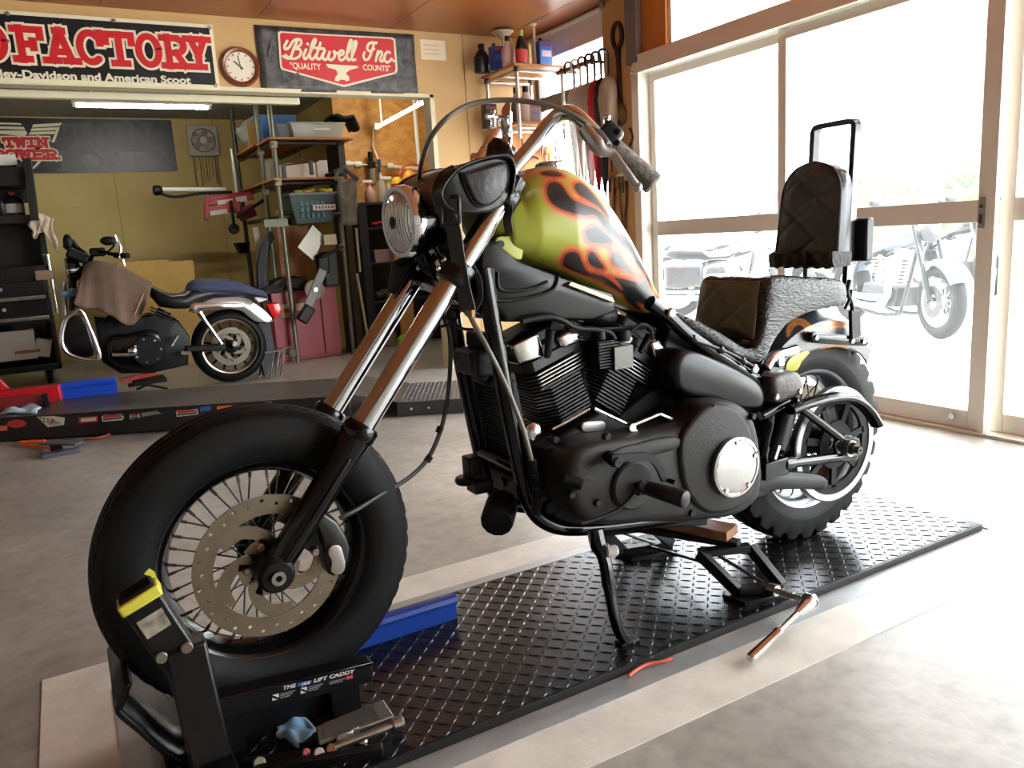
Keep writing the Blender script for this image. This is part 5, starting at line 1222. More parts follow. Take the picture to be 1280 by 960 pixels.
for a, l, w in ((-8, .55, .006), (-50, .42, .008)):
    a = math.radians(a); d = V(math.sin(a), 0, math.cos(a)); g = G(); g.beam(c0+SN*.018-d*.02, c0+SN*.018+d*cr_*l, w, .001, up=SN); obj('clock_hand', g, INK, ck2, smooth=None)
# --- shield banner
BANN = M('grey_machine_print', (44, 44, 48), .45, 0, rgb2=(96, 94, 92), vscale=22, detail=10)
Yb2 = YS-.012
q = [SP(318, 31, Yb2), SP(517, 43, Yb2), SP(523, 117.5, Yb2), SP(328, 114, Yb2)]
bn = thing('shield_banner', ((q[0].x+q[1].x)/2, YS, q[2].z), 'grey machine print banner with a red shield above the back room opening', 'banner')
g = G(); rows = []
for i in range(25):
    u = i/24; rows.append([q[0]*(1-u)*(1-v)+q[1]*u*(1-v)+q[2]*u*v+q[3]*(1-u)*v+V(0, .004*math.sin(u*14)*math.sin(v*3), 0) for v in [j/10 for j in range(11)]])
g.loft(rows, cap=False, closed=False); obj('banner_sheet', g, BANN, bn, smooth=60, solid=.002)
def shield(k, y):
    P = [(347, 41), (350, 39), (400, 42.5), (490, 47), (494, 49), (497, 88), (495, 92), (430, 109), (352, 87), (350, 84)]
    P = [(346.5+0*(x), y_) if False else (x, y_) for x, y_ in P]
    w = [SP(x, yy, y) for x, yy in P]; c = sum(w, V(0, 0, 0))/len(w)
    return [V(c.x+(p.x-c.x)*k[0], y, c.z+(p.z-c.z)*k[1]) for p in w]
g = G(); g.prism(shield((1, 1), Yb2-.006), SN*.002); obj('shield_border', g, SCREAM, bn, smooth=None)
g = G(); g.prism(shield((.965, .93), Yb2-.008), SN*.002); obj('shield_field', g, SRED, bn, smooth=None)
ys_ = Yb2-.0105
def zz(pts): return [SP(300+x/4, y/4, ys_) for x, y in pts]   # coordinates read on a 4x view
g = G(); lw = .017
script = [
 [(236, 205), (222, 232), (228, 246), (246, 236), (262, 210), (280, 198), (300, 198), (306, 214), (294, 232), (270, 243), (296, 246), (304, 262), (294, 284), (268, 294), (240, 286), (228, 276)],
 [(286, 204), (266, 250), (252, 288), (236, 292), (216, 282)],
 [(330, 248), (318, 276), (322, 294), (334, 290), (346, 270)],
 [(346, 270), (366, 232), (378, 204), (374, 196), (362, 214), (350, 262), (352, 292), (366, 294), (382, 272)],
 [(402, 214), (390, 252), (382, 282), (390, 296), (404, 290), (414, 268)], [(378, 240), (418, 244)],
 [(424, 252), (414, 280), (420, 298), (436, 292), (448, 260), (442, 290), (454, 300), (470, 288), (476, 262), (468, 258), (474, 268), (492, 264)],
 [(492, 276), (510, 274), (518, 260), (508, 252), (496, 264), (494, 288), (506, 302), (524, 290), (536, 268)],
 [(536, 268), (552, 236), (560, 208), (552, 202), (542, 228), (534, 274), (540, 300), (552, 296), (562, 276)],
 [(562, 276), (576, 240), (582, 212), (575, 208), (566, 232), (558, 274), (562, 300), (576, 298)],
 [(622, 262), (616, 280), (624, 298), (642, 294), (656, 262), (668, 222), (660, 212), (642, 222), (636, 244), (648, 256), (670, 244)], [(662, 216), (682, 214)],
 [(690, 256), (678, 304)], [(682, 288), (694, 264), (706, 258), (710, 270), (700, 298), (708, 308), (720, 296)],
 [(750, 264), (736, 260), (724, 276), (722, 298), (734, 312), (748, 306), (758, 294)], [(768, 304), (769, 305)]]
for word in (script[:10], [[(338, 220), (339, 221)]], script[10:15], script[15:]):
    g = G()
    for s_ in word: stroke(g, smooth_path(zz(s_), 3), lw if len(s_) > 2 else lw*1.1, SN, .002)
    obj('script_lettering', g, SCREAM, bn, smooth=None)

p = zz([(252, 342), (406, 346), (616, 352), (752, 357)])
text_mesh('small_lettering', '"QUALITY', V(p[0].x, ys_, p[0].z), SX, SZ, .038, SCREAM, bn, width=p[1].x-p[0].x, bold=.02)
text_mesh('small_lettering', 'COUNTS"', V(p[2].x, ys_, p[3].z), SX, SZ, .038, SCREAM, bn, width=p[3].x-p[2].x, bold=.02)
g = G(); g.prism(zz([(430, 320), (590, 330), (588, 340), (550, 350), (528, 366), (545, 384), (546, 402), (530, 408), (524, 400), (502, 398), (494, 408), (474, 404), (476, 386), (488, 372), (482, 350), (440, 338)]), SN*.002); obj('anvil_mark', g, SCREAM, bn, smooth=None)
# faint machine drawing on the banner
g = G(); rnd = random.Random(4)
for k in range(44):
    u = rnd.random(); v = rnd.random()
    u = .06+.88*u; v = .14+.70*v
    if .1 < u < .9 and .1 < v < .6: continue
    c = q[0]*(1-u)*(1-v)+q[1]*u*(1-v)+q[2]*u*v+q[3]*(1-u)*v; c.y = Yb2-.006
    r = rnd.uniform(.012, .035)
    if rnd.random() < .5: stroke(g, [c+V(r*math.cos(t*.6), 0, r*math.sin(t*.6)) for t in range(11)], .006, SN, .001)
    else: a = rnd.uniform(0, 3); stroke(g, [c-V(math.cos(a), 0, math.sin(a))*r*1.5, c+V(math.cos(a), 0, math.sin(a))*r*1.5], .012, SN, .001, square=True)
obj('machine_drawing', g, M('print_line_grey', (92, 90, 90), .5), bn, smooth=None)
# --- paper note
a, b = bx(526, 50, 557, 75, YS-.003, .002); g = G(); g.box(a, b); nt_ = obj('paper_note', g, M('note_paper', (240, 226, 196), .7)); tag(nt_, 'cream paper note taped on the wall right of the shield banner', 'note')
for r in range(3): patch('pink_writing', V(a.x+.02, a.y-.0003, b.z-.04-.03*r), SX, SZ, (b.x-a.x)*.6, .006, M('pink_ink', (226, 170, 150), .7), nt_, t=.0004)
# --- unlit batten under the header
a, b = oY(148, 121, 5.72), oY(373, 125, 5.72); g = G(); g.beam(V(-.2, 5.72, a.z), V(b.x, 5.72, a.z), .06, .045); o = obj('unlit_batten', g, M('cream_batten', (222, 214, 186), .45), bevel=.005); tag(o, 'long cream unlit lamp batten hung just behind the header', 'lamp')
# ================================================================ BACK WALL
YW = YB-.012
a, b = bx(-60, 148, 218, 216, YW-.008, .006)
tp = thing('wall_banner', ((a.x+b.x)/2, YB, a.z), 'black winged banner with red and cream letters on the back wall', 'banner')
g = G(); g.box(a, b); obj('banner_sheet', g, M('banner_black', (20, 20, 24), .32, 0, rgb2=(46, 48, 56), vscale=2.5, stretch=(1, 1, 3)), tp, smooth=None)
yy = YW-.009
GHO = M('ghost_print', (74, 76, 80), .4)
g = G()
for ch, x0_, x1_, y0_, y1_ in (('T', 82, 106, 154, 184), ('W', 108, 142, 154, 184), ('I', 144, 154, 154, 184), ('N', 160, 190, 154, 184), ('P', 72, 98, 188, 214), ('O', 98, 128, 188, 214), ('W', 130, 164, 186, 212), ('E', 166, 186, 186, 212), ('R', 188, 210, 186, 212)):
    o = oY(x0_, y1_, yy); e = oY(x1_, y0_, yy); slab(g, ch, V(o.x, yy, o.z), SX, SZ, e.x-o.x, e.z-o.z, .022, SN, .001)
obj('ghost_lettering', g, GHO, tp, smooth=None)
def zl(pts): return [oY(x/4, y/4, yy-.001) for x, y in pts]  # 4x view of the left top corner
g = G()
for P in ([(165, 622), (312, 614), (300, 630), (160, 638)], [(158, 642), (296, 636), (286, 650), (152, 656)], [(150, 660), (282, 656), (270, 670), (143, 674)], [(100, 615), (112, 625), (-60, 620), (-60, 610)], [(118, 634), (126, 648), (-60, 642), (-60, 630)], [(128, 652), (138, 668), (122, 680), (-60, 664), (-60, 652)], [(286, 640), (300, 636), (272, 712), (256, 712)], [(196, 800), (214, 800), (170, 845), (160, 842)]):
    g.prism(zl(P), SN*.001)
sep('wing_emblem', g, SCREAM, tp, smooth=None)
for word, x0_, x1_, yt, yb_ in (('TWIN', 20, 240, 690, 735), ('POWER', -40, 292, 750, 795)):
    n = len(word); gr, gc_ = G(), G()
    for i, ch in enumerate(word):
        xs0 = x0_+(x1_-x0_)*i/n; xs1 = x0_+(x1_-x0_)*(i+.95)/n
        o, e = oY(xs0/4, yb_/4, yy-.002), oY(xs1/4, yt/4, yy-.002)
        slab(gc_, ch, V(o.x, yy-.002, o.z), SX, SZ, e.x-o.x, e.z-o.z, .050, SN, .001); slab(gr, ch, V(o.x, yy-.0055, o.z), SX, SZ, e.x-o.x, e.z-o.z, .028, SN, .001)
    obj('letter_outline', gc_, SCREAM, tp, smooth=None); obj('red_lettering', gr, SRED, tp, smooth=None)
# --- wall fan
a, b = bx(235, 156, 273, 195, YB-.05, .05); c = (a+b)/2; R_ = (b.x-a.x)*.40
fn_ = thing('ventilation_fan', (c.x, YB, a.z), 'square grey ventilation fan on the stained back wall', 'fan')
FANM = M('fan_plastic', (176, 174, 160), .5)
g = G(); g.box(a, b); obj('fan_housing', g, FANM, fn_, bevel=.012)
g = G(); cf = V(c.x, YB-.052, c.z); g.lathe([(R_*.94, 0), (R_, 0), (R_, .012), (R_*.94, .012)], cf, SN, 40, closed=True); obj('fan_ring', g, M('fan_dark_ring', (62, 62, 56), .5), fn_)
g = G(); g.cyl(cf, SN, R_*.32, .016, 24, bev=.004); obj('fan_boss', g, M('fan_boss', (200, 198, 184), .45), fn_)
g = G()
for k in range(5): a_ = 2*math.pi*k/5; d = V(math.cos(a_), 0, math.sin(a_)); g.beam(cf+d*R_*.3+SN*.004, cf+d*R_*.88+SN*.004, .07, .004, up=V(.3*d.z, -1, -.3*d.x)); 
sep('fan_blade', g, M('fan_blade', (140, 138, 126), .5), fn_)
g = G(); g.beam(cf-V(R_*1.0, .012, -.03), cf-V(R_*.35, .012, -.03), .02, .004, up=SN); obj('fan_tag', g, M('fan_tag', (190, 160, 140), .6), fn_)
# dirt run below the fan (dried grime on the wall)
g = G(); rnd = random.Random(2)
for k in range(9):
    x = c.x-.12+.03*k; l = rnd.uniform(.12, .34); g.box((x, YB-.001, a.z-l), (x+rnd.uniform(.006, .02), YB-.0002, a.z))
o = obj('trim_15', g, M('grime', (120, 104, 66), .8), smooth=None); struct(o)
# --- cardboard boxes
CARD = M('cardboard', (176, 140, 70), .7, 0, var=.08, vscale=4)
for i, (r, Yc, lb) in enumerate((((150, 326, 215, 385), 7.7, 'flattened cardboard carton standing behind the brown towel'), ((214, 326, 245, 380), 7.75, 'narrow cardboard carton behind the blue towel on the seat'))):
    a, b = bx(*r, Yc, .12); a.z = .0 if i == 0 else a.z; g = G(); a.z = 0; g.box(a, b); g.box(V(a.x+.2, a.y-.003, b.z-.14), V(a.x+.28, a.y, b.z-.05)) if i == 0 else None
    o = obj('cardboard_box', g, CARD, bevel=.004); tag(o, lb, 'box')
# ================================================================ TOOL CHEST AT THE LEFT
YC_ = 7.5; CHB = M('chest_black', (17, 17, 18), .35)
tc0, tc1 = bx(-70, 205, 46, 470, YC_, .5)
xr_ = oY(64, 380, YC_).x; xl_ = xr_-1.25
tch = thing('tool_chest', (xr_-.5, YC_+.25, 0), 'tall black tool chest on castors left of the parked black motorcycle', 'tool chest')
zz_ = lambda y, x=30: oY(x, y, YC_).z
g = G()
zs = [zz_(470), zz_(405), zz_(352), zz_(345)]
g.box((xl_, YC_, zs[1]), (xr_, YC_+.5, zs[2])); g.box((xl_, YC_+.46, .14), (xr_, YC_+.5, zs[1])); g.box((xl_, YC_, .12), (xr_, YC_+.5, .17)); g.box((xr_-.03, YC_, .12), (xr_, YC_+.5, zs[1]))
obj('chest_body', g, CHB, tch, bevel=.006)
for y0_, y1_ in ((352, 374), (377, 400)):
    g = G(); za, zb_ = zz_(y1_), zz_(y0_); g.box((xl_+.02, YC_-.012, za), (xr_-.02, YC_, zb_)); dw = obj('drawer', g, CHB, tch, bevel=.004)
    g = G(); g.box((xl_+.03, YC_-.03, za-.008), (xr_-.03, YC_-.012, za+.022)); obj('drawer_pull', g, STEEL, dw, bevel=.005)
    g = G(); g.cyl(V(xl_+.62+.3, YC_-.012, (za+zb_)/2+.02), SN, .016, .01, 12); obj('drawer_lock', g, ALU, dw)
g = G(); xt = oY(57, 310, YC_).x; g.box((xl_, YC_+.03, zs[2]+.0), (xt, YC_+.44, zz_(333))); g.box((xl_, YC_+.36, zz_(333)), (xt, YC_+.40, zz_(278))); g.box((xt-.03, YC_+.03, zs[2]), (xt+.01, YC_+.4, zz_(278))); obj('top_box', g, CHB, tch, bevel=.004)
g = G(); g.box((xl_, YC_+.05, zz_(278)), (xt, YC_+.42, zz_(268))); g.box((xl_, YC_+.02, zz_(232, 10)), (oY(31, 215, YC_).x, YC_+.4, zz_(208, 10)))
g.beam(oY(34, 200, YC_+.05), oY(44, 276, YC_+.05), .06, .3, up=(0, 1, 0)); g.box((xl_, YC_+.38, zz_(250)), (oY(33, 240, YC_).x, YC_+.4, zz_(228))); obj('hutch_shelf', g, CHB, tch, bevel=.004)
g = G(); g.tube([V(xr_+.0, YC_+.03, zz_(395)), V(xr_+.035, YC_+.03, zz_(395)), V(xr_+.035, YC_+.03, zz_(320)), V(xr_, YC_+.03, zz_(320))], .014, 10); obj('side_handle', g, CHROME, tch)
cs = V(-.05, YC_+.28, 0)
for x, y in ((xr_-.1, YC_+.08), (xr_-.1, YC_+.42), (xl_+.1, YC_+.08)):
    g = G(); g.cyl(V(x-.02, y, .055), (1, 0, 0), .055, .04, 20, bev=.006); w_ = obj('castor', g, RUBBER, tch); g = G(); g.box((x-.035, y-.04, .05), (x-.028, y+.04, .125)); g.box((x+.028, y-.04, .05), (x+.035, y+.04, .125)); g.box((x-.035, y-.04, .115), (x+.035, y+.04, .125)); g.cyl(V(x-.04, y, .055), (1, 0, 0), .018, .08, 12); obj('castor_fork', g, STEEL, w_)
# things in and on the chest
a, b = bx(-30, 193, 20, 207, YC_+.1, .2); g = G(); g.box(a, b); o = obj('white_box', g, WHITEM, bevel=.003); tag(o, 'white box on top of the tool chest hutch', 'box'); patch('grey_print', V(b.x-.25, a.y-.001, a.z+.02), SX, SZ, .03, .05, M('print_dark', (90, 90, 92), .6), o)
def bottle(name, px, py_top, py_bot, Y, w, prof, mats, label, cat, group=None, sx=1, sy=1., lab=None, n=20):
    bt, tp_ = oY(px, py_bot, Y), oY(px, py_top, Y); H = tp_.z-bt.z; bt = V(bt.x, Y, bt.z)
    t = thing(name, bt, label, cat, group); R = w/2
    body = [(r*R, h*H) for r, h in prof['body']]; g = G(); g.lathe([(.001, 0)]+body, bt, (0, 0, 1), n)
    if sy != 1.:
        g.v = [V(p.x, bt.y+(p.y-bt.y)*sy, p.z) for p in g.v]
    bo = obj('bottle_body', g, mats[0], t)
    if 'cap' in prof: g = G(); g.lathe([(.001, prof['cap'][0][1]*H)]+[(r*R, h*H) for r, h in prof['cap']]+[(.001, prof['cap'][-1][1]*H)], bt, (0, 0, 1), 16); obj('bottle_cap', g, mats[1], t)
    if lab:
        z0_, z1_, m = lab; g = G(); g.lathe([(prof['body'][1][0]*R*1.02, z0_*H), (prof['body'][1][0]*R*1.02, z1_*H)], bt, (0, 0, 1), n)
        if sy != 1.: g.v = [V(p.x, bt.y+(p.y-bt.y)*sy, p.z) for p in g.v]
        obj('bottle_label', g, m, bo)
    return t
PLB = dict(body=[(.9, 0), (1, .03), (1, .62), (.7, .78), (.3, .86), (.28, .9)], cap=[(.36, .88), (.36, 1.)])
BRED = M('bottle_red', (196, 30, 40), .4); BBLK = M('bottle_black', (24, 23, 24), .35); BWHT = M('bottle_white', (220, 212, 206), .45)
bottle('cleaner_bottle', 20, 240, 270, YC_+.15, .14, PLB, (BBLK, BRED), 'black bottle with red cap and pale label on the chest hutch', 'bottle', lab=(.12, .5, BWHT))
bottle('spray_can', 4, 250, 270, YC_+.15, .08, dict(body=[(.95, 0), (1, .03), (1, .8), (.6, .88)], cap=[(.55, .86), (.5, 1)]), (BBLK, BBLK), 'small black can beside the red capped bottle on the hutch', 'can')
g = G(); rows = []
for i in range(15):
    u = i/14; p0 = oY(36, 279, YC_-.04); p1 = oY(66, 276, YC_-.04); c_ = p0+(p1-p0)*u
    L_ = .10+.16*u+.03*math.sin(u*9)
    rows.append([V(c_.x+.015*math.sin(v*9+u*7), YC_+.05-.10*min(1, v*3)+.014*math.sin(u*22+v*4), c_.z+.05*math.exp(-((u-.5)*4)**2)+.02-max(0, v-.25)*L_*1.35) for v in [j/8 for j in range(9)]])
g.loft(rows, cap=False, closed=False); o = obj('rag_cloth', g, M('dirty_white_cloth', (206, 188, 164), .85, 0, var=.08, vscale=12), smooth=60, solid=.008); tag(o, 'dirty white cloth draped over the upper corner of the tool chest', 'cloth')
g = G(); p = oY(36, 215, YC_-.01); q_ = oY(39, 247, YC_-.01); g.tube(smooth_path([p+V(-.01, 0, .03), p, p+(q_-p)*.5, q_, q_+V(.02, 0, 0)], 4), .008, 8); o = obj('green_lanyard', g, M('bright_green', (70, 190, 80), .5)); tag(o, 'bright green cord hanging on the side of the chest hutch', 'cord')
g = G(); p = oY(51, 302, YC_+.3); g.tube([p, p-V(0, 0, .07)], .012, 10); g.tube([p-V(0, 0, .07), p-V(-.01, 0, .2)], [.02, .012], 10); o = obj('hanging_tool', g, M('tool_green', (40, 120, 70), .45)); tag(o, 'green handled tool hanging in the open top of the tool chest', 'tool')
for i, (r, lb, mt) in enumerate((((-30, 415, 45, 452), 'long white parts box on the lower shelf of the tool chest', WHITEM), ((44, 424, 64, 446), 'small tilted white carton beside the long parts box', WHITEM), ((16, 404, 58, 420), 'beige carton at the back of the tool chest shelf', M('beige_card', (150, 138, 108), .6)))):
    a, b = bx(*r, YC_+(.06 if i < 2 else .3), .16); g = G()
    if i != 1: g.box(a, b)
    else: g.cbox((a+b)/2, (b.x-a.x, .14, b.z-a.z), Matrix.Rotation(.25, 3, 'Y'))
    o = obj('parts_box', g, mt, bevel=.003); tag(o, lb, 'box')
    if i == 0: patch('red_print', V(a.x+(b.x-a.x)*.62, a.y-.001, a.z+.05), SX, SZ, .18, .025, M('faded_red', (190, 120, 110), .6), o); g = G(); g.box((a.x+.03, a.y+.02, b.z-.002), (b.x-.03, b.y-.02, b.z+.004)); obj('box_opening', g, SATBLACK, o)
g = G(); o_ = oY(36, 345, YC_-.005)
# small parts tray on top box
a, b = bx(44, 338, 66, 350, YC_-.02, .1); g = G(); g.box(a, b); o = obj('parts_tray', g, M('tray_tan', (150, 120, 96), .5), bevel=.004); tag(o, 'small tan parts tray on the edge of the tool chest', 'tray')
# ================================================================ PARKED BLACK MOTORCYCLE (behind the rear lift)
BY = 6.3
def KB(x, y, d=0): return oY(x, y, BY+d)
def KBL(pts, d, e=0.):
    o = [KB(x, y, d+.75*e) for x, y in pts]
    for p in o: p.y = BY+d
    return o
TYREM = MATS['tyre_rubber']
rc2 = KB(287, 432); rc2.y = BY
bm2 = thing('motorcycle', (.6, BY, 0), 'black motorcycle with silver rear fender and towels over tank and seat in the back room', 'motorcycle')
R2 = rc2.z-.003
def simple_tyre(c, R, hw, rb):
    pr = [(rb, -hw*.7), (rb+.03, -hw*.95), (R-.06, -hw), (R-.025, -hw*.85), (R-.006, -hw*.5), (R, 0)]; pr = pr+[(r, -h) for r, h in pr[::-1]][1:]
    g = G(); g.lathe(pr, c, YAX, 72, closed=True); return g
rw2 = obj('rear_wheel', ring_mesh(rc2, [(.2, -.045), (.216, -.05), (.216, -.04), (.2, -.03), (.19, 0), (.2, .03), (.216, .04), (.216, .05), (.2, .045), (.182, 0)], 60), M('rim_champagne', (170, 160, 146), .3, .8), bm2)
obj('tyre', simple_tyre(rc2, R2, .075, .21), TYREM, rw2)
g = G()
for k in range(13): a = 2*math.pi*k/13; d = V(math.cos(a), 0, math.sin(a)); g.beam(rc2+d*.05, rc2+d*.195, .016, .03, up=(0, 1, 0))
g.lathe([(.012, -.09), (.05, -.08), (.06, -.03), (.06, .03), (.012, .08)], rc2, YAX, 24); obj('wheel_spokes', g, GLOSSBLACK, rw2, smooth=35)
g = G(); g.lathe([(.10, -.066), (.145, -.066), (.145, -.061), (.10, -.061)], rc2, YAX, 48, closed=True)
for k in range(5):
    a = 2*math.pi*k/5; g.sweep([rc2+V((.04+.065*t)*math.cos(a+1.0*t), -.064, (.04+.065*t)*math.sin(a+1.0*t)) for t in [j/5 for j in range(6)]], [(-.002, -.014), (.002, -.014), (.002, .014), (-.002, .014)], up=(0, 1, 0))
obj('brake_disc', g, M('dark_disc', (112, 106, 96), .4, .9), bm2, smooth=35)
g = G()
for s in (-1, 1): g.tube([KB(93, 440, .12)+V(0, .1*s, 0), KB(90, 338, .05)+V(0, .1*s, 0)], .024, 12)
sep('fork_leg', g, GLOSSBLACK, bm2)
g = G(); g.tube(KBL([(81, 398), (79, 352)], .0), .02, 12); obj('fork_cover', g, STEEL, bm2)
# chrome engine guard with black lower fairing
gp = smooth_path([KB(x, y, -.28) for x, y in ((92, 391), (82, 400), (77, 420), (80, 436), (91, 445), (112, 450), (124, 447), (120, 430), (112, 410), (104, 392), (98, 386))], 5)
g = G(); g.tube(gp, .017, 12, closed=True); gd = obj('engine_guard', g, CHROME, bm2)
g = G(); P = smooth_path([KB(x, y, -.27) for x, y in ((92, 393), (84, 402), (80, 420), (83, 434), (93, 442), (110, 446), (118, 440), (112, 416), (104, 397))], 3, closed=True); g.prism_b(P, (0, -.02, 0), .008); obj('leg_fairing', g, GLOSSBLACK, gd)
# engine, gearbox, primary
ENB = M('engine_black', (10, 10, 11), .4, spec=.25)
g = G(); g.prism_b(KBL([(118, 395), (150, 400), (190, 392), (222, 400), (236, 420), (234, 455), (190, 465), (150, 466), (128, 452)], .15, -.28), (0, -.28, 0), .02); obj('engine_case', g, ENB, bm2)
g = G(); P = smooth_path(KBL([(134, 436), (140, 420), (160, 418), (176, 414), (196, 414), (204, 430), (202, 450), (190, 462), (160, 462), (138, 452)], -.12, -.08), 3, closed=True); g.prism_b(P, (0, -.08, 0), .03); pr2 = obj('primary_cover', g, GLOSSBLACK, bm2)
g = G(); g.cyl(KB(185, 438, -.2), SN, .11, .02, 32, bev=.008); obj('clutch_cover', g, ENB, pr2)
g = G()
for k in range(7): a = 2*math.pi*k/7; g.cyl(KB(185, 438, -.215)+V(.085*math.cos(a), 0, .085*math.sin(a)), SN, .009, .01, 8)
sep('cover_bolt', g, CHROME, pr2)
g = G(); g.tube(KBL([(140, 443), (164, 443)], -.25), .014, 10); g.ell(KB(166, 439, -.26), (.035, .03, .035), 14, 8); obj('shifter', g, CHROME, bm2)
for T_, B_ in (((140, 392), (158, 420)), ((206, 388), (190, 418))):
    T, Bq = KB(*T_, -.05), KB(*B_, -.05); ax = (T-Bq).normalized(); sx = V(ax.z, 0, -ax.x); g = G()
    for k in range(9): c = Bq+(T-Bq)*(k/9); g.beam(c-sx*.085, c+sx*.085, .17, .011, up=ax)
    g.tube([Bq, T], .05, 12); obj('cylinder', g, ENB, bm2)
# tank, seat, rear
g = G(); rings = []
for x, yt, yb_, hw in ((100, 334, 350, .05), (106, 328, 362, .11), (125, 326, 375, .15), (150, 332, 378, .15), (172, 348, 374, .1), (182, 358, 372, .05)):
    t_, b_ = KB(x, yt, 0), KB(x, yb_, 0); rings.append([V(t_.x, BY+hw*math.cos(2*math.pi*k/20), (t_.z+b_.z)/2+(t_.z-b_.z)/2*math.sin(2*math.pi*k/20)) for k in range(20)])
g.loft(rings); obj('fuel_tank', g, GLOSSBLACK, bm2)
g = G(); rings = []
for x, yt, yb_, hw in ((186, 355, 372, .06), (196, 360, 384, .12), (212, 367, 386, .14), (228, 366, 386, .14), (238, 358, 384, .13), (262, 356, 374, .12), (300, 358, 372, .10), (318, 364, 374, .06)):
    t_, b_ = KB(x, yt, 0), KB(x, yb_, 0); rings.append([V(t_.x, BY+hw*math.copysign(abs(math.cos(2*math.pi*k/20))**.7, math.cos(2*math.pi*k/20)), (t_.z+b_.z)/2+(t_.z-b_.z)/2*math.copysign(abs(math.sin(2*math.pi*k/20))**.7, math.sin(2*math.pi*k/20))) for k in range(20)])
g.loft(rings); obj('seat', g, M('black_seat_vinyl', (24, 23, 24), .35), bm2)
rows = []
ftp = smooth_path([V(*q, 0) for q in ((246, 378), (258, 372), (285, 370), (305, 373), (322, 382), (336, 394), (341, 402))], 4); fbp = smooth_path([V(*q, 0) for q in ((240, 392), (258, 388), (285, 386), (300, 388), (312, 397), (320, 402), (330, 403))], 4)
for a, b in zip(ftp, fbp):
    t_, b_ = KB(a.x, a.y, -.07), KB(b.x, b.y, -.09); rows.append([V(b_.x, BY-.095, b_.z), V((b_.x+t_.x)/2, BY-.095, (b_.z+t_.z)/2), V(t_.x, BY-.08, t_.z), V(t_.x, BY-.04, t_.z+.012), V(t_.x, BY+.04, t_.z+.012), V(t_.x, BY+.08, t_.z), V((b_.x+t_.x)/2, BY+.095, (b_.z+t_.z)/2), V(b_.x, BY+.095, b_.z)])
g = G(); g.loft(rows, cap=False, closed=False); f2 = obj('rear_fender', g, M('silver_paint', (186, 184, 180), .28, .6), bm2, smooth=60, solid=.004)
g = G(); g.prism_b(smooth_path(KBL([(236, 380), (244, 378), (290, 379), (302, 380), (300, 384), (250, 387), (242, 390)], -.105, -.02), 3, closed=True), (0, -.02, 0), .006); obj('fender_strut', g, CHROME, f2)
g = G(); p, q_ = KB(249, 390, -.14), KB(277, 430, -.14); d = (q_-p).normalized(); L_ = (q_-p).length; g.tube([p, p+d*.05], .022, 14)
for k in range(14): g.tube([p+d*(.055+k*(L_-.1)/14), p+d*(.055+(k+.6)*(L_-.1)/14)], .016, 12)
g.tube([p, q_], .009, 8); g.tube([q_-d*.04, q_], .016, 12); obj('shock_absorber', g, CHROME, bm2)
g = G(); g.beam(KB(232, 436, -.13), KB(282, 434, -.13), .05, .05); g.beam(KB(232, 436, .13), KB(282, 434, .13), .05, .05); sep('swing_arm', g, ENB, bm2, bevel=.01)
g = G(); P = [KB(x, y, -.02) for x, y in ((331, 380), (346, 378), (349, 384), (348, 393), (340, 398), (336, 392))]; g.prism_b([p+V(0, .07, 0) for p in P], (0, -.14, 0), .01); obj('tail_lamp', g, M('red_lens', (214, 20, 26), .15, coat=.6), f2)
g = G(); P = [KB(x, y, -.06) for x, y in ((318, 372), (331, 368), (335, 374), (324, 378))]; g.prism(P, (0, .14, 0)); obj('plate_light', g, WHITEM, f2)
g = G(); P = [KB(x, y, 0) for x, y in ((318, 404), (336, 403), (342, 440), (330, 470), (322, 440))]; g.prism([p+V(0, .07, 0) for p in P], (0, -.12, 0)); obj('mud_flap', g, M('grey_flap', (44, 46, 50), .6), f2)
# bars, mirrors, clocks, headlamp
g = G(); g.tube(smooth_path([KB(112, 332, -.02), KB(116, 318, -.08), KB(124, 314, -.14), KB(142, 318, -.25), KB(158, 319, -.33)], 4), .014, 10); g.tube(smooth_path([KB(112, 332, .02), KB(108, 318, .12), KB(100, 312, .22), KB(92, 305, .32)], 4), .014, 10); hb2 = obj('handlebar', g, SATBLACK, bm2)
g = G(); g.tube([KB(144, 319, -.26), KB(160, 319.5, -.34)], .02, 12); obj('grip', g, RUBBER, hb2); g = G(); g.tube([KB(98, 312, .2), KB(90, 302, .32)], .02, 12); obj('grip', g, RUBBER, hb2)
g = G(); g.cbox(KB(122, 315, -.12), (.1, .06, .06)); g.cbox(KB(97, 320, .0), (.14, .16, .07), Matrix.Rotation(.5, 3, 'Y')); obj('bar_controls', g, SATBLACK, hb2, bevel=.015)
for x, y, d, dx in ((136, 301, -.22, 1), (85, 303, .25, -1)):
    g = G(); c = KB(x, y, d); g.ell(c, (.055, .02, .032) if dx > 0 else (.032, .02, .06), 16, 10); m_ = obj('mirror', g, SATBLACK, hb2); g = G(); g.tube(smooth_path([c, c+V(.03*dx, 0, -.03), c+V(-.05*dx, .02, -.1)], 4), .007, 8); obj('mirror_stem', g, SATBLACK, m_)
g = G(); c = KB(90, 338, 0); g.lathe([(.001, -.06), (.06, -.05), (.085, -.01), (.088, .02), (.08, .03), (.001, .035)], c, (-1, 0, 0), 28); hl2 = obj('headlamp', g, GLOSSBLACK, bm2); g = G(); g.lathe([(.082, .02), (.09, .024), (.088, .034), (.078, .036)], c, (-1, 0, 0), 28, closed=True); obj('headlamp_ring', g, CHROME, hl2)
g = G(); g.tube(smooth_path([KB(147, 298, -.3), KB(151, 310, -.31), KB(149, 322, -.31)], 4), .008, 8); g.tube([KB(144, 294, -.3), KB(156, 332, -.3)], .006, 8); obj('brake_lever', g, CHROME, hb2)
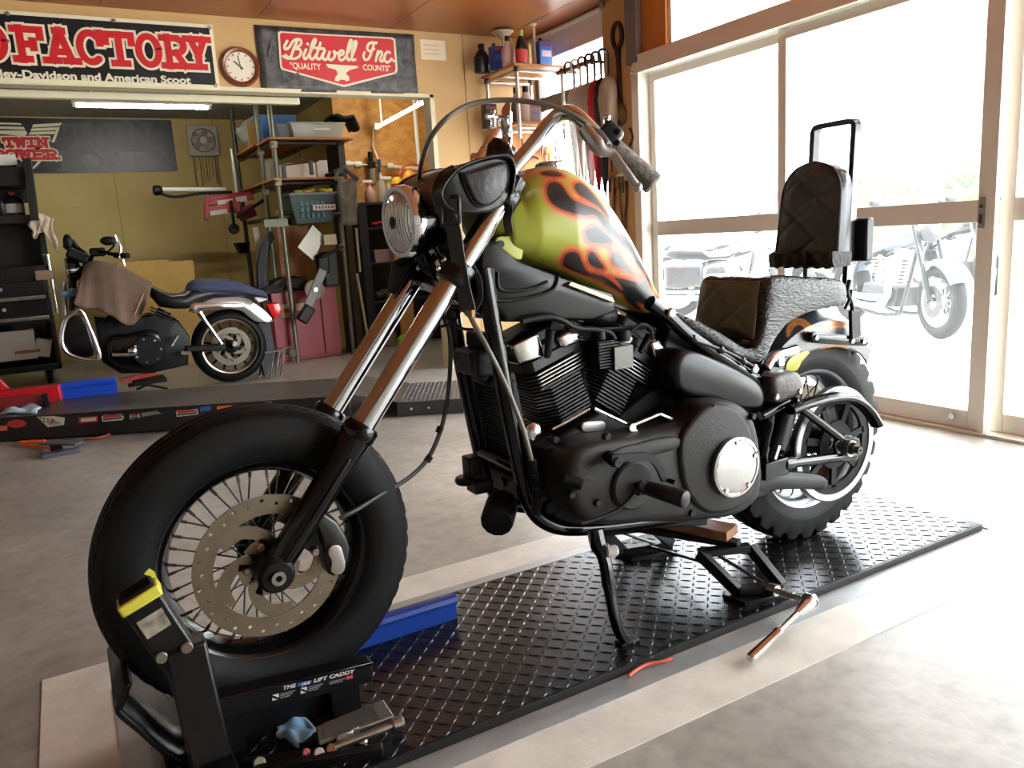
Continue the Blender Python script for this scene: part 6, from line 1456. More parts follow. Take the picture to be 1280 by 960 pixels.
g = G(); g.box(KB(226, 376, -.1), KB(233, 372, .1)); g.tube(KBL([(214, 432), (222, 419)], -.2), .014, 10); g.tube(KBL([(226, 441), (238, 441)], -.2), .016, 10); obj('foot_controls', g, CHROME, bm2)
# towels
def drape(name, cols, mat, label, cat, nv=14, wave=.01, f=16, thick=.008):
    """cols: (pixel top, pixel bottom, depth top, depth bottom)"""
    g = G(); rows = []
    n = len(cols)
    T = smooth_path([KB(c[0][0], c[0][1], c[2]) for c in cols], 4); Bm = smooth_path([KB(c[1][0], c[1][1], c[3]) for c in cols], 4); 
    for i, (t_, b_) in enumerate(zip(T, Bm)):
        u = i/(len(T)-1); row = [t_+V(0, .22, -.04), t_+V(0, .10, .004)]
        for j in range(nv+1):
            v = j/nv; p = t_+(b_-t_)*v; p = p+V(.3*wave*math.sin(u*f+2*v), -.05*math.sin(min(1, v*2.2)*math.pi/2)-wave*v*math.sin(u*f)-wave*.5*v*math.sin(u*f*2.3+1), 0); row.append(p)
        rows.append(row)
    g.loft(rows, cap=False, closed=False); o = obj(name, g, mat, smooth=70, solid=thick); return tag(o, label, cat)
TW = M('brown_towel', (104, 84, 70), .95, 0, var=.12, vscale=14, bump=.4, bscale=160)
tw = drape('towel', [((104, 332), (90, 379), -.05, -.24), ((108, 328), (104, 383), -.06, -.24), ((120, 326), (122, 387), -.08, -.25), ((136, 329), (144, 397), -.10, -.25), ((154, 334), (162, 406), -.10, -.24), ((172, 344), (172, 398), -.09, -.22), ((190, 353), (184, 376), -.07, -.17)], TW, 'brown towel draped over the tank of the parked black motorcycle', 'towel', wave=.02, f=15)
g = G(); 
pts = smooth_path([KB(x, y, -.262) for x, y in ((91, 377), (104, 381), (122, 385), (143, 394), (160, 403))], 4); g.tube(pts, .004, 6); pts = smooth_path([KB(x, y, -.25) for x, y in ((164, 402), (172, 385), (180, 366))], 4); g.tube(pts, .004, 6); sep('towel_hem', g, M('hem_beige', (170, 148, 120), .9), tw)
NV = M('navy_cloth', (62, 68, 96), .9, 0, var=.12, vscale=12, bump=.3, bscale=120)
g = G(); rings = []
for x, yt, yb_, hw in ((234, 362, 366, .08), (238, 353, 367, .12), (250, 349, 369, .14), (275, 349, 370, .15), (300, 353, 370, .14), (318, 360, 372, .12), (330, 364, 374, .1), (334, 370, 374, .07)):
    t_, b_ = KB(x, yt, -.05), KB(x, yb_, -.1); rings.append([V(t_.x, BY+hw*math.copysign(abs(math.cos(2*math.pi*k/24))**.8, math.cos(2*math.pi*k/24)), (t_.z+b_.z)/2+(t_.z-b_.z)/2*math.sin(2*math.pi*k/24)+.006*math.sin(k*2.1+x*.3)) for k in range(24)])
dn_ = [smooth_path([r[j] for r in rings], 3) for j in range(24)]; g.loft([[dn_[j][i] for j in range(24)] for i in range(len(dn_[0]))])
o = obj('folded_cloth', g, NV, smooth=60); tag(o, 'folded navy blue cloth lying on the rear seat of the parked motorcycle', 'cloth')
g = G(); c = KB(85, 367, -.1); g.ell(c, (.06, .04, .025), 14, 8); g.ell(c+V(.03, 0, .01), (.03, .03, .03), 10, 6); o = obj('rag_cloth', g, RAGB); tag(o, 'light blue rag tucked between the tool chest and the parked motorcycle', 'rag')
# red jack under the parked motorcycle
jk2 = thing('scissor_jack', KB(190, 470, -.05), 'low red and black jack under the engine of the parked motorcycle', 'jack')
RJ = M('jack_red', (150, 40, 34), .45)
for i, (p, q_) in enumerate((((150, 476), (196, 466)), ((160, 482), (204, 474)))):
    g = G(); a, b = KB(*p, -.08+.12*i), KB(*q_, -.08+.12*i); a.z = max(a.z, .02); b.z = max(b.z, .02); g.beam(a, b, .03, .03); obj('jack_rail', g, RJ, jk2, bevel=.003)
g = G(); a, b = KB(165, 470, 0), KB(205, 462, 0); g.beam(V(a.x, BY, .10), V(b.x, BY, .10), .22, .03); obj('jack_top', g, SATBLACK, jk2, bevel=.003)
g = G(); g.beam(V(a.x+.02, BY-.08, .10), V(b.x, BY-.08, .03), .03, .015); g.beam(V(b.x, BY+.08, .10), V(a.x+.02, BY+.08, .03), .03, .015); sep('jack_arm', g, SATBLACK, jk2)
# chrome wire stand behind the rear wheel
ws = thing('wire_stand', (oZ(335, 472).x, 6.3, 0), 'small chrome wire stand on the floor behind the rear wheel of the parked motorcycle', 'stand')
g = G(); s0 = oZ(324, 473); s1 = oZ(351, 470); 
top0, top1 = oY(327, 441, s0.y), oY(356, 436, s1.y)
for u in (0, .5, .75, 1): b_ = s0+(s1-s0)*u; t_ = top0+(top1-top0)*min(1, u+.05); g.tube([b_+V(0, 0, .004), t_], .006, 8); g.tube([b_+V(0, .12, .004), t_+V(0, .04, 0)], .006, 8)
sep('stand_leg', g, CHROME, ws); g = G(); g.beam(top0, top1, .09, .012); g.rod(top1-V(.03, 0, 0), top1+V(.05, 0, .01), .006, 8); obj('stand_top', g, STEEL, ws)
# ================================================================ REAR LIFT WITH STICKERS
LA = V(-1.1, 5.615, 0); LB = V(1.60, 4.165, 0); lu = (LB-LA).normalized(); ln_ = V(-lu.y, lu.x, 0); LH = .150
Ll = (LB-LA).length
rl = thing('lift_table', (LA+LB)/2+ln_*.3, 'long low black lift table with stickers on its side in the back room opening', 'lift')
LTOP = M('lift_top_worn', (62, 56, 52), .4, .3, rgb2=(84, 76, 70), vscale=4, detail=6, stretch=(1, 1, 1))
Lc2 = Ll-.30
g = G(); e = LA+lu*Lc2; g.loft([[LA+V(0, 0, .012), LA+V(0, 0, LH-.004), LA+ln_*.6+V(0, 0, LH-.004), LA+ln_*.6+V(0, 0, .012)], [e+V(0, 0, .012), e+V(0, 0, LH-.004), e+ln_*.6+V(0, 0, LH-.004), e+ln_*.6+V(0, 0, .012)]]); g.box(LA+V(.3, 0, 0), LA+V(.4, .1, .02)); obj('lift_frame', g, M('lift_black', (17, 17, 18), .4), rl, bevel=.004)
g = G(); g.loft([[LA-ln_*.006+V(0, 0, LH-.004), LA-ln_*.006+V(0, 0, LH), LA+ln_*.6+V(0, 0, LH), LA+ln_*.6+V(0, 0, LH-.004)], [e-ln_*.006+V(0, 0, LH-.004), e-ln_*.006+V(0, 0, LH), e+ln_*.6+V(0, 0, LH), e+ln_*.6+V(0, 0, LH-.004)]]); obj('lift_deck', g, LTOP, rl)
g = G(); f1 = LB-lu*.02; g.loft([[e+V(0, 0, LH-.002), e+V(0, 0, LH+.003), e+ln_*.6+V(0, 0, LH+.003), e+ln_*.6+V(0, 0, LH-.002)], [f1+V(0, 0, .085), f1+V(0, 0, .09), f1+ln_*.6+V(0, 0, .09), f1+ln_*.6+V(0, 0, .085)]]); obj('lift_flap', g, LTOP, rl)
def LP(px, py): return on(px, py, LA-ln_*.001, ln_)
STK = [((82, 519), (88, 524), (60, 532), (50, 521), None)]
def stick(name, c, mat, par): g = G(); g.prism([LP(*p) for p in c], -ln_*.001); return obj(name, g, mat, par, smooth=None)
SW = M('sticker_pale', (196, 190, 178), .5); SR2 = M('sticker_faded_red', (176, 48, 44), .5); SO = M('sticker_orange', (214, 96, 40), .5)
s1_ = stick('flag_sticker', [(46, 521), (66, 520), (81, 522), (80, 531), (60, 534)], SW, rl)
g = G(); 
for k in range(6):
    x = 49+3*(k % 3)*1.6; y = 521.5+3.5*(k//3)+.9*(k % 3); g.prism([LP(x, y), LP(x+2.2, y-.2), LP(x+2.8, y+1.6), LP(x+.7, y+1.8)], -ln_*.002)
sep('flag_check', g, SIGNB, s1_, smooth=None); stick('flag_red', [(60, 527), (66, 523), (70, 526), (80, 530), (62, 533)], SR2, s1_)
for i, (c, m) in enumerate((([(98, 522), (122, 520), (122.5, 527), (99, 529)], SR2), ([(127, 520), (152, 517.5), (155, 521), (153, 525), (128, 527)], SW), ([(162, 519), (174, 517), (175, 522), (163, 524)], SW), ([(177, 516), (196, 513.5), (202, 517), (177, 521)], M('sticker_grey', (120, 118, 112), .5)), ([(220, 514), (247, 511), (248, 518), (221, 521)], SW), ([(250, 509), (263, 507.5), (263.5, 513), (250.5, 515)], LBL), ([(271, 508), (290, 506), (286, 511), (272, 514)], SO), ([(312, 505), (340, 502), (340, 506), (313, 509)], SW), ([(-6, 533), (9, 532), (9, 538), (-6, 539)], SO))):
    s_ = stick('side_sticker', c, m, rl); 
    if m is SW and i != 7:
        cx = [p[0] for p in c]; x0_, x1_ = min(cx)+2, max(cx)-2; ym = sum(p[1] for p in c)/len(c); sl = -.1; g = G(); xm = (x0_+x1_)/2
        g.prism([LP(x0_, ym-2.6-sl*(xm-x0_)*-1), LP(x1_, ym-2.6+sl*(x1_-xm)), LP(x1_, ym-.4+sl*(x1_-xm)), LP(x0_, ym-.4-sl*(xm-x0_))], -ln_*.002); obj('sticker_band', g, SR2, s_, smooth=None)
        g = G(); g.prism([LP(x0_, ym+.3-sl*(xm-x0_)), LP(x1_, ym+.3+sl*(x1_-xm)), LP(x1_, ym+2.2+sl*(x1_-xm)), LP(x0_, ym+2.2-sl*(xm-x0_))], -ln_*.002); obj('sticker_band', g, SIGNB, s_, smooth=None)
    if i == 0: g = G(); g.prism([LP(101, 523.2), LP(120, 521.6), LP(120.4, 525.6), LP(101.6, 527.2)], -ln_*.002); obj('sticker_band', g, SW, s_, smooth=None)
g = G(); c = LP(21, 529.5); g.prism([c+lu*(.055*math.cos(k*math.pi/8))+V(0, 0, .024*math.sin(k*math.pi/8)) for k in range(16)], -ln_*.001); obj('oval_sticker', g, SR2, rl, smooth=None)
# ramp of tread plate at the end of the lift
rp = thing('ramp', LB+lu*.25+ln_*.3, 'short grey tread plate ramp at the end of the rear lift table', 'ramp')
r0, r1, r2_ = LB-lu*.03, LB+lu*.42, LB+lu*1.25
g = G(); g.loft([[r0+V(0, 0, .005), r0+V(0, 0, .085), r0+ln_*.6+V(0, 0, .085), r0+ln_*.6+V(0, 0, .005)], [r1+V(0, 0, .005), r1+V(0, 0, .085), r1+ln_*.6+V(0, 0, .085), r1+ln_*.6+V(0, 0, .005)], [r2_+V(0, 0, .0), r2_+V(0, 0, .006), r2_+ln_*.6+V(0, 0, .006), r2_+ln_*.6+V(0, 0, .0)]]); obj('ramp_body', g, M('ramp_dark', (52, 50, 50), .45, .3), rp)
g = G()
for i in range(16):
    for j in range(20):
        p = r0+lu*(.02+.027*i)+ln_*(.02+.029*j)+V(0, 0, .0855); a = lu+ln_*(1 if (i+j) % 2 else -1); a.normalize(); w = V(-a.y, a.x, 0)
        g.add([p-a*.013, p-w*.003, p+a*.013, p+w*.003, p+V(0, 0, .003)], [(0, 1, 4), (1, 2, 4), (2, 3, 4), (3, 0, 4)])
t_ = obj('tread_pattern', g, M('tread_steel', (110, 112, 116), .35, .8), rp, smooth=None)
g = G()
for k in range(4): g.cyl(r0+lu*(.08+.1*k)-ln_*.001+V(0, 0, .045), -ln_, .008, .003, 10)
sep('ramp_rivet', g, ALU, rp)
# red clamp, blue rail and cloth on the rear lift
REDM = M('red_enamel', (186, 24, 32), .35, coat=.3); BLUE2 = M('royal_blue_enamel', (22, 66, 176), .35, coat=.3)
def on_deck(px, py, z=LH): return oZ(px, py, z)
rcl = thing('wheel_clamp', on_deck(40, 495), 'red wheel clamp with a leaning red arm on the rear lift table', 'wheel clamp')
def dbeam(p, q_, w, h, z, mat, name, par):
    a, b = on_deck(*p), on_deck(*q_); g = G(); g.beam(V(a.x, a.y, LH+h/2+z), V(b.x, b.y, LH+h/2+z), w, h); return obj(name, g, mat, par, bevel=.004)
dbeam((-60, 520), (58, 507), .07, .075, 0, M('dull_red', (120, 26, 26), .45), 'clamp_base', rcl)
dbeam((-10, 510), (78, 500), .07, .10, 0, REDM, 'clamp_rail', rcl)
g = G(); a = on_deck(10, 504)+V(0, .05, .06); g.beam(a, V(a.x-.16, a.y, LH+.32), .05, .06); obj('clamp_arm', g, REDM, rcl, bevel=.004)
g = G(); c = on_deck(59, 508); g.cbox(V(c.x, c.y, LH+.04), (.03, .075, .07)); obj('clamp_end', g, SATBLACK, rcl, bevel=.003)
g = G(); c = on_deck(74, 503); g.cyl(V(c.x, c.y-.036, LH+.02), SN, .012, .01, 12); obj('clamp_bolt', g, ALU, rcl)
a, b = on_deck(79, 499), on_deck(147, 491); g = G(); d = (b-a).normalized(); n_ = V(-d.y, d.x, 0)
pf = [(-.02, 0), (-.02, .06), (-.03, .065), (-.034, .08), (-.028, .098), (-.012, .104), (.006, .1), (.012, .085), (.012, 0)]
g.loft([[V(q_.x, q_.y, LH)+n_*(y+.02)+V(0, 0, z) for y, z in pf] for q_ in (a, b)]); o = obj('ramp_rail', g, BLUE2, smooth=30); tag(o, 'bright blue rail beside the red wheel clamp on the rear lift table', 'rail')
rag('shop_rag', [on_deck(2, 518), on_deck(48, 517), on_deck(52, 506), on_deck(8, 508)], LH, 'pale blue cloth lying at the front edge of the rear lift table', 'rag', M('pale_cloth', (168, 190, 204), .85, var=.1, vscale=12), .014, 5)
# floor pedal of the rear lift
fp = thing('foot_pedal', oZ(75, 565), 'dark grey foot pedal with an orange hose on the floor before the rear lift', 'pedal')
PG = M('pedal_slate', (74, 76, 84), .45)
a, b = oZ(52, 573), oZ(100, 564); g = G(); g.beam(V(a.x, a.y, .012), V(b.x, b.y, .012), .06, .022); obj('pedal_base', g, PG, fp, bevel=.003)
a, b = oZ(54, 556, .04), oZ(100, 556, .05); g = G(); g.beam(V(a.x, a.y, .05), V(b.x, b.y, .058), .06, .010); obj('pedal_plate', g, PG, fp, bevel=.003)
c = oZ(72, 565); g = G(); g.cbox(V(c.x, c.y, .03), (.06, .05, .05)); obj('valve_block', g, DARKMETAL, fp, bevel=.005)
g = G(); g.tube(smooth_path([oZ(66, 561, .02), oZ(48, 558, .012), oZ(30, 556, .012), (oZ(26, 553, .012)), oZ(40, 552, .012), oZ(56, 551, .012)], 5), .009, 8); obj('orange_hose', g, M('orange_hose_bright', (224, 98, 34), .45), fp)
g = G(); g.tube(smooth_path([oZ(105, 549, .01), oZ(125, 547, .01), oZ(136, 543, .01), oZ(143, 538, .012)], 5), .008, 8); o = obj('air_hose', g, M('dull_orange_hose', (140, 66, 40), .5)); tag(o, 'dull orange hose lying on the floor against the rear lift side', 'hose')
# ================================================================ PIPE RACK IN THE BACK ROOM
RX0, RX1, RY0, RY1 = 1.70, 2.06, 6.88, 8.2
rk_ = thing('pipe_rack', (1.9, 7.4, 0), 'tall pipe rack with wooden boards and bins in the back room', 'rack')
PIPE = M('grey_pipe', (120, 120, 104), .38, .55)
def vrod(x, y, z0, z1, r=.021, m=PIPE, nm='rack_post'): g = G(); g.rod(V(x, y, z0), V(x, y, z1), r, 14); return obj(nm, g, m, rk_)
def px_rod(a, b, Y, r=.021, m=PIPE):
    p, q = oY(*a, Y), oY(*b, Y); x = (p.x+q.x)/2; return vrod(x, Y, max(0, min(p.z, q.z)), max(p.z, q.z), r, m)
pb = oZ(374, 452); vrod(1.715, 6.90, 0, ZB); vrod(1.70, 7.32, 0, ZB); vrod(1.66, 8.15, 0, ZB-.02, m=M('dark_pipe', (62, 64, 56), .4, .5))
vrod(oY(441, 430, 6.95).x, 6.95, 0, oY(429, 212, 6.95).z)
BRDE = M('shelf_board', (172, 108, 52), .5, 0, var=.1, vscale=5, stretch=(3, .6, 3)); BRDD = M('dark_board', (46, 42, 36), .6)
z1 = oY(352, 171, 6.86).z; xe = oY(441, 167, 6.86).x
g = G(); g.box((RX0-.03, 6.86, z1-.02), (xe, 7.32, z1)); g.box((RX0-.06, 7.32, z1-.02), (RX1+.1, 8.3, z1)); obj('top_board', g, BRDE, rk_, bevel=.002)
z2 = oY(352, 222, 6.86).z; xe2 = oY(430, 214, 6.86).x
g = G(); g.box((RX0-.03, 6.87, z2-.018), (xe2, 7.32, z2)); g.box((RX0-.04, 7.32, z2-.018), (RX1+.05, 8.25, z2)); obj('middle_board', g, BRDE, rk_, bevel=.002)
for z in (z1-.045, z2-.045, z2-.32):
    for x in (1.71, RX1): g = G(); g.rod(V(x, 6.9, z), V(x, 8.2, z), .018, 10); obj('rack_rail', g, M('dark_rail', (40, 40, 36), .5, .3), rk_)
    g = G(); g.rod(V(1.71, 6.9, z), V(xe2-.03, 6.92, z), .018, 10); obj('rack_rail', g, MATS['dark_rail'], rk_)
g = G(); xs_ = oY(428, 250, 7.0).x; g.box((xs_, 6.98, .0), (xs_+.06, 7.33, oY(420, 172, 7).z)); obj('side_panel', g, M('side_panel_dark', (58, 50, 38), .6), rk_, bevel=.002)
a, b = bx(349, 283, 388, 345, 7.25, .02); g = G(); g.box(a, b); obj('back_board', g, BRDE, rk_)
g = G(); p, q = oY(290, 186, 7.9), oY(297, 251, 7.9)
vrod((p.x+q.x)/2, 7.9, q.z-.2, p.z, .02, M('pale_pipe', (190, 190, 176), .35, .5))
for px, py, Y in ((341, 181, 6.9), (345, 228, 6.9), (352, 277, 6.9), (332, 240, 7.32), (324, 190, 7.32), (427, 309, 6.95)):
    g = G(); c = oY(px, py, Y); c.x = 1.715 if Y == 6.9 else (1.70 if Y == 7.32 else c.x); g.cbox(c, (.055, .06, .06)); g.cyl(c+V(-.01, -.05, .005), (0, 1, 0), .012, .03, 8); obj('pipe_clamp', g, M('clamp_zinc', (128, 122, 94), .45, .6), rk_, bevel=.008)
g = G(); c = oY(346, 275, 6.85); g.cbox(c+V(-.02, 0, 0), (.2, .1, .012)); g.box(c+V(-.12, -.05, -.06), c+V(.08, -.04, 0)); obj('small_tray', g, M('tray_grey_green', (128, 126, 106), .5), rk_, bevel=.003)
# ---- on the rack
def binbox(name, r, Y, dp, wall, mat, label, cat, lid=None, taper=.03):
    a, b = bx(*r, Y, dp); t = wall; g = G()
    ou = [(a.x+taper, a.y+taper, a.z), (b.x-taper, a.y+taper, a.z), (b.x-taper, b.y-taper, a.z), (a.x+taper, b.y-taper, a.z)]; ot = [(a.x, a.y, b.z), (b.x, a.y, b.z), (b.x, b.y, b.z), (a.x, b.y, b.z)]
    it = [(a.x+t, a.y+t, b.z), (b.x-t, a.y+t, b.z), (b.x-t, b.y-t, b.z), (a.x+t, b.y-t, b.z)]; iu = [(a.x+taper+t, a.y+taper+t, a.z+t), (b.x-taper-t, a.y+taper+t, a.z+t), (b.x-taper-t, b.y-taper-t, a.z+t), (a.x+taper+t, b.y-taper-t, a.z+t)]
    g.loft([ou, ot, it, iu]); o = obj(name, g, mat, bevel=.004, smooth=30); tag(o, label, cat); return o, a, b
def clear_mat(name, c, al): return M(name, c, .12, alpha=al)
BB = M('blue_bin', (58, 122, 196), .4)
zs_ = z1+.001
def on_z(o, z): o.location.z += z-min((o.matrix_basis @ v.co).z for v in o.data.vertices)
o, a, b = binbox('plastic_bin', (326, 146, 372, 183), 7.36, .34, .01, BB, 'bright blue plastic bin on the top board of the pipe rack', 'bin'); on_z(o, zs_)
o, a, b = binbox('plastic_bin', (346, 152, 366, 171), 7.0, .2, .008, M('grey_bin', (128, 138, 146), .45), 'small grey plastic bin before the blue bin on the pipe rack', 'bin'); on_z(o, zs_)
o, a, b = binbox('clear_bin', (363, 145, 431, 165), 6.93, .30, .008, clear_mat('clear_plastic', (206, 212, 202), .5), 'clear plastic bin with a white label on the pipe rack', 'bin'); on_z(o, zs_)
g = G(); zc = zs_; g.box((a.x-.006, a.y-.006, zc+b.z-a.z-.012), (b.x+.006, b.y+.006, zc+b.z-a.z)); obj('bin_lid', g, M('frosted_lid', (196, 202, 194), .4, alpha=.7), o, bevel=.004)
patch('bin_label', V(a.x+(b.x-a.x)*.42, a.y+.012, zc+.07), SX, SZ, .14, .03, WHITEM, o)
for k, (x, w, h, m) in enumerate(((.06, .12, .09, (120, 116, 100)), (.2, .12, .08, (150, 140, 110)), (.34, .1, .1, (90, 92, 90)))): g = G(); g.box((a.x+x, a.y+.05, zc+.012), (a.x+x+w, a.y+.2, zc+.012+h)); pb_ = obj('packed_part', g, M('packed_%d' % k, m, .6), o, bevel=.01)
g = G(); c = oY(430, 148, 7.05); 
for k, (dx, dz, rx, rz) in enumerate(((-.05, .02, .09, .03), (.02, .01, .07, .04), (.04, -.05, .035, .06))): pass
rows = []
for i in range(17):
    u = i/16; rows.append([V(c.x-.15+.24*u+.01*math.sin(v*7), 6.9+.3*v, zs_+.19+.012*math.sin(u*9+v*6)-max(0, u-.8)*.55-.0) for v in [j/6 for j in range(7)]])
g.loft(rows, cap=False, closed=False); o = obj('rag_cloth', g, M('black_cloth', (42, 44, 44), .9, bump=.3, bscale=90), smooth=60, solid=.015); tag(o, 'black cloth lying over the end of the clear plastic bin', 'cloth')
# plastic bag of parts
PBAG = M('thin_plastic_bag', (214, 220, 220), .25, alpha=.42)
g = G(); rnd = random.Random(11); c = (oY(270, 196, 8.0)+oY(318, 190, 7.7))/2; hb_ = oY(295, 143, 7.85).z-zs_
rings = []
for i in range(9):
    t = i/8; r = (.24*math.sin(math.pi*(.12+.80*t))+.02); rings.append([V(1.88+r*.95*math.cos(2*math.pi*k/20)*(1+rnd.uniform(-.14, .14)), 7.85+r*.9*math.sin(2*math.pi*k/20)*(1+rnd.uniform(-.14, .14)), zs_+.002+hb_*t*.98) for k in range(20)])
g.loft(rings); o = obj('plastic_bag', g, PBAG, smooth=20); tag(o, 'crumpled clear plastic bag on the far end of the pipe rack', 'bag')
for k in range(3): g = G(); g.ell(V(1.84+.06*k, 7.82+.03*k, zs_+.07+.035*k), (.07, .06, .05), 12, 8); obj('wrapped_part', g, M('wrapped_grey', (110, 110, 104), .5, .3), o)
g = G(); a_ = oY(289, 207, 7.70); b_ = oY(300, 174, 7.70); g.box(V(1.67, 7.58, zs_), V(1.75, 7.62, zs_+b_.z-a_.z)); o = obj('wood_offcut', g, M('pale_wood', (176, 132, 66), .6), bevel=.003); tag(o, 'short upright wood offcut before the plastic bag on the rack', 'offcut')
# papers and boxes on the middle board
for i, (r, Y, lb, c) in enumerate((((357, 202, 395, 221), 6.98, 'wide pale paper pack on the middle board of the pipe rack', (206, 196, 184)), ((396, 199, 410, 221), 6.98, 'upright white folder beside the pale paper pack', (214, 208, 204)), ((338, 205, 352, 236), 7.5, 'grey white sack leaning at the side of the middle board', (176, 172, 158)))):
    a, b = bx(*r, Y, .22); dz = z2+.001-a.z; g = G(); g.box(a+V(0, 0, dz), b+V(0, 0, dz)); o = obj('paper_pack', g, M('paper_%d' % i, c, .6, var=.06, vscale=20), bevel=.006); tag(o, lb, 'papers')
g = G(); c = oY(418, 217, 6.98); c.z = z2+.02
for k in range(6): g.ell(c+V(-.06+.025*k, .02*(k % 2), .008*(k % 3)), (.03, .04, .022), 10, 6)
o = obj('glove_heap', g, M('black_knit', (26, 25, 26), .85)); tag(o, 'small heap of black gloves on the middle board of the rack', 'gloves')
# clip hanger
hg = thing('clip_hanger', oY(372, 200, 6.84), 'black clip hanger hung from the edge of the top board', 'hanger')
p = lambda x, y: oY(x, y, 6.84)
g = G(); g.tube(smooth_path([p(371, 199), p(370, 193), p(373, 187), p(376, 192), p(373, 198), p(373, 203)], 4), .005, 8); g.rod(p(353, 207), p(398, 201), .006, 8); obj('hanger_rail', g, M('hanger_black', (30, 32, 36), .4, .4), hg)
for x, y in ((354, 206), (388, 202)): g = G(); g.cbox(p(x, y)-V(0, 0, .05), (.035, .02, .12)); obj('hanger_clip', g, MATS['hanger_black'], hg, bevel=.005)
# green basket
GB = M('basket_green', (50, 70, 66), .45)
o, a, b = binbox('storage_basket', (363, 242, 424, 279), 6.8, .34, .008, GB, 'dark green plastic basket with yellow gloves hung under the pipe rack', 'basket', taper=.05)
g = G(); g.box((a.x-.012, a.y-.012, b.z-.012), (b.x+.012, a.y+.006, b.z+.012)); g.box((a.x-.012, a.y-.012, b.z-.012), (a.x+.006, b.y, b.z+.012)); obj('basket_rim', g, M('rim_grey', (96, 102, 98), .4), o, bevel=.004)
g = G()
for k in range(5):
    for j in range(4): x = a.x+.09+.045*k; g.box((x, a.y+.012-.0, a.z+.05+.05*j), (x+.028, a.y+.035, a.z+.085+.05*j))
obj('basket_holes', g, M('teal_seen_through', (46, 110, 130), .5), o, smooth=None)
lb_ = patch('basket_tag', oY(391, 263, 6.805)+V(0, -.012, 0), SX, SZ, .20, .045, M('tag_pink_white', (214, 196, 190), .5), o, t=.004)
for k in range(6): patch('tag_print', oY(391, 263, 6.805)+V(.02+.028*k, -.0165, .012), SX, SZ, .016, .022, M('print_dark', (90, 90, 92), .6), lb_)
g = G(); rnd = random.Random(5)
for k in range(9): g.ell(V(a.x+.12+.035*k, a.y+.12+rnd.uniform(-.04, .05), b.z-.005+rnd.uniform(-.01, .035)), (.05, .04, .022), 12, 8, Matrix.Rotation(rnd.uniform(-.5, .5), 3, 'Y'))
o = obj('glove_heap', g, M('yellow_gloves', (196, 184, 48), .8, var=.15, vscale=20)); tag(o, 'yellow green work gloves lying in the dark green basket', 'gloves')
# ---- red adjustable stands hung at the side of the rack
RST = M('red_stand', (150, 28, 36), .4)
st_ = thing('paddock_stand', oY(285, 255, 7.9), 'red paddock stand with white stickers hung on the side of the pipe rack', 'stand')
def yb(a, b, Y, w, h, nm, m=RST, Yb_=None): g = G(); g.beam(oY(*a, Y), oY(*b, Yb_ or Y), w, h); return obj(nm, g, m, st_, bevel=.006)
b1 = yb((257, 252), (316, 244), 7.9, .06, .085, 'stand_beam'); b2 = yb((258, 265), (292, 258), 7.88, .05, .075, 'stand_beam'); yb((259, 243), (258, 275), 7.88, .05, .04, 'stand_end'); yb((291, 252), (292, 266), 7.86, .06, .12, 'stand_block'); yb((297, 270), (318, 262), 7.9, .05, .12, 'stand_foot'); yb((296, 272), (330, 250), 7.85, .03, .03, 'stand_lever', SATBLACK)
for (x, y, w) in ((272, 254, .14), (295, 250, .10)): g = G(); a_ = oY(x, y, 7.865); g.beam(a_, a_+V(w, 0, .012), .002, .05); obj('white_sticker', g, SW, b1)
g = G(); a_ = oY(263, 267, 7.845); g.beam(a_, a_+V(.24, 0, .03), .002, .04); obj('white_sticker', g, SW, b2)
g = G(); c = oY(293, 286, 7.8); g.cyl(c, (0, 1, 0), .05, .05, 14, bev=.01); g.rod(c, c+V(0, 0, .26), .014, 8); part_label(obj('stand_handle', g, SATBLACK, st_), 'round black handle')
# hose boom on the wall
hb_ = thing('hose_boom', oY(240, 238, 8.0), 'white pipe boom with a black end and hose reaching from the rack', 'boom')
g = G(); g.rod(oY(200, 237, 8.0), oY(282, 237, 8.0), .022, 14); obj('boom_pipe', g, M('boom_white', (206, 206, 192), .35), hb_)
g = G(); c = oY(200, 238, 8.0); g.tube([c-V(.06, 0, 0), c-V(.05, 0, 0), c+V(.0, 0, 0), c+V(.02, 0, 0)], [.03, .045, .045, .03], 16); obj('boom_end', g, SATBLACK, hb_)
g = G(); g.tube(smooth_path([oY(203, 243, 8.0), oY(220, 246, 7.98), oY(250, 242, 7.98), oY(290, 240, 7.98)], 5), .013, 10); obj('boom_hose', g, RUBBER, hb_)
# black bin, hanging hose bundle
o, a, b = binbox('plastic_bin', (297, 303, 314, 317), 8.1, .2, .008, SATBLACK, 'small black bin hung on the dark rear post of the pipe rack', 'bin')
g = G()
for k in range(4): g.tube(smooth_path([oY(338+k, 290+2*k, 7.1), oY(328+k*2, 310, 7.08), oY(323+k*3, 340, 7.06), oY(328+k*3, 380, 7.06), oY(340+k, 398, 7.1)], 5), .022, 10)
o = obj('hose_bundle', g, M('hose_bundle_black', (30, 30, 33), .5)); tag(o, 'bundle of thick black hoses hanging on the pipe rack behind the red lamp', 'hoses')
g = G(); p = oY(319, 284, 7.2); q = oY(324, 326, 7.2); g.strap(smooth_path([p, (p+q)/2+V(.01, 0, 0), q], 4), .05, .006, (0, 1, 0)); o = obj('white_strap', g, M('strap_white', (206, 202, 188), .6)); tag(o, 'white strap hanging beside the black hose bundle', 'strap')
for i, (r, Y, c, lb) in enumerate((((348, 262, 362, 270), 7.1, (170, 96, 48), 'orange cardboard parcel on the small rack tray'), ((357, 266, 374, 280), 7.0, (54, 48, 46), 'dark parts heap beside the orange parcel on the rack'), ((376, 258, 400, 262), 7.2, (60, 58, 54), 'dark flat tool behind the green basket'))):
    a, b = bx(*r, Y, .12); g = G(); g.box(a, b); o = obj('parts_parcel', g, M('parcel_%d' % i, c, .6), bevel=.01); tag(o, lb, 'parcel')
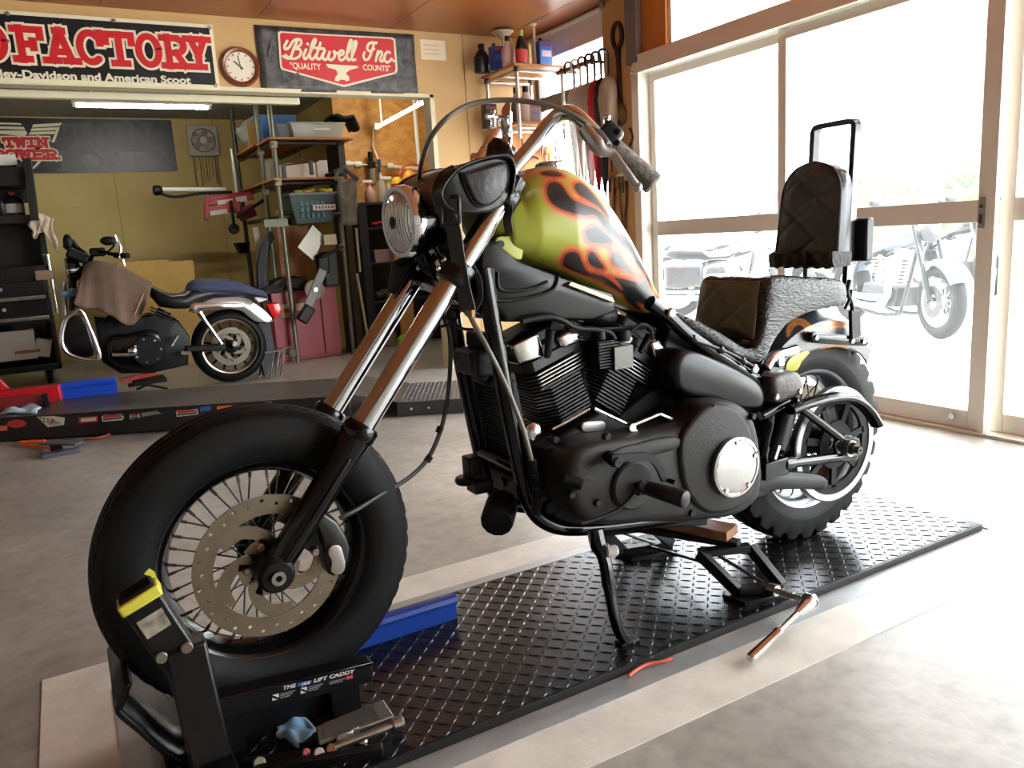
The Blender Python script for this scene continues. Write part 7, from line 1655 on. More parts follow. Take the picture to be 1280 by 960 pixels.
# ---- red cabinet
RC_ = M('faded_red_cabinet', (168, 64, 76), .42, 0, var=.06, vscale=3)
ka, kb_ = V(oY(347, 440, 7.0).x, 7.0, 0), V(oY(428, 445, 7.0).x, 7.33, oY(418, 358, 7.0).z)
rcab = thing('cabinet', ((ka.x+kb_.x)/2, 7.1, 0), 'faded red two door cabinet at the foot of the pipe rack', 'cabinet')
g = G(); g.box(ka+V(0, .02, 0), kb_); obj('cabinet_body', g, RC_, rcab, bevel=.004)
xm = oY(404, 410, 7.0).x
for x0_, x1_ in ((ka.x, xm-.004), (xm+.004, kb_.x)): g = G(); g.box((x0_, 7.0, .03), (x1_, 7.02, kb_.z-.01)); obj('cabinet_door', g, RC_, rcab, bevel=.003)
a, b = bx(352, 380, 365, 397, 6.997, .002); g = G(); g.box(a, b); s_ = obj('cabinet_sticker', g, M('sticker_beige', (196, 186, 140), .5), rcab, smooth=None); g = G(); g.box(V(a.x+.02, a.y-.002, a.z+.04), V(b.x-.02, a.y, b.z-.04)); obj('sticker_mark', g, SR2, s_, smooth=None)
a, b = bx(370, 379, 382, 388, 6.997, .002); g = G(); g.box(a, b); obj('cabinet_sticker', g, M('sticker_orange_white', (214, 186, 150), .5), rcab, smooth=None)
rows = []; c0_ = ka.x
for i in range(21):
    u = i/20; x = ka.x-.06+.50*u; rows.append([V(x, 6.96+.36*v, kb_.z+.03+.09*math.sin(math.pi*min(1, u*1.05))*math.sin(math.pi*(.2+.7*v))+.012*math.sin(u*17+v*8)-(.06 if v == 0 else 0)) for v in [j/7 for j in range(8)]])
g = G(); g.loft(rows, cap=False, closed=False); o = obj('cover_cloth', g, M('black_cover', (26, 27, 28), .6, bump=.3, bscale=40), smooth=60, solid=.02); tag(o, 'black cover bundled on top of the faded red cabinet', 'cover')
g = G(); c = oZ(365, 440); g.cyl(oY(362, 441, 6.82), (.4, -.9, .1), .04, .05, 18, bev=.006); g.cyl(oY(362, 441, 6.82), (-.4, .9, -.1), .016, .12, 12); o = obj('castor_bolt', g, STEEL); tag(o, 'big steel bolt at the foot of the rack post beside the red cabinet', 'bolt')
# belt grinder clamped to the rack
bg2 = thing('belt_grinder', oY(398, 350, 6.8), 'grey belt grinder arm with a round wheel before the faded red cabinet', 'grinder')
GRY = M('grinder_grey', (118, 112, 108), .45, .4)
a, b = oY(404, 337, 6.78), oY(383, 388, 6.78); g = G(); g.beam(a, b, .02, .075, up=(1, 0, .4)); obj('grinder_arm', g, GRY, bg2, bevel=.004)
g = G(); g.beam(oY(388, 383, 6.77), oY(376, 402, 6.77), .06, .10, up=(1, 0, .4)); obj('grinder_tip', g, SATBLACK, bg2, bevel=.015)
c = oY(393, 362, 6.80); g = G(); g.lathe([(.015, -.02), (.085, -.02), (.085, .02), (.015, .02)], c, YAX, 32, closed=True); w_ = obj('contact_wheel', g, M('wheel_tan', (132, 122, 104), .5), bg2); g = G(); g.cyl(c+V(0, -.02, 0), SN, .022, .02, 14, bev=.003); obj('wheel_nut', g, STEEL, w_)
a, b = bx(404, 314, 424, 358, 6.85, .12); g = G(); g.box(a, b); obj('grinder_housing', g, M('grinder_dark', (38, 40, 44), .5), bg2, bevel=.02)
a, b = bx(398, 318, 412, 342, 6.82, .1); g = G(); g.box(a, b); g.rod(oY(400, 322, 6.8), oY(430, 308, 6.8), .014, 10); obj('grinder_motor', g, SATBLACK, bg2, bevel=.015)
a, b = bx(405, 293, 421, 306, 6.84, .05); g = G(); g.box(a, b); obj('work_rest', g, M('pale_plastic', (220, 204, 168), .5), bg2, bevel=.006)
P = [oY(x, y, 6.9) for x, y in ((391, 281), (406, 296), (392, 326), (372, 309))]; g = G(); g.prism(P, (0, .01, 0)); o = obj('metal_plate', g, M('plate_zinc', (150, 148, 136), .4, .6), bevel=.002); tag(o, 'square zinc plate tilted on its corner above the belt grinder', 'plate')
# hanging suede mat with a squeegee handle
mt = thing('hanging_mat', oY(434, 252, 6.7), 'grey worn leather mat hanging on the rack beside the headlamp', 'mat')
g = G(); rows = []
TL_, TR_, BR_, BL_ = oY(422, 223, 6.72), oY(445, 224, 6.72), oY(447, 281, 6.72), oY(427, 282, 6.72)
for i in range(13):
    v = i/12; rows.append([TL_*(1-u)*(1-v)+TR_*u*(1-v)+BR_*u*v+BL_*(1-u)*v+V(0, .012*math.sin(u*5+v*4), .004*math.sin(u*9)*(1 if i in (0, 12) else 0)) for u in [j/6 for j in range(7)]])
g.loft(rows, cap=False, closed=False); obj('mat_sheet', g, M('worn_suede', (146, 142, 128), .8, 0, rgb2=(90, 88, 80), vscale=11, stretch=(2, 1, .7), detail=6), mt, smooth=60, solid=.01)
g = G(); g.strap(smooth_path([oY(431, 208, 6.7), oY(423, 214, 6.7), oY(419, 226, 6.7)], 4), .03, .01, (0, 1, 0)); g.beam(oY(431, 211, 6.7), oY(448, 225, 6.7), .03, .03); g.rod(oY(431, 209, 6.7), V(oY(431, 209, 6.7).x, 7.0, oY(431, 209, 6.7).z), .012, 8); obj('mat_handle', g, M('handle_slate', (58, 64, 74), .45), mt, bevel=.004)
g = G(); g.rod(oY(445, 285, 6.9), oY(450, 340, 6.9), .012, 10); g.rod(oY(446, 342, 6.9), oY(463, 440, 6.9), .012, 10); o = obj('white_stick', g, M('stick_white', (196, 192, 176), .5)); sep_lab = tag(o, 'thin white rods leaning between the rack and the dark cabinet', 'rod')
# ================================================================ STRAND BOARD WALL: AIR LINE, CABINET, BOTTLES
YO = 7.38
al = thing('air_line', oY(480, 207, YO-.05), 'white air pipe with a regulator across the strand board wall', 'pipe')
WP = M('white_pipe', (220, 216, 204), .4)
g = G(); g.tube([oY(430, 204, YO-.06), oY(452, 206, YO-.06)], .022, 12); g.tube([oY(484, 208, YO-.06), oY(521, 212, YO-.06), oY(524, 205, YO-.06), oY(517, 120, YO-.06)], .02, 12); sep('pipe_run', g, WP, al)
for x, y in ((434, 205), (447, 206), (487, 208)): g = G(); c = oY(x, y, YO-.06); g.tube([c-V(.03, 0, 0), c+V(.03, 0, 0)], .032, 14); obj('pipe_fitting', g, WP, al)
g = G(); g.rod(oY(450, 206, YO-.06), oY(486, 208, YO-.06), .01, 10); obj('pipe_nipple', g, STEEL, al)
c = oY(464, 206, YO-.06); g = G(); g.cyl(c-V(0, 0, .19), (0, 0, 1), .032, .15, 18, bev=.01); fb_ = obj('filter_bowl', g, M('filter_clear', (170, 172, 168), .2, .6), al); g = G(); g.cbox(c, (.07, .06, .06)); g.cyl(c+V(0, 0, .02), (0, 0, 1), .024, .10, 14, bev=.006); obj('regulator_knob', g, SATBLACK, al, bevel=.006)
c = oY(474, 206, YO-.06); g = G(); g.cyl(c-V(0, 0, .02), (0, 0, 1), .018, .07, 12); g.cyl(c-V(0, 0, .12), (0, 0, 1), .012, .1, 10); obj('drain_cock', g, M('blue_cock', (48, 72, 120), .4), al)
g = G(); g.tube(smooth_path([oY(467, 160, YO-.02), oY(466, 180, YO-.02), oY(470, 192, YO-.04), oY(474, 203, YO-.06)], 4), .008, 8); obj('lamp_cord', g, WP, al)
# dark blue cabinet
DBL = M('dark_blue_steel', (32, 42, 58), .4)
ca2, cb2 = V(oY(466, 400, 7.0).x, 7.02, 0), V(oY(540, 300, 7.0).x+.12, 7.34, oY(480, 252, 7.02).z)
dcb = thing('open_cabinet', ((ca2.x+cb2.x)/2, 7.2, 0), 'dark blue open steel cabinet with bottles on top by the strand board wall', 'cabinet')
g = G(); t = .025
g.box(ca2, (ca2.x+t+.02, cb2.y, cb2.z)); g.box((cb2.x-t, ca2.y, 0), cb2); g.box((ca2.x, ca2.y, cb2.z-t), cb2); g.box((ca2.x, cb2.y-t, 0), cb2)
xl2 = oY(452, 330, 7.02).x; g.box((xl2, 6.99, .02), (ca2.x+.01, 7.02, cb2.z-.01)); obj('cabinet_body', g, DBL, dcb, bevel=.003)
shz = [oY(490, 283, 7.05).z, oY(490, 327, 7.05).z, oY(490, 375, 7.05).z]
for z in shz: g = G(); g.box((ca2.x+t, ca2.y+.01, z-.02), (cb2.x-t, cb2.y-t, z)); obj('cabinet_shelf', g, DBL, dcb, bevel=.002)
g = G(); a, b = bx(466, 274, 497, 280, 7.06, .12); 
for k in range(6): g.ell(V(a.x+.04+.045*k, 7.12, shz[0]+.03+.008*(k % 2)), (.035, .04, .022), 10, 6)
o = obj('rag_cloth', g, M('red_rag', (206, 36, 48), .7)); tag(o, 'red rag on the upper shelf of the dark blue cabinet', 'cloth')
o, a, b = binbox('clear_bin', (468, 309, 502, 325), 7.06, .2, .006, clear_mat('pinkish_clear', (196, 176, 180), .7), 'clear tray of small parts on the middle shelf of the dark blue cabinet', 'bin', taper=.01); on_z(o, shz[1]+.001)
for k in range(6): g = G(); g.ell(V(a.x+.04+.05*k, 7.15, shz[1]+.03), (.025, .03, .022), 8, 6); obj('small_part', g, M('part_%d' % (k % 3), ((150, 60, 70), (110, 110, 120), (180, 150, 140))[k % 3], .5), o)
g = G(); 
for k in range(5): g.ell(oY(474+6*k, 366-(k % 2)*3, 7.15), (.05, .05, .04), 10, 6)
o = obj('parts_heap', g, M('heap_brown', (104, 78, 74), .6)); tag(o, 'heap of brown parts on the low shelf of the dark blue cabinet', 'parts'); on_z(o, shz[2]+.001)
# bottles on it
CLR = M('clear_bottle', (206, 206, 190), .15, alpha=.55); PINK = M('pink_liquid', (214, 168, 160), .2, alpha=.85); YELB = M('yellow_bottle', (236, 190, 26), .4); ORG = M('orange_bottle', (236, 150, 26), .4); GRN = M('green_cap', (84, 190, 60), .4)
SPR = dict(body=[(.95, 0), (1, .03), (1, .42), (.55, .62), (.3, .72)], cap=[(.36, .7), (.36, .8), (.3, .82)])
zt_ = cb2.z
def sprayer(px, yt, yb_, Y, w, mats, label):
    t = bottle('spray_bottle', px, yt, yb_, Y, w, SPR, mats, label, 'bottle'); H = oY(px, yt, Y).z-oY(px, yb_, Y).z; b_ = t.location.copy()
    g = G(); g.cbox(b_+V(-.02, 0, H*.9), (.10, .03, H*.12)); g.tube([b_+V(-.05, 0, H*.88), b_+V(-.085, 0, H*.74)], .007, 8); obj('trigger_head', g, mats[1] if len(mats) < 3 else mats[2], t, bevel=.008); return t
B1 = sprayer(463, 220, 249, 7.1, .10, (PINK, M('coral_cap', (222, 90, 60), .4), WHITEM), 'spray bottle of pink liquid at the left end of the dark blue cabinet')
B2 = bottle('pump_bottle', 478, 212, 249, 7.12, .085, dict(body=[(.95, 0), (1, .03), (1, .55), (.5, .72), (.3, .8)], cap=[(.38, .78), (.38, .9), (.2, .92), (.2, 1)]), (CLR, WHITEM), 'clear pump bottle with a white cap on the dark blue cabinet', 'bottle')
B3 = sprayer(487, 216, 249, 7.12, .085, (CLR, GRN, WHITEM), 'clear spray bottle with a bright green collar on the dark blue cabinet')
B4 = bottle('yellow_bottle', 498, 216, 249, 7.06, .11, dict(body=[(.95, 0), (1, .03), (1, .72), (.75, .86), (.45, .92)], cap=[(.4, .9), (.4, 1.0)]), (YELB, SRED), 'yellow bottle with a red and white label on the dark blue cabinet', 'bottle', lab=(.34, .66, SRED))
B5 = bottle('orange_bottle', 514, 208, 249, 7.14, .14, dict(body=[(.95, 0), (1, .03), (1, .66), (.7, .84), (.45, .92)], cap=[(.4, .9), (.4, 1.)]), (ORG, ORG), 'orange yellow jug between the yellow bottle and the leather bag', 'bottle')
for t in (B1, B2, B3, B4, B5): t.location.z = zt_+.001
g = G(); g.tube(smooth_path([oY(500, 218, 7.2), oY(505, 208, 7.2), oY(518, 205, 7.2), oY(530, 212, 7.2)], 5), .01, 8); o = obj('air_hose', g, M('orange_hose', (206, 84, 50), .45)); tag(o, 'thin orange hose looping behind the yellow bottle', 'hose')
# things on the floor under the dark cabinet
for i, (px, yb_, w, h, c, lb) in enumerate(((487, 432, .16, .17, (196, 192, 176), 'round white jug on the floor behind the chrome fork'), (505, 436, .12, .13, (128, 196, 40), 'lime green can on the floor behind the chrome fork'), (463, 440, .10, .12, (60, 58, 56), 'dark tin on the floor beside the rack'))):
    c0_ = oZ(px, yb_); H_ = h; g = G(); g.lathe([(.001, 0), (w*.46, 0), (w*.5, .015), (w*.5, h*.7), (w*.3, h*.9), (w*.2, h), (.001, h)], c0_, (0, 0, 1), 20); o = obj('floor_jug', g, M('jug_%d' % i, c, .4)); tag(o, lb, 'jug')
a = oZ(560, 445); g = G(); g.box((a.x-.07, 6.93, 0), (a.x+.07, 6.965, 1.3)); o = obj('timber_plank', g, M('pine', (206, 162, 100), .6, 0, var=.08, vscale=5, stretch=(6, 6, .6))); tag(o, 'pine plank standing behind the chrome fork', 'plank')
# ================================================================ WINDOW CORNER: OIL SHELF
cs0 = V(oX(690, 75, XW-.06).x, 0, 0)
A_ = on(643, 77, (0, 5.0, 0), (0, 1, 0))    # near front corner of the top board
sy0 = 4.98; xf = oY(643, 78, sy0).x; zt2 = oY(643, 78, sy0).z; sy1 = YS-.02; xw_ = XW-.015
shf = thing('oil_shelf', ((xf+xw_)/2, (sy0+sy1)/2, 1.2), 'corner pipe shelf of oil bottles and cans by the window', 'shelf')
SP2 = M('chromed_pipe', (214, 214, 210), .25, .6); SB = M('shelf_plywood', (186, 122, 64), .45, 0, var=.08, vscale=6)
zB2 = oY(612, 195, 5.3).z
zl_ = [zt2, oY(650, 150, sy0).z, oY(640, 178, 5.1).z]
g = G(); g.box((xf, sy0, zt2-.016), (xw_, sy1, zt2)); obj('shelf_board', g, SB, shf, bevel=.003)
zm = oY(600, 160, 5.35).z
g = G(); g.box((xf+.02, sy0+.02, zm-.016), (xw_, sy1, zm)); obj('shelf_board', g, SB, shf, bevel=.003)
for x, y in ((xf+.03, sy0+.03), (xw_-.03, sy0+.03), (xf+.03, sy1-.03), (xw_-.03, sy1-.03)):
    g = G(); g.rod(V(x, y, zm-.12), V(x, y, zt2-.03), .014, 12); obj('shelf_post', g, SP2, shf)
    g = G(); g.tube([V(x, y, zt2-.055), V(x, y, zt2-.02)], .02, 12); obj('post_joint', g, M('joint_black', (40, 38, 38), .4), shf)
for z in (zt2-.045, zm-.04):
    for a, b in ((V(xf+.03, sy0+.03, z), V(xw_-.03, sy0+.03, z)), (V(xf+.03, sy0+.03, z), V(xf+.03, sy1-.03, z)), (V(xf+.03, (sy0+sy1)/2, z), V(xw_-.03, (sy0+sy1)/2, z)), (V(xf+.03, sy1-.03, z), V(xw_-.03, sy1-.03, z))):
        g = G(); g.rod(a, b, .012, 10); obj('shelf_rail', g, SP2, shf)
OB = dict(body=[(.92, 0), (1, .03), (1, .5), (.7, .68), (.34, .8), (.3, .86)], cap=[(.38, .84), (.38, 1.)])
def oilb(px, pt, pbm, Y, w, mats, label, z, lab=None, sy=.6, kind='oil_bottle', pr=OB, cat='bottle'):
    t = bottle(kind, px, pt, pbm, Y, w, pr, mats, label, cat, lab=lab, sy=sy); t.location.z = z+.001; return t
def can(px0, pt, px1, pb_, Y, mat, label, z, extra=None):
    a, b = bx(px0, pt, px1, pb_, Y, .07); dz = z+.001-a.z; a.z += dz; b.z += dz
    t = thing('oil_can', ((a.x+b.x)/2, Y, a.z), label, 'can'); g = G(); g.box(a, b); bo = obj('can_body', g, mat, t, bevel=.006)
    g = G(); g.cyl(V(a.x+.03, (a.y+b.y)/2, b.z), (0, 0, 1), .014, .022, 12, bev=.003); obj('can_cap', g, BBLK, t)
    if extra: patch('can_label', V(a.x+.018, a.y-.0012, a.z+(b.z-a.z)*.38), SX, SZ, (b.x-a.x)-.03, (b.z-a.z)*.24, extra, bo); patch('can_band', V(a.x+.012, a.y-.0012, a.z+(b.z-a.z)*.78), SX, SZ, (b.x-a.x)-.02, (b.z-a.z)*.12, M('can_band_red', (150, 60, 90), .4), bo)
    return t
MAR = M('maroon_bottle', (96, 58, 62), .4); CANB = M('can_blue', (44, 76, 158), .3); CANB2 = M('can_light_blue', (58, 120, 206), .3); PKW = M('pinkish_plastic', (206, 172, 164), .5)
oilb(603, 47, 83, 5.36, .13, (BBLK, BBLK), 'dark round oil bottle at the wall end of the top shelf', zt2, lab=(.5, .52, MAR))
can(616, 50, 631, 80, 5.22, CANB, 'dark blue oil can between two black bottles on the top shelf', zt2, M('can_label_blue', (90, 110, 180), .4))
oilb(635, 31, 70, 5.14, .10, (PKW, BBLK), 'tall pinkish bottle with a black cap on the top shelf', zt2)
oilb(652, 24, 68, 5.06, .095, (BBLK, M('lime_cap', (176, 196, 90), .4)), 'black bottle with red label and lime cap on the top shelf', zt2, lab=(.08, .45, M('label_red_white', (206, 52, 50), .4)))
can(674, 39, 690, 71, 5.04, CANB2, 'bright blue oil can at the window end of the top shelf', zt2, M('can_label_white', (220, 190, 200), .4))
def funnel(px, py, pb_, Y, w, label, z):
    t_ = oY(px, py, Y); z1_ = t_.z; t = thing('funnel', V(t_.x, Y, z+.001), label, 'funnel')
    g = G(); g.lathe([(.001, 0), (w*.30, 0), (w*.30, .008), (w*.16, (z1_-z)*.06), (w*.13, (z1_-z)*.8), (w, (z1_-z)), (w*.97, (z1_-z)), (w*.10, (z1_-z)*.79)], V(t_.x, Y, z+.001), (0, 0, 1), 24); obj('funnel_body', g, M('cream_plastic', (232, 222, 192), .5), t); return t
funnel(666, 20, 70, 5.1, .085, 'cream funnel standing behind the bright blue can on the top shelf', zt2)
funnel(628, 40, 74, 5.3, .085, 'cream funnel with a wide top behind the dark blue can', zt2)
oilb(635, 97, 122, 5.3, .11, (M('dark_red_bottle', (120, 34, 44), .4), BBLK), 'bottle with red and cream label on the middle shelf', zm, lab=(.2, .8, M('label_cream_red', (216, 150, 120), .5)))
oilb(646, 105, 152, 5.2, .08, (M('grey_bottle', (150, 140, 134), .4), BBLK), 'slim grey bottle with a black cap on the middle shelf', zm)
oilb(659, 104, 150, 5.1, .13, (PKW, BBLK), 'pale pink bottle with a black cap on the middle shelf', zm)
can(607, 130, 622, 160, 5.34, M('dark_brown_can', (62, 46, 40), .4), 'dark brown square can on the middle shelf by the wall', zm, M('can_label_tan', (128, 96, 80), .5))
can(662, 122, 676, 146, 5.06, M('grey_box_can', (132, 118, 112), .5), 'grey carton on the middle shelf by the window', zm, M('can_label_purple', (120, 100, 140), .5))
# ---- orange tool board under the shelf
PGB = M('orange_tool_board', (214, 132, 66), .55, 0, rgb2=(196, 112, 52), vscale=6)
ta, tb2 = oX(0, 0, 1), None
tx = xf+.02
a = oY(640, 162, 5.30); b = oY(702, 235, 5.30)
tbd = thing('tool_board', ((a.x+b.x)/2, 5.32, 1.2), 'orange plywood tool board hung with small tools under the oil shelf', 'board')
g = G(); zb_lo = .95; g.box((a.x-.02, 5.31, zb_lo), (min(b.x, XW-.03), 5.325, zm-.03)); obj('board_sheet', g, PGB, tbd)
g = G(); g.box((a.x-.02, 5.31, zb_lo), (a.x+.0, YS, zm-.03)); obj('board_side', g, PGB, tbd)
def wire(name, pts, r, m, label, cat, Y=5.29): g = G(); g.tube(smooth_path([oY(x, y, Y) for x, y in pts], 5), r, 7); return tag(obj(name, g, m), label, cat)
wire('hook_pick', [(651, 164), (653, 180), (652, 186)], .006, DARKMETAL, 'dark pick hanging at the left of the orange tool board', 'tool')
wire('thin_cable', [(692, 165), (695, 190), (691, 215), (694, 235)], .004, RUBBER, 'thin black cable hanging at the right of the orange tool board', 'cable')
wire('thin_cable', [(698, 168), (694, 185), (698, 215)], .004, RUBBER, 'second black cable crossing the first on the tool board', 'cable')
wire('black_clamp', [(662, 198), (668, 196), (673, 199)], .008, SATBLACK, 'small black bent bar on the orange tool board', 'tool')
g = G(); c = oY(686, 188, 5.28); g.cbox(c, (.05, .02, .06)); g.lathe([(.001, -.1), (.012, -.1), (.012, -.04), (.03, -.025), (.001, -.02)], c, (0, 0, 1), 12); o = obj('yellow_scraper', g, M('yellow_tool', (240, 164, 40), .4)); tag(o, 'yellow orange scraper hanging on the tool board', 'tool')
g = G(); c = oY(679, 178, 5.28); g.rod(c, c-V(-.02, 0, .09), .008, 8); g.rod(c, c-V(.02, 0, .09), .008, 8); o = obj('pliers', g, STEEL); tag(o, 'steel pliers hanging beside the yellow scraper', 'pliers')
g = G(); c = oY(702, 203, 5.27); g.cbox(c, (.04, .03, .1)); o = obj('spray_tin', g, M('pale_blue_plastic', (176, 200, 222), .4), bevel=.012); tag(o, 'pale blue bottle at the window edge of the tool board', 'bottle')
# ---- umbrellas on a rail
ur = thing('umbrella_rail', (XW-.09, 4.9, 2.0), 'brown rail across the window with umbrellas hung on it', 'rail')
r0_, r1_ = oX(711, 88, XW-.09), oX(757, 66, XW-.09)
zr_ = (r0_.z+r1_.z)/2-.005
g = G(); g.rod(V(XW-.09, 4.56, zr_), V(XW-.09, sy0+.02, zr_), .016, 12); obj('rail_bar', g, M('rail_brown', (122, 84, 70), .5), ur)
for y in (4.6, sy0-.04): g = G(); g.rod(V(XW-.09, y, zr_), V(XW+.03, y, zr_), .01, 10); obj('rail_bracket', g, DARKMETAL, ur)
def umbrella(px, mat, hm, label, ln=.80, fat=.055, zoff=0., group=None, ferr=True):
    p = oX(px, 78, XW-.12); y = p.y; x = XW-.11; zt = zr_+.028+zoff
    t = thing('umbrella', (x, y, zt-ln-.1), label, 'umbrella')
    hk = [V(x-.03, y, zt-.07), V(x-.035, y, zt-.02), V(x-.02, y, zt+.005), V(x, y, zt+.012), V(x+.03, y, zt+.005), V(x+.042, y, zt-.03), V(x+.042, y, zt-.17)]
    hk = [V(x+.042-q.x+x, y, q.z) if False else q for q in hk]
    g = G(); g.tube(smooth_path(hk, 4), .0085, 8); obj('handle', g, hm, t)
    X_ = x+.042; g = G()
    def md(i, k, a): return (.0 if k in (0,) else fat*.13*math.sin(a*4+k))
    g.lathe([(.008, -.15), (fat*.62, -.17), (fat*.9, -.22), (fat, -.30), (fat*.8, -.42), (fat*.55, -.56), (fat*.3, -ln*.9), (.006, -ln)], V(X_, y, zt), (0, 0, 1), 26, mod=md); obj('canopy', g, mat, t, smooth=50)
    g = G(); g.rod(V(X_, y, zt-ln+.01), V(X_, y, zt-ln-.07), .005, 8); obj('ferrule', g, DARKMETAL, t)
    return t
UC = M('translucent_vinyl', (206, 196, 186), .4, alpha=.85); UR = M('red_umbrella', (196, 36, 52), .6); UBK = M('black_umbrella', (36, 38, 46), .6); UB = M('beige_umbrella', (170, 152, 130), .6)
HB, HWt, HBR = M('handle_black', (34, 36, 44), .35), M('handle_white', (222, 216, 214), .4), M('handle_brown', (150, 100, 70), .4)
umbrella(709, UC, HB, 'pale clear umbrella with a black handle, first from the oil shelf', .84)
umbrella(717, UC, HWt, 'pale clear umbrella with a white handle, second from the oil shelf', .86)
umbrella(726, M('greyish_vinyl', (196, 184, 172), .45, alpha=.9), HBR, 'greyish umbrella with a brown handle beside the red umbrella', .9)
umbrella(735, UR, HB, 'red folded umbrella hanging on the window rail', .88)
umbrella(743, UBK, HB, 'black folded umbrella between the red and the beige umbrella', .9)
umbrella(752, UB, HB, 'beige folded umbrella with a black strap beside the pillar', .7, .07)
# ---- big wrench and cords on the pillar
WRM = M('old_iron', (70, 54, 46), .45, .7, var=.2, vscale=20)
XP = XW-.03
def PP(x, y, X=XP): return oX(x, y, X)
wr = thing('ring_spanner', PP(773, 90), 'huge old iron ring spanner hung on the pillar by the door', 'spanner')
c1_, c2_ = PP(771.5, 45), PP(776, 143); dv = (c2_-c1_).normalized(); sv = V(0, 1, 0)
def ring(c, a, b, r): g = G(); g.tube([c+sv*(a*math.cos(2*math.pi*k/24))+dv*(b*math.sin(2*math.pi*k/24)) for k in range(24)], r, 10, closed=True); return g
g = ring(c1_, .048, .078, .016); obj('ring_end', g, WRM, wr); g = ring(c2_, .042, .065, .011); obj('ring_end', g, M('iron_thin', (112, 92, 76), .45, .6), wr)
g = G(); g.sweep([c1_+dv*.085, c1_+dv*.14, c2_-dv*.11, c2_-dv*.07], [(-.012, -.022), (.012, -.022), (.012, .022), (-.012, .022)], up=(1, 0, 0), scale=[1.2, .85, .8, 1.1]); obj('spanner_shank', g, WRM, wr, bevel=.006)
for i, (pts, c, lb) in enumerate((([(768, 235), (767, 260), (770, 290), (768, 320)], (120, 84, 50), 'brown cord hanging lowest on the left of the pillar'), ([(775, 228), (774, 255), (778, 285), (775, 330)], (150, 112, 66), 'tan cord hanging along the middle of the pillar'), ([(782, 226), (783, 250), (781, 280), (786, 310)], (96, 66, 44), 'dark brown cord hanging along the right of the pillar'), ([(787, 160), (791, 172), (786, 186), (789, 200)], (70, 60, 56), 'short dark hook chain beside the door frame'))):
    g = G(); g.tube(smooth_path([PP(*q) for q in pts], 6), .009, 7); o = obj('lanyard', g, M('cord_%d' % i, c, .6)); tag(o, lb, 'cord')
kr = thing('key_rack', PP(768, 222), 'steel hook rack with small keys low on the pillar', 'rack')
g = G(); a, b = PP(756, 224), PP(788, 216); g.beam(a, b, .012, .016); obj('rack_bar', g, STEEL, kr)
for k in range(6): c = a+(b-a)*(.08+.17*k); g = G(); g.tube([c, c-V(.01, 0, .03), c-V(.012, 0, .12-.02*(k % 2))], .005, 7); obj('rack_hook', g, DARKMETAL, kr)
g = G(); c = PP(787, 92, XW-.05); g.cbox(c, (.02, .05, .022)); o = obj('door_catch', g, M('brass_catch', (186, 166, 120), .4, .5), bevel=.004); tag(o, 'small brass catch at the top corner of the door frame', 'catch')
g = G(); p = oX(755, 6, XW-.05); g.cyl(p, (-1, 0, 0), .02, .03, 14, bev=.004); o = obj('ceiling_knob', g, STEEL); tag(o, 'small steel knob at the top of the pillar by the blind', 'knob')
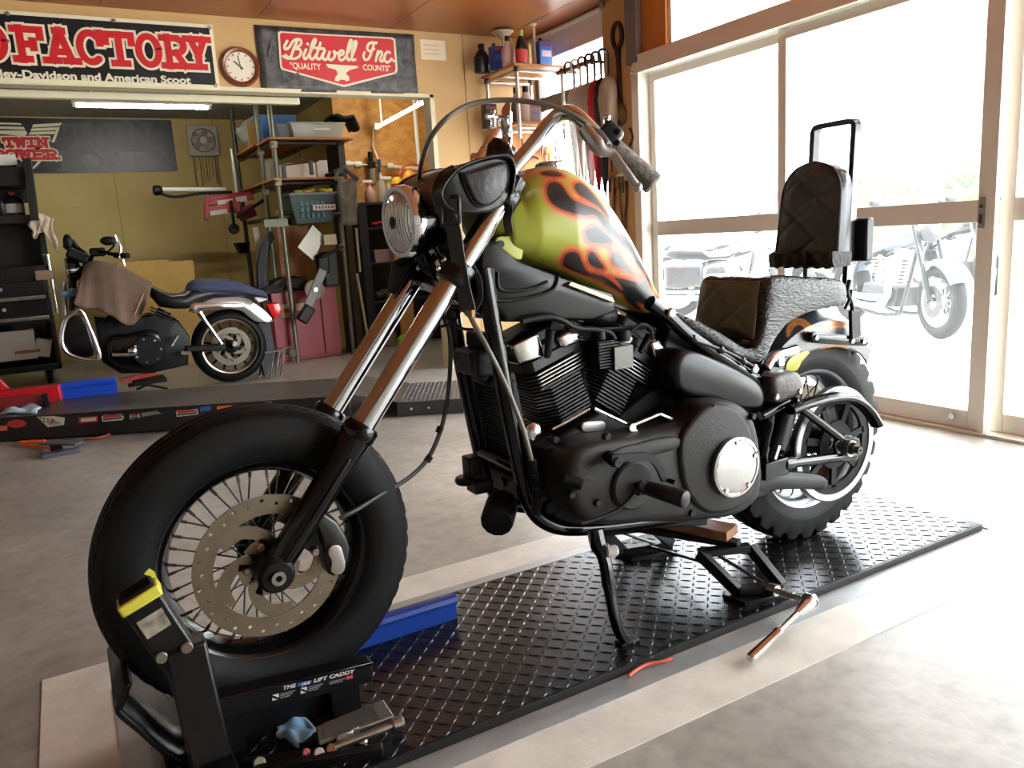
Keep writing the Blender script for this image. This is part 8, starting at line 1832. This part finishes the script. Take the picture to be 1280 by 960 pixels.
# ================================================================ OUTSIDE
GZ = -.14
gbox('ground_outside', (XW+.1, -14, GZ-.2), (40, 26, GZ), M('pale_paving', (190, 186, 178), .7, 0, var=.06, vscale=2))
DKM = M('parked_black', (24, 25, 28), .35); CRM = CHROME
def parked_bike(c, ang, paint, label, tall=False):
    t = thing('motorcycle', (c[0], c[1], GZ), label, 'motorcycle'); t.rotation_euler = (0, 0, math.radians(ang))
    o = Vector(t.location); X = lambda x, y, z: o+V(x, y, z)     # local: front towards +x
    fw_, rw_ = X(.82, 0, .33), X(-.80, 0, .33)
    for nm, c_, hw in (('front_wheel', fw_, .055), ('rear_wheel', rw_, .075)):
        w = obj(nm, ring_mesh(c_, [(.2, -.04), (.225, -.045), (.215, 0), (.225, .045), (.2, .04), (.195, 0)], 36), ALU, t)
        obj('tyre', simple_tyre(c_, .33, hw, .22), TYREM, w); g = G()
        for k in range(12): a = 2*math.pi*k/12; g.rod(c_+V(.03*math.cos(a), .02, .03*math.sin(a)), c_+V(.205*math.cos(a+.2), 0, .205*math.sin(a+.2)), .005, 6)
        g.cyl(c_-V(0, .07, 0), YAX, .045, .14, 16); obj('spokes', g, ALU, w)
        g = G(); g.lathe([(.06, .075), (.14, .075), (.14, .08), (.06, .08)], c_, YAX, 32, closed=True); g.lathe([(.06, -.08), (.14, -.08), (.14, -.075), (.06, -.075)], c_, YAX, 32, closed=True); obj('brake_disc', g, DARKMETAL, w)
    for s in (-1, 1):
        g = G(); g.tube([fw_+V(0, .1*s, 0), fw_+V(-.1, .1*s, .22)], .03, 10); g.tube([fw_+V(-.1, .1*s, .22), fw_+V(-.33, .1*s, .72)], .022, 10); obj('fork_leg', g, DKM, t)
    g = G(); g.tube(smooth_path([X(.46, 0, .86), X(.40, .1, .30), X(.30, .12, .17), X(-.3, .12, .17), X(-.55, .11, .42), X(-.45, .1, .66)], 4), .02, 8); g.tube(smooth_path([X(.46, 0, .86), X(.40, -.1, .30), X(.30, -.12, .17), X(-.3, -.12, .17), X(-.55, -.11, .42), X(-.45, -.1, .66)], 4), .02, 8); g.tube([X(.5, 0, .95), X(0, 0, .74), X(-.5, 0, .62)], .03, 8); obj('frame', g, DKM, t)
    g = G(); g.prism_b([X(.30, .14, .24), X(.34, .14, .42), X(.0, .14, .46), X(-.28, .14, .44), X(-.34, .14, .28), X(-.1, .14, .2)], (0, -.28, 0), .02); e = obj('engine', g, DKM, t)
    for dx, lean in ((.14, .10), (-.1, -.1)):
        g = G(); b_, t_ = X(dx, 0, .44), X(dx+lean, 0, .72); ax = (t_-b_).normalized()
        for k in range(8): c_ = b_+(t_-b_)*(k/8); g.beam(c_-V(.08, 0, 0), c_+V(.08, 0, 0), .16, .016, up=ax)
        g.tube([b_, t_], .05, 10); g.cbox(t_, (.16, .14, .08)); obj('cylinder', g, STEEL, e)
    rings = []
    for x, z0, z1_, hw in ((.46, .84, .94, .05), (.40, .80, .98, .12), (.25, .78, .99, .14), (.08, .76, .94, .12), (-.06, .74, .84, .06)):
        rings.append([X(x, hw*math.cos(2*math.pi*k/18), (z0+z1_)/2+(z1_-z0)/2*math.sin(2*math.pi*k/18)) for k in range(18)])
    g = G(); g.loft(rings); obj('fuel_tank', g, paint, t)
    rings = []
    for x, z0, z1_, hw in ((-.05, .74, .80, .07), (-.2, .68, .76, .15), (-.42, .67, .77, .16), (-.5, .68, .86, .13), (-.85, .72, .86, .10), (-.92, .74, .8, .05)):
        rings.append([X(x, hw*math.cos(2*math.pi*k/16), (z0+z1_)/2+(z1_-z0)/2*math.sin(2*math.pi*k/16)) for k in range(16)])
    g = G(); g.loft(rings); obj('seat', g, DKM, t)
    for nm, c_, a0, a1, R in (('rear_fender', rw_, 25, 150, .37), ('front_fender', fw_, 50, 150, .36)):
        g = G(); rows = []
        for i in range(15): a = math.radians(180-a1+(a1-a0)*i/14 if nm == 'front_fender' else 30+(a1-a0)*i/14+5); rows.append([c_+V(R*math.cos(a)*k, y, R*math.sin(a)*k) for y, k in ((-.1, .88), (-.09, .98), (0, 1.02), (.09, .98), (.1, .88))])
        g.loft(rows, cap=False, closed=False); obj(nm, g, paint, t, smooth=60, solid=.004)
    g = G(); hz = 1.22 if tall else 1.06
    for s in (-1, 1): g.tube(smooth_path([X(.45, .0, .98), X(.43, .12*s, hz-.03), X(.36, .3*s, hz), X(.2, .38*s, hz-.04)], 4), .014, 8)
    h_ = obj('handlebar', g, CRM, t)
    for s in (-1, 1):
        g = G(); g.tube([X(.26, .35*s, hz-.02), X(.14, .40*s, hz-.05)], .02, 10); obj('grip', g, DKM, h_)
        g = G(); g.rod(X(.36, .3*s, hz), X(.33, .34*s, hz+.14), .006, 6); g.ell(X(.33, .36*s, hz+.15), (.02, .06, .04), 12, 8); obj('mirror', g, DKM, h_)
    g = G(); g.lathe([(.001, -.12), (.06, -.1), (.085, -.03), (.09, .02), (.001, .04)], X(.62, 0, .92), (1, 0, 0), 24); obj('headlamp', g, DKM, t)
    for z in (.24, .32): g = G(); g.tube(smooth_path([X(.2, -.15, .5), X(.28, -.19, .36), X(.1, -.2, z), X(-.4, -.2, z), X(-1.0, -.2, z+.02)], 4), .036, 10); obj('exhaust_pipe', g, CRM, t)
    g = G(); g.rod(X(-.5, -.15, .62), rw_+V(0, -.15, 0), .022, 10); g.rod(X(-.5, .15, .62), rw_+V(0, .15, 0), .022, 10); sep('shock_absorber', g, CRM, t)
    g = G(); g.ell(X(-1.08, 0, .58), (.03, .06, .04), 12, 8); obj('tail_lamp', g, M('red_lens', (214, 20, 26), .15), t)
    if tall: 
        for s in (-1, 1): g = G(); g.cbox(X(-.72, .24*s, .52), (.46, .16, .28)); obj('saddle_bag', g, DKM, t, bevel=.05, bseg=3)
    return t
PWH = M('parked_white', (210, 212, 216), .3); PBL = M('parked_blue_grey', (90, 100, 120), .3)

parked_bike((7.02, 4.86), -116.6, PBL, 'parked motorcycle outside the doors whose big front wheel shows right of the backrest')
parked_bike((7.15, 6.9), -40, PWH, 'parked pale touring motorcycle with saddlebags seen outside through the first door', True)
parked_bike((8.9, 9.0), -35, PBL, 'farther parked motorcycle outside behind the pale touring motorcycle')
parked_bike((10.4, 6.3), -120, DKM, 'dark parked motorcycle outside beyond the others near the hedge')
# hedge, pole, building across the yard
hm = M('hedge_leaves', (62, 112, 52), .7, 0, rgb2=(104, 150, 76), vscale=30)
def hedge(x, y0, y1, z1_, dp, seed, label):
    rnd = random.Random(seed); g = G(); n = int((y1-y0)*dp*420)
    for i in range(n):
        c = V(x+rnd.uniform(0, dp), rnd.uniform(y0, y1), GZ+rnd.random()**.7*z1_*(1+.12*math.sin(i))); a, b = rnd.uniform(0, 6.3), rnd.uniform(-1.2, 1.2); u = V(math.cos(a)*math.cos(b), math.sin(a)*math.cos(b), math.sin(b)); w = frame_of(u)[0]; s = rnd.uniform(.05, .1)
        g.add([c-u*s, c-w*s*.5, c+u*s, c+w*s*.5], [(0, 1, 2, 3)])
    g.box((x+.1, y0+.1, GZ), (x+dp-.1, y1-.1, GZ+z1_*.8)); o = obj('hedge', g, hm, smooth=None); return tag(o, label, 'hedge')
hedge(12.6, 6.2, 10.6, 1.75, .8, 3, 'clipped green hedge across the yard left of the grey pole')
hedge(13.6, 2.4, 5.2, 1.7, .8, 4, 'smaller green hedge across the yard right of the grey pole')
g = G(); p = on(1165, 225, (12.2, 0, 0), (1, 0, 0)); g.tube([V(12.2, p.y, GZ), V(12.2, p.y, 6.5)], .17, 16); 
for z in (2.2, 3.4, 4.6): g.tube([V(12.2, p.y, z), V(12.2, p.y, z+.05)], .185, 16)
o = obj('utility_pole', g, M('pole_concrete', (150, 146, 140), .7)); tag(o, 'grey concrete utility pole across the yard', 'pole')
bl2 = thing('building', (18, 9, GZ), 'pale two storey building across the yard with a low roof', 'building')
BW = M('building_wall', (214, 212, 208), .7)
g = G(); g.box((18, -4, GZ), (24, 22, 4.6)); obj('building_wall', g, BW, bl2)
g = G(); g.loft([[V(17.4, -4.5, 4.6), V(24.5, -4.5, 4.6), V(24.5, -4.5, 4.8), V(21, -4.5, 6.2), V(17.4, -4.5, 4.8)], [V(17.4, 22.5, 4.6), V(24.5, 22.5, 4.6), V(24.5, 22.5, 4.8), V(21, 22.5, 6.2), V(17.4, 22.5, 4.8)]]); obj('roof', g, M('roof_grey', (120, 118, 122), .6), bl2)
for y in (0, 3.2, 6.4, 9.6, 12.8): 
    for z in (.9, 3.0): g = G(); g.box((17.96, y, z), (18.01, y+1.5, z+1.1)); w = obj('window', g, M('window_frame_white', (206, 206, 204), .5), bl2); g = G(); g.box((17.94, y+.08, z+.08), (17.965, y+.71, z+1.02)); g.box((17.94, y+.79, z+.08), (17.965, y+1.42, z+1.02)); obj('pane', g, M('pane_dark', (120, 128, 138), .15), w)
# ================================================================ GROUPS OF LIKE THINGS
GROUPS = {'umbrella': 'umbrellas hung on the window rail', 'oil_bottle': 'oil bottles on the corner shelf', 'oil_can': 'cans and cartons on the corner shelf', 'funnel': 'funnels on the top corner shelf',
          'spray_bottle': 'bottles on the dark blue cabinet', 'pump_bottle': 'bottles on the dark blue cabinet', 'yellow_bottle': 'bottles on the dark blue cabinet', 'orange_bottle': 'bottles on the dark blue cabinet',
          'lanyard': 'cords hanging on the pillar', 'parts_box': 'cartons on the tool chest shelf', 'cardboard_box': 'cartons behind the parked motorcycle', 'plastic_bin': 'plastic bins on the pipe rack',
          'paper_pack': 'paper packs on the middle board of the rack', 'thin_cable': 'cables on the orange tool board', 'floor_jug': 'containers on the floor behind the chrome fork', 'parts_parcel': 'small parcels on the rack tray', 'hedge': 'hedges across the yard'}
for o in list(COL.objects):
    if o.parent is None and 'label' in o:
        b = o.name.split('.')[0]
        if b in GROUPS: o['group'] = GROUPS[b]
        elif b == 'motorcycle' and o['label'].find('outside') > 0: o['group'] = 'motorcycles parked outside the doors'
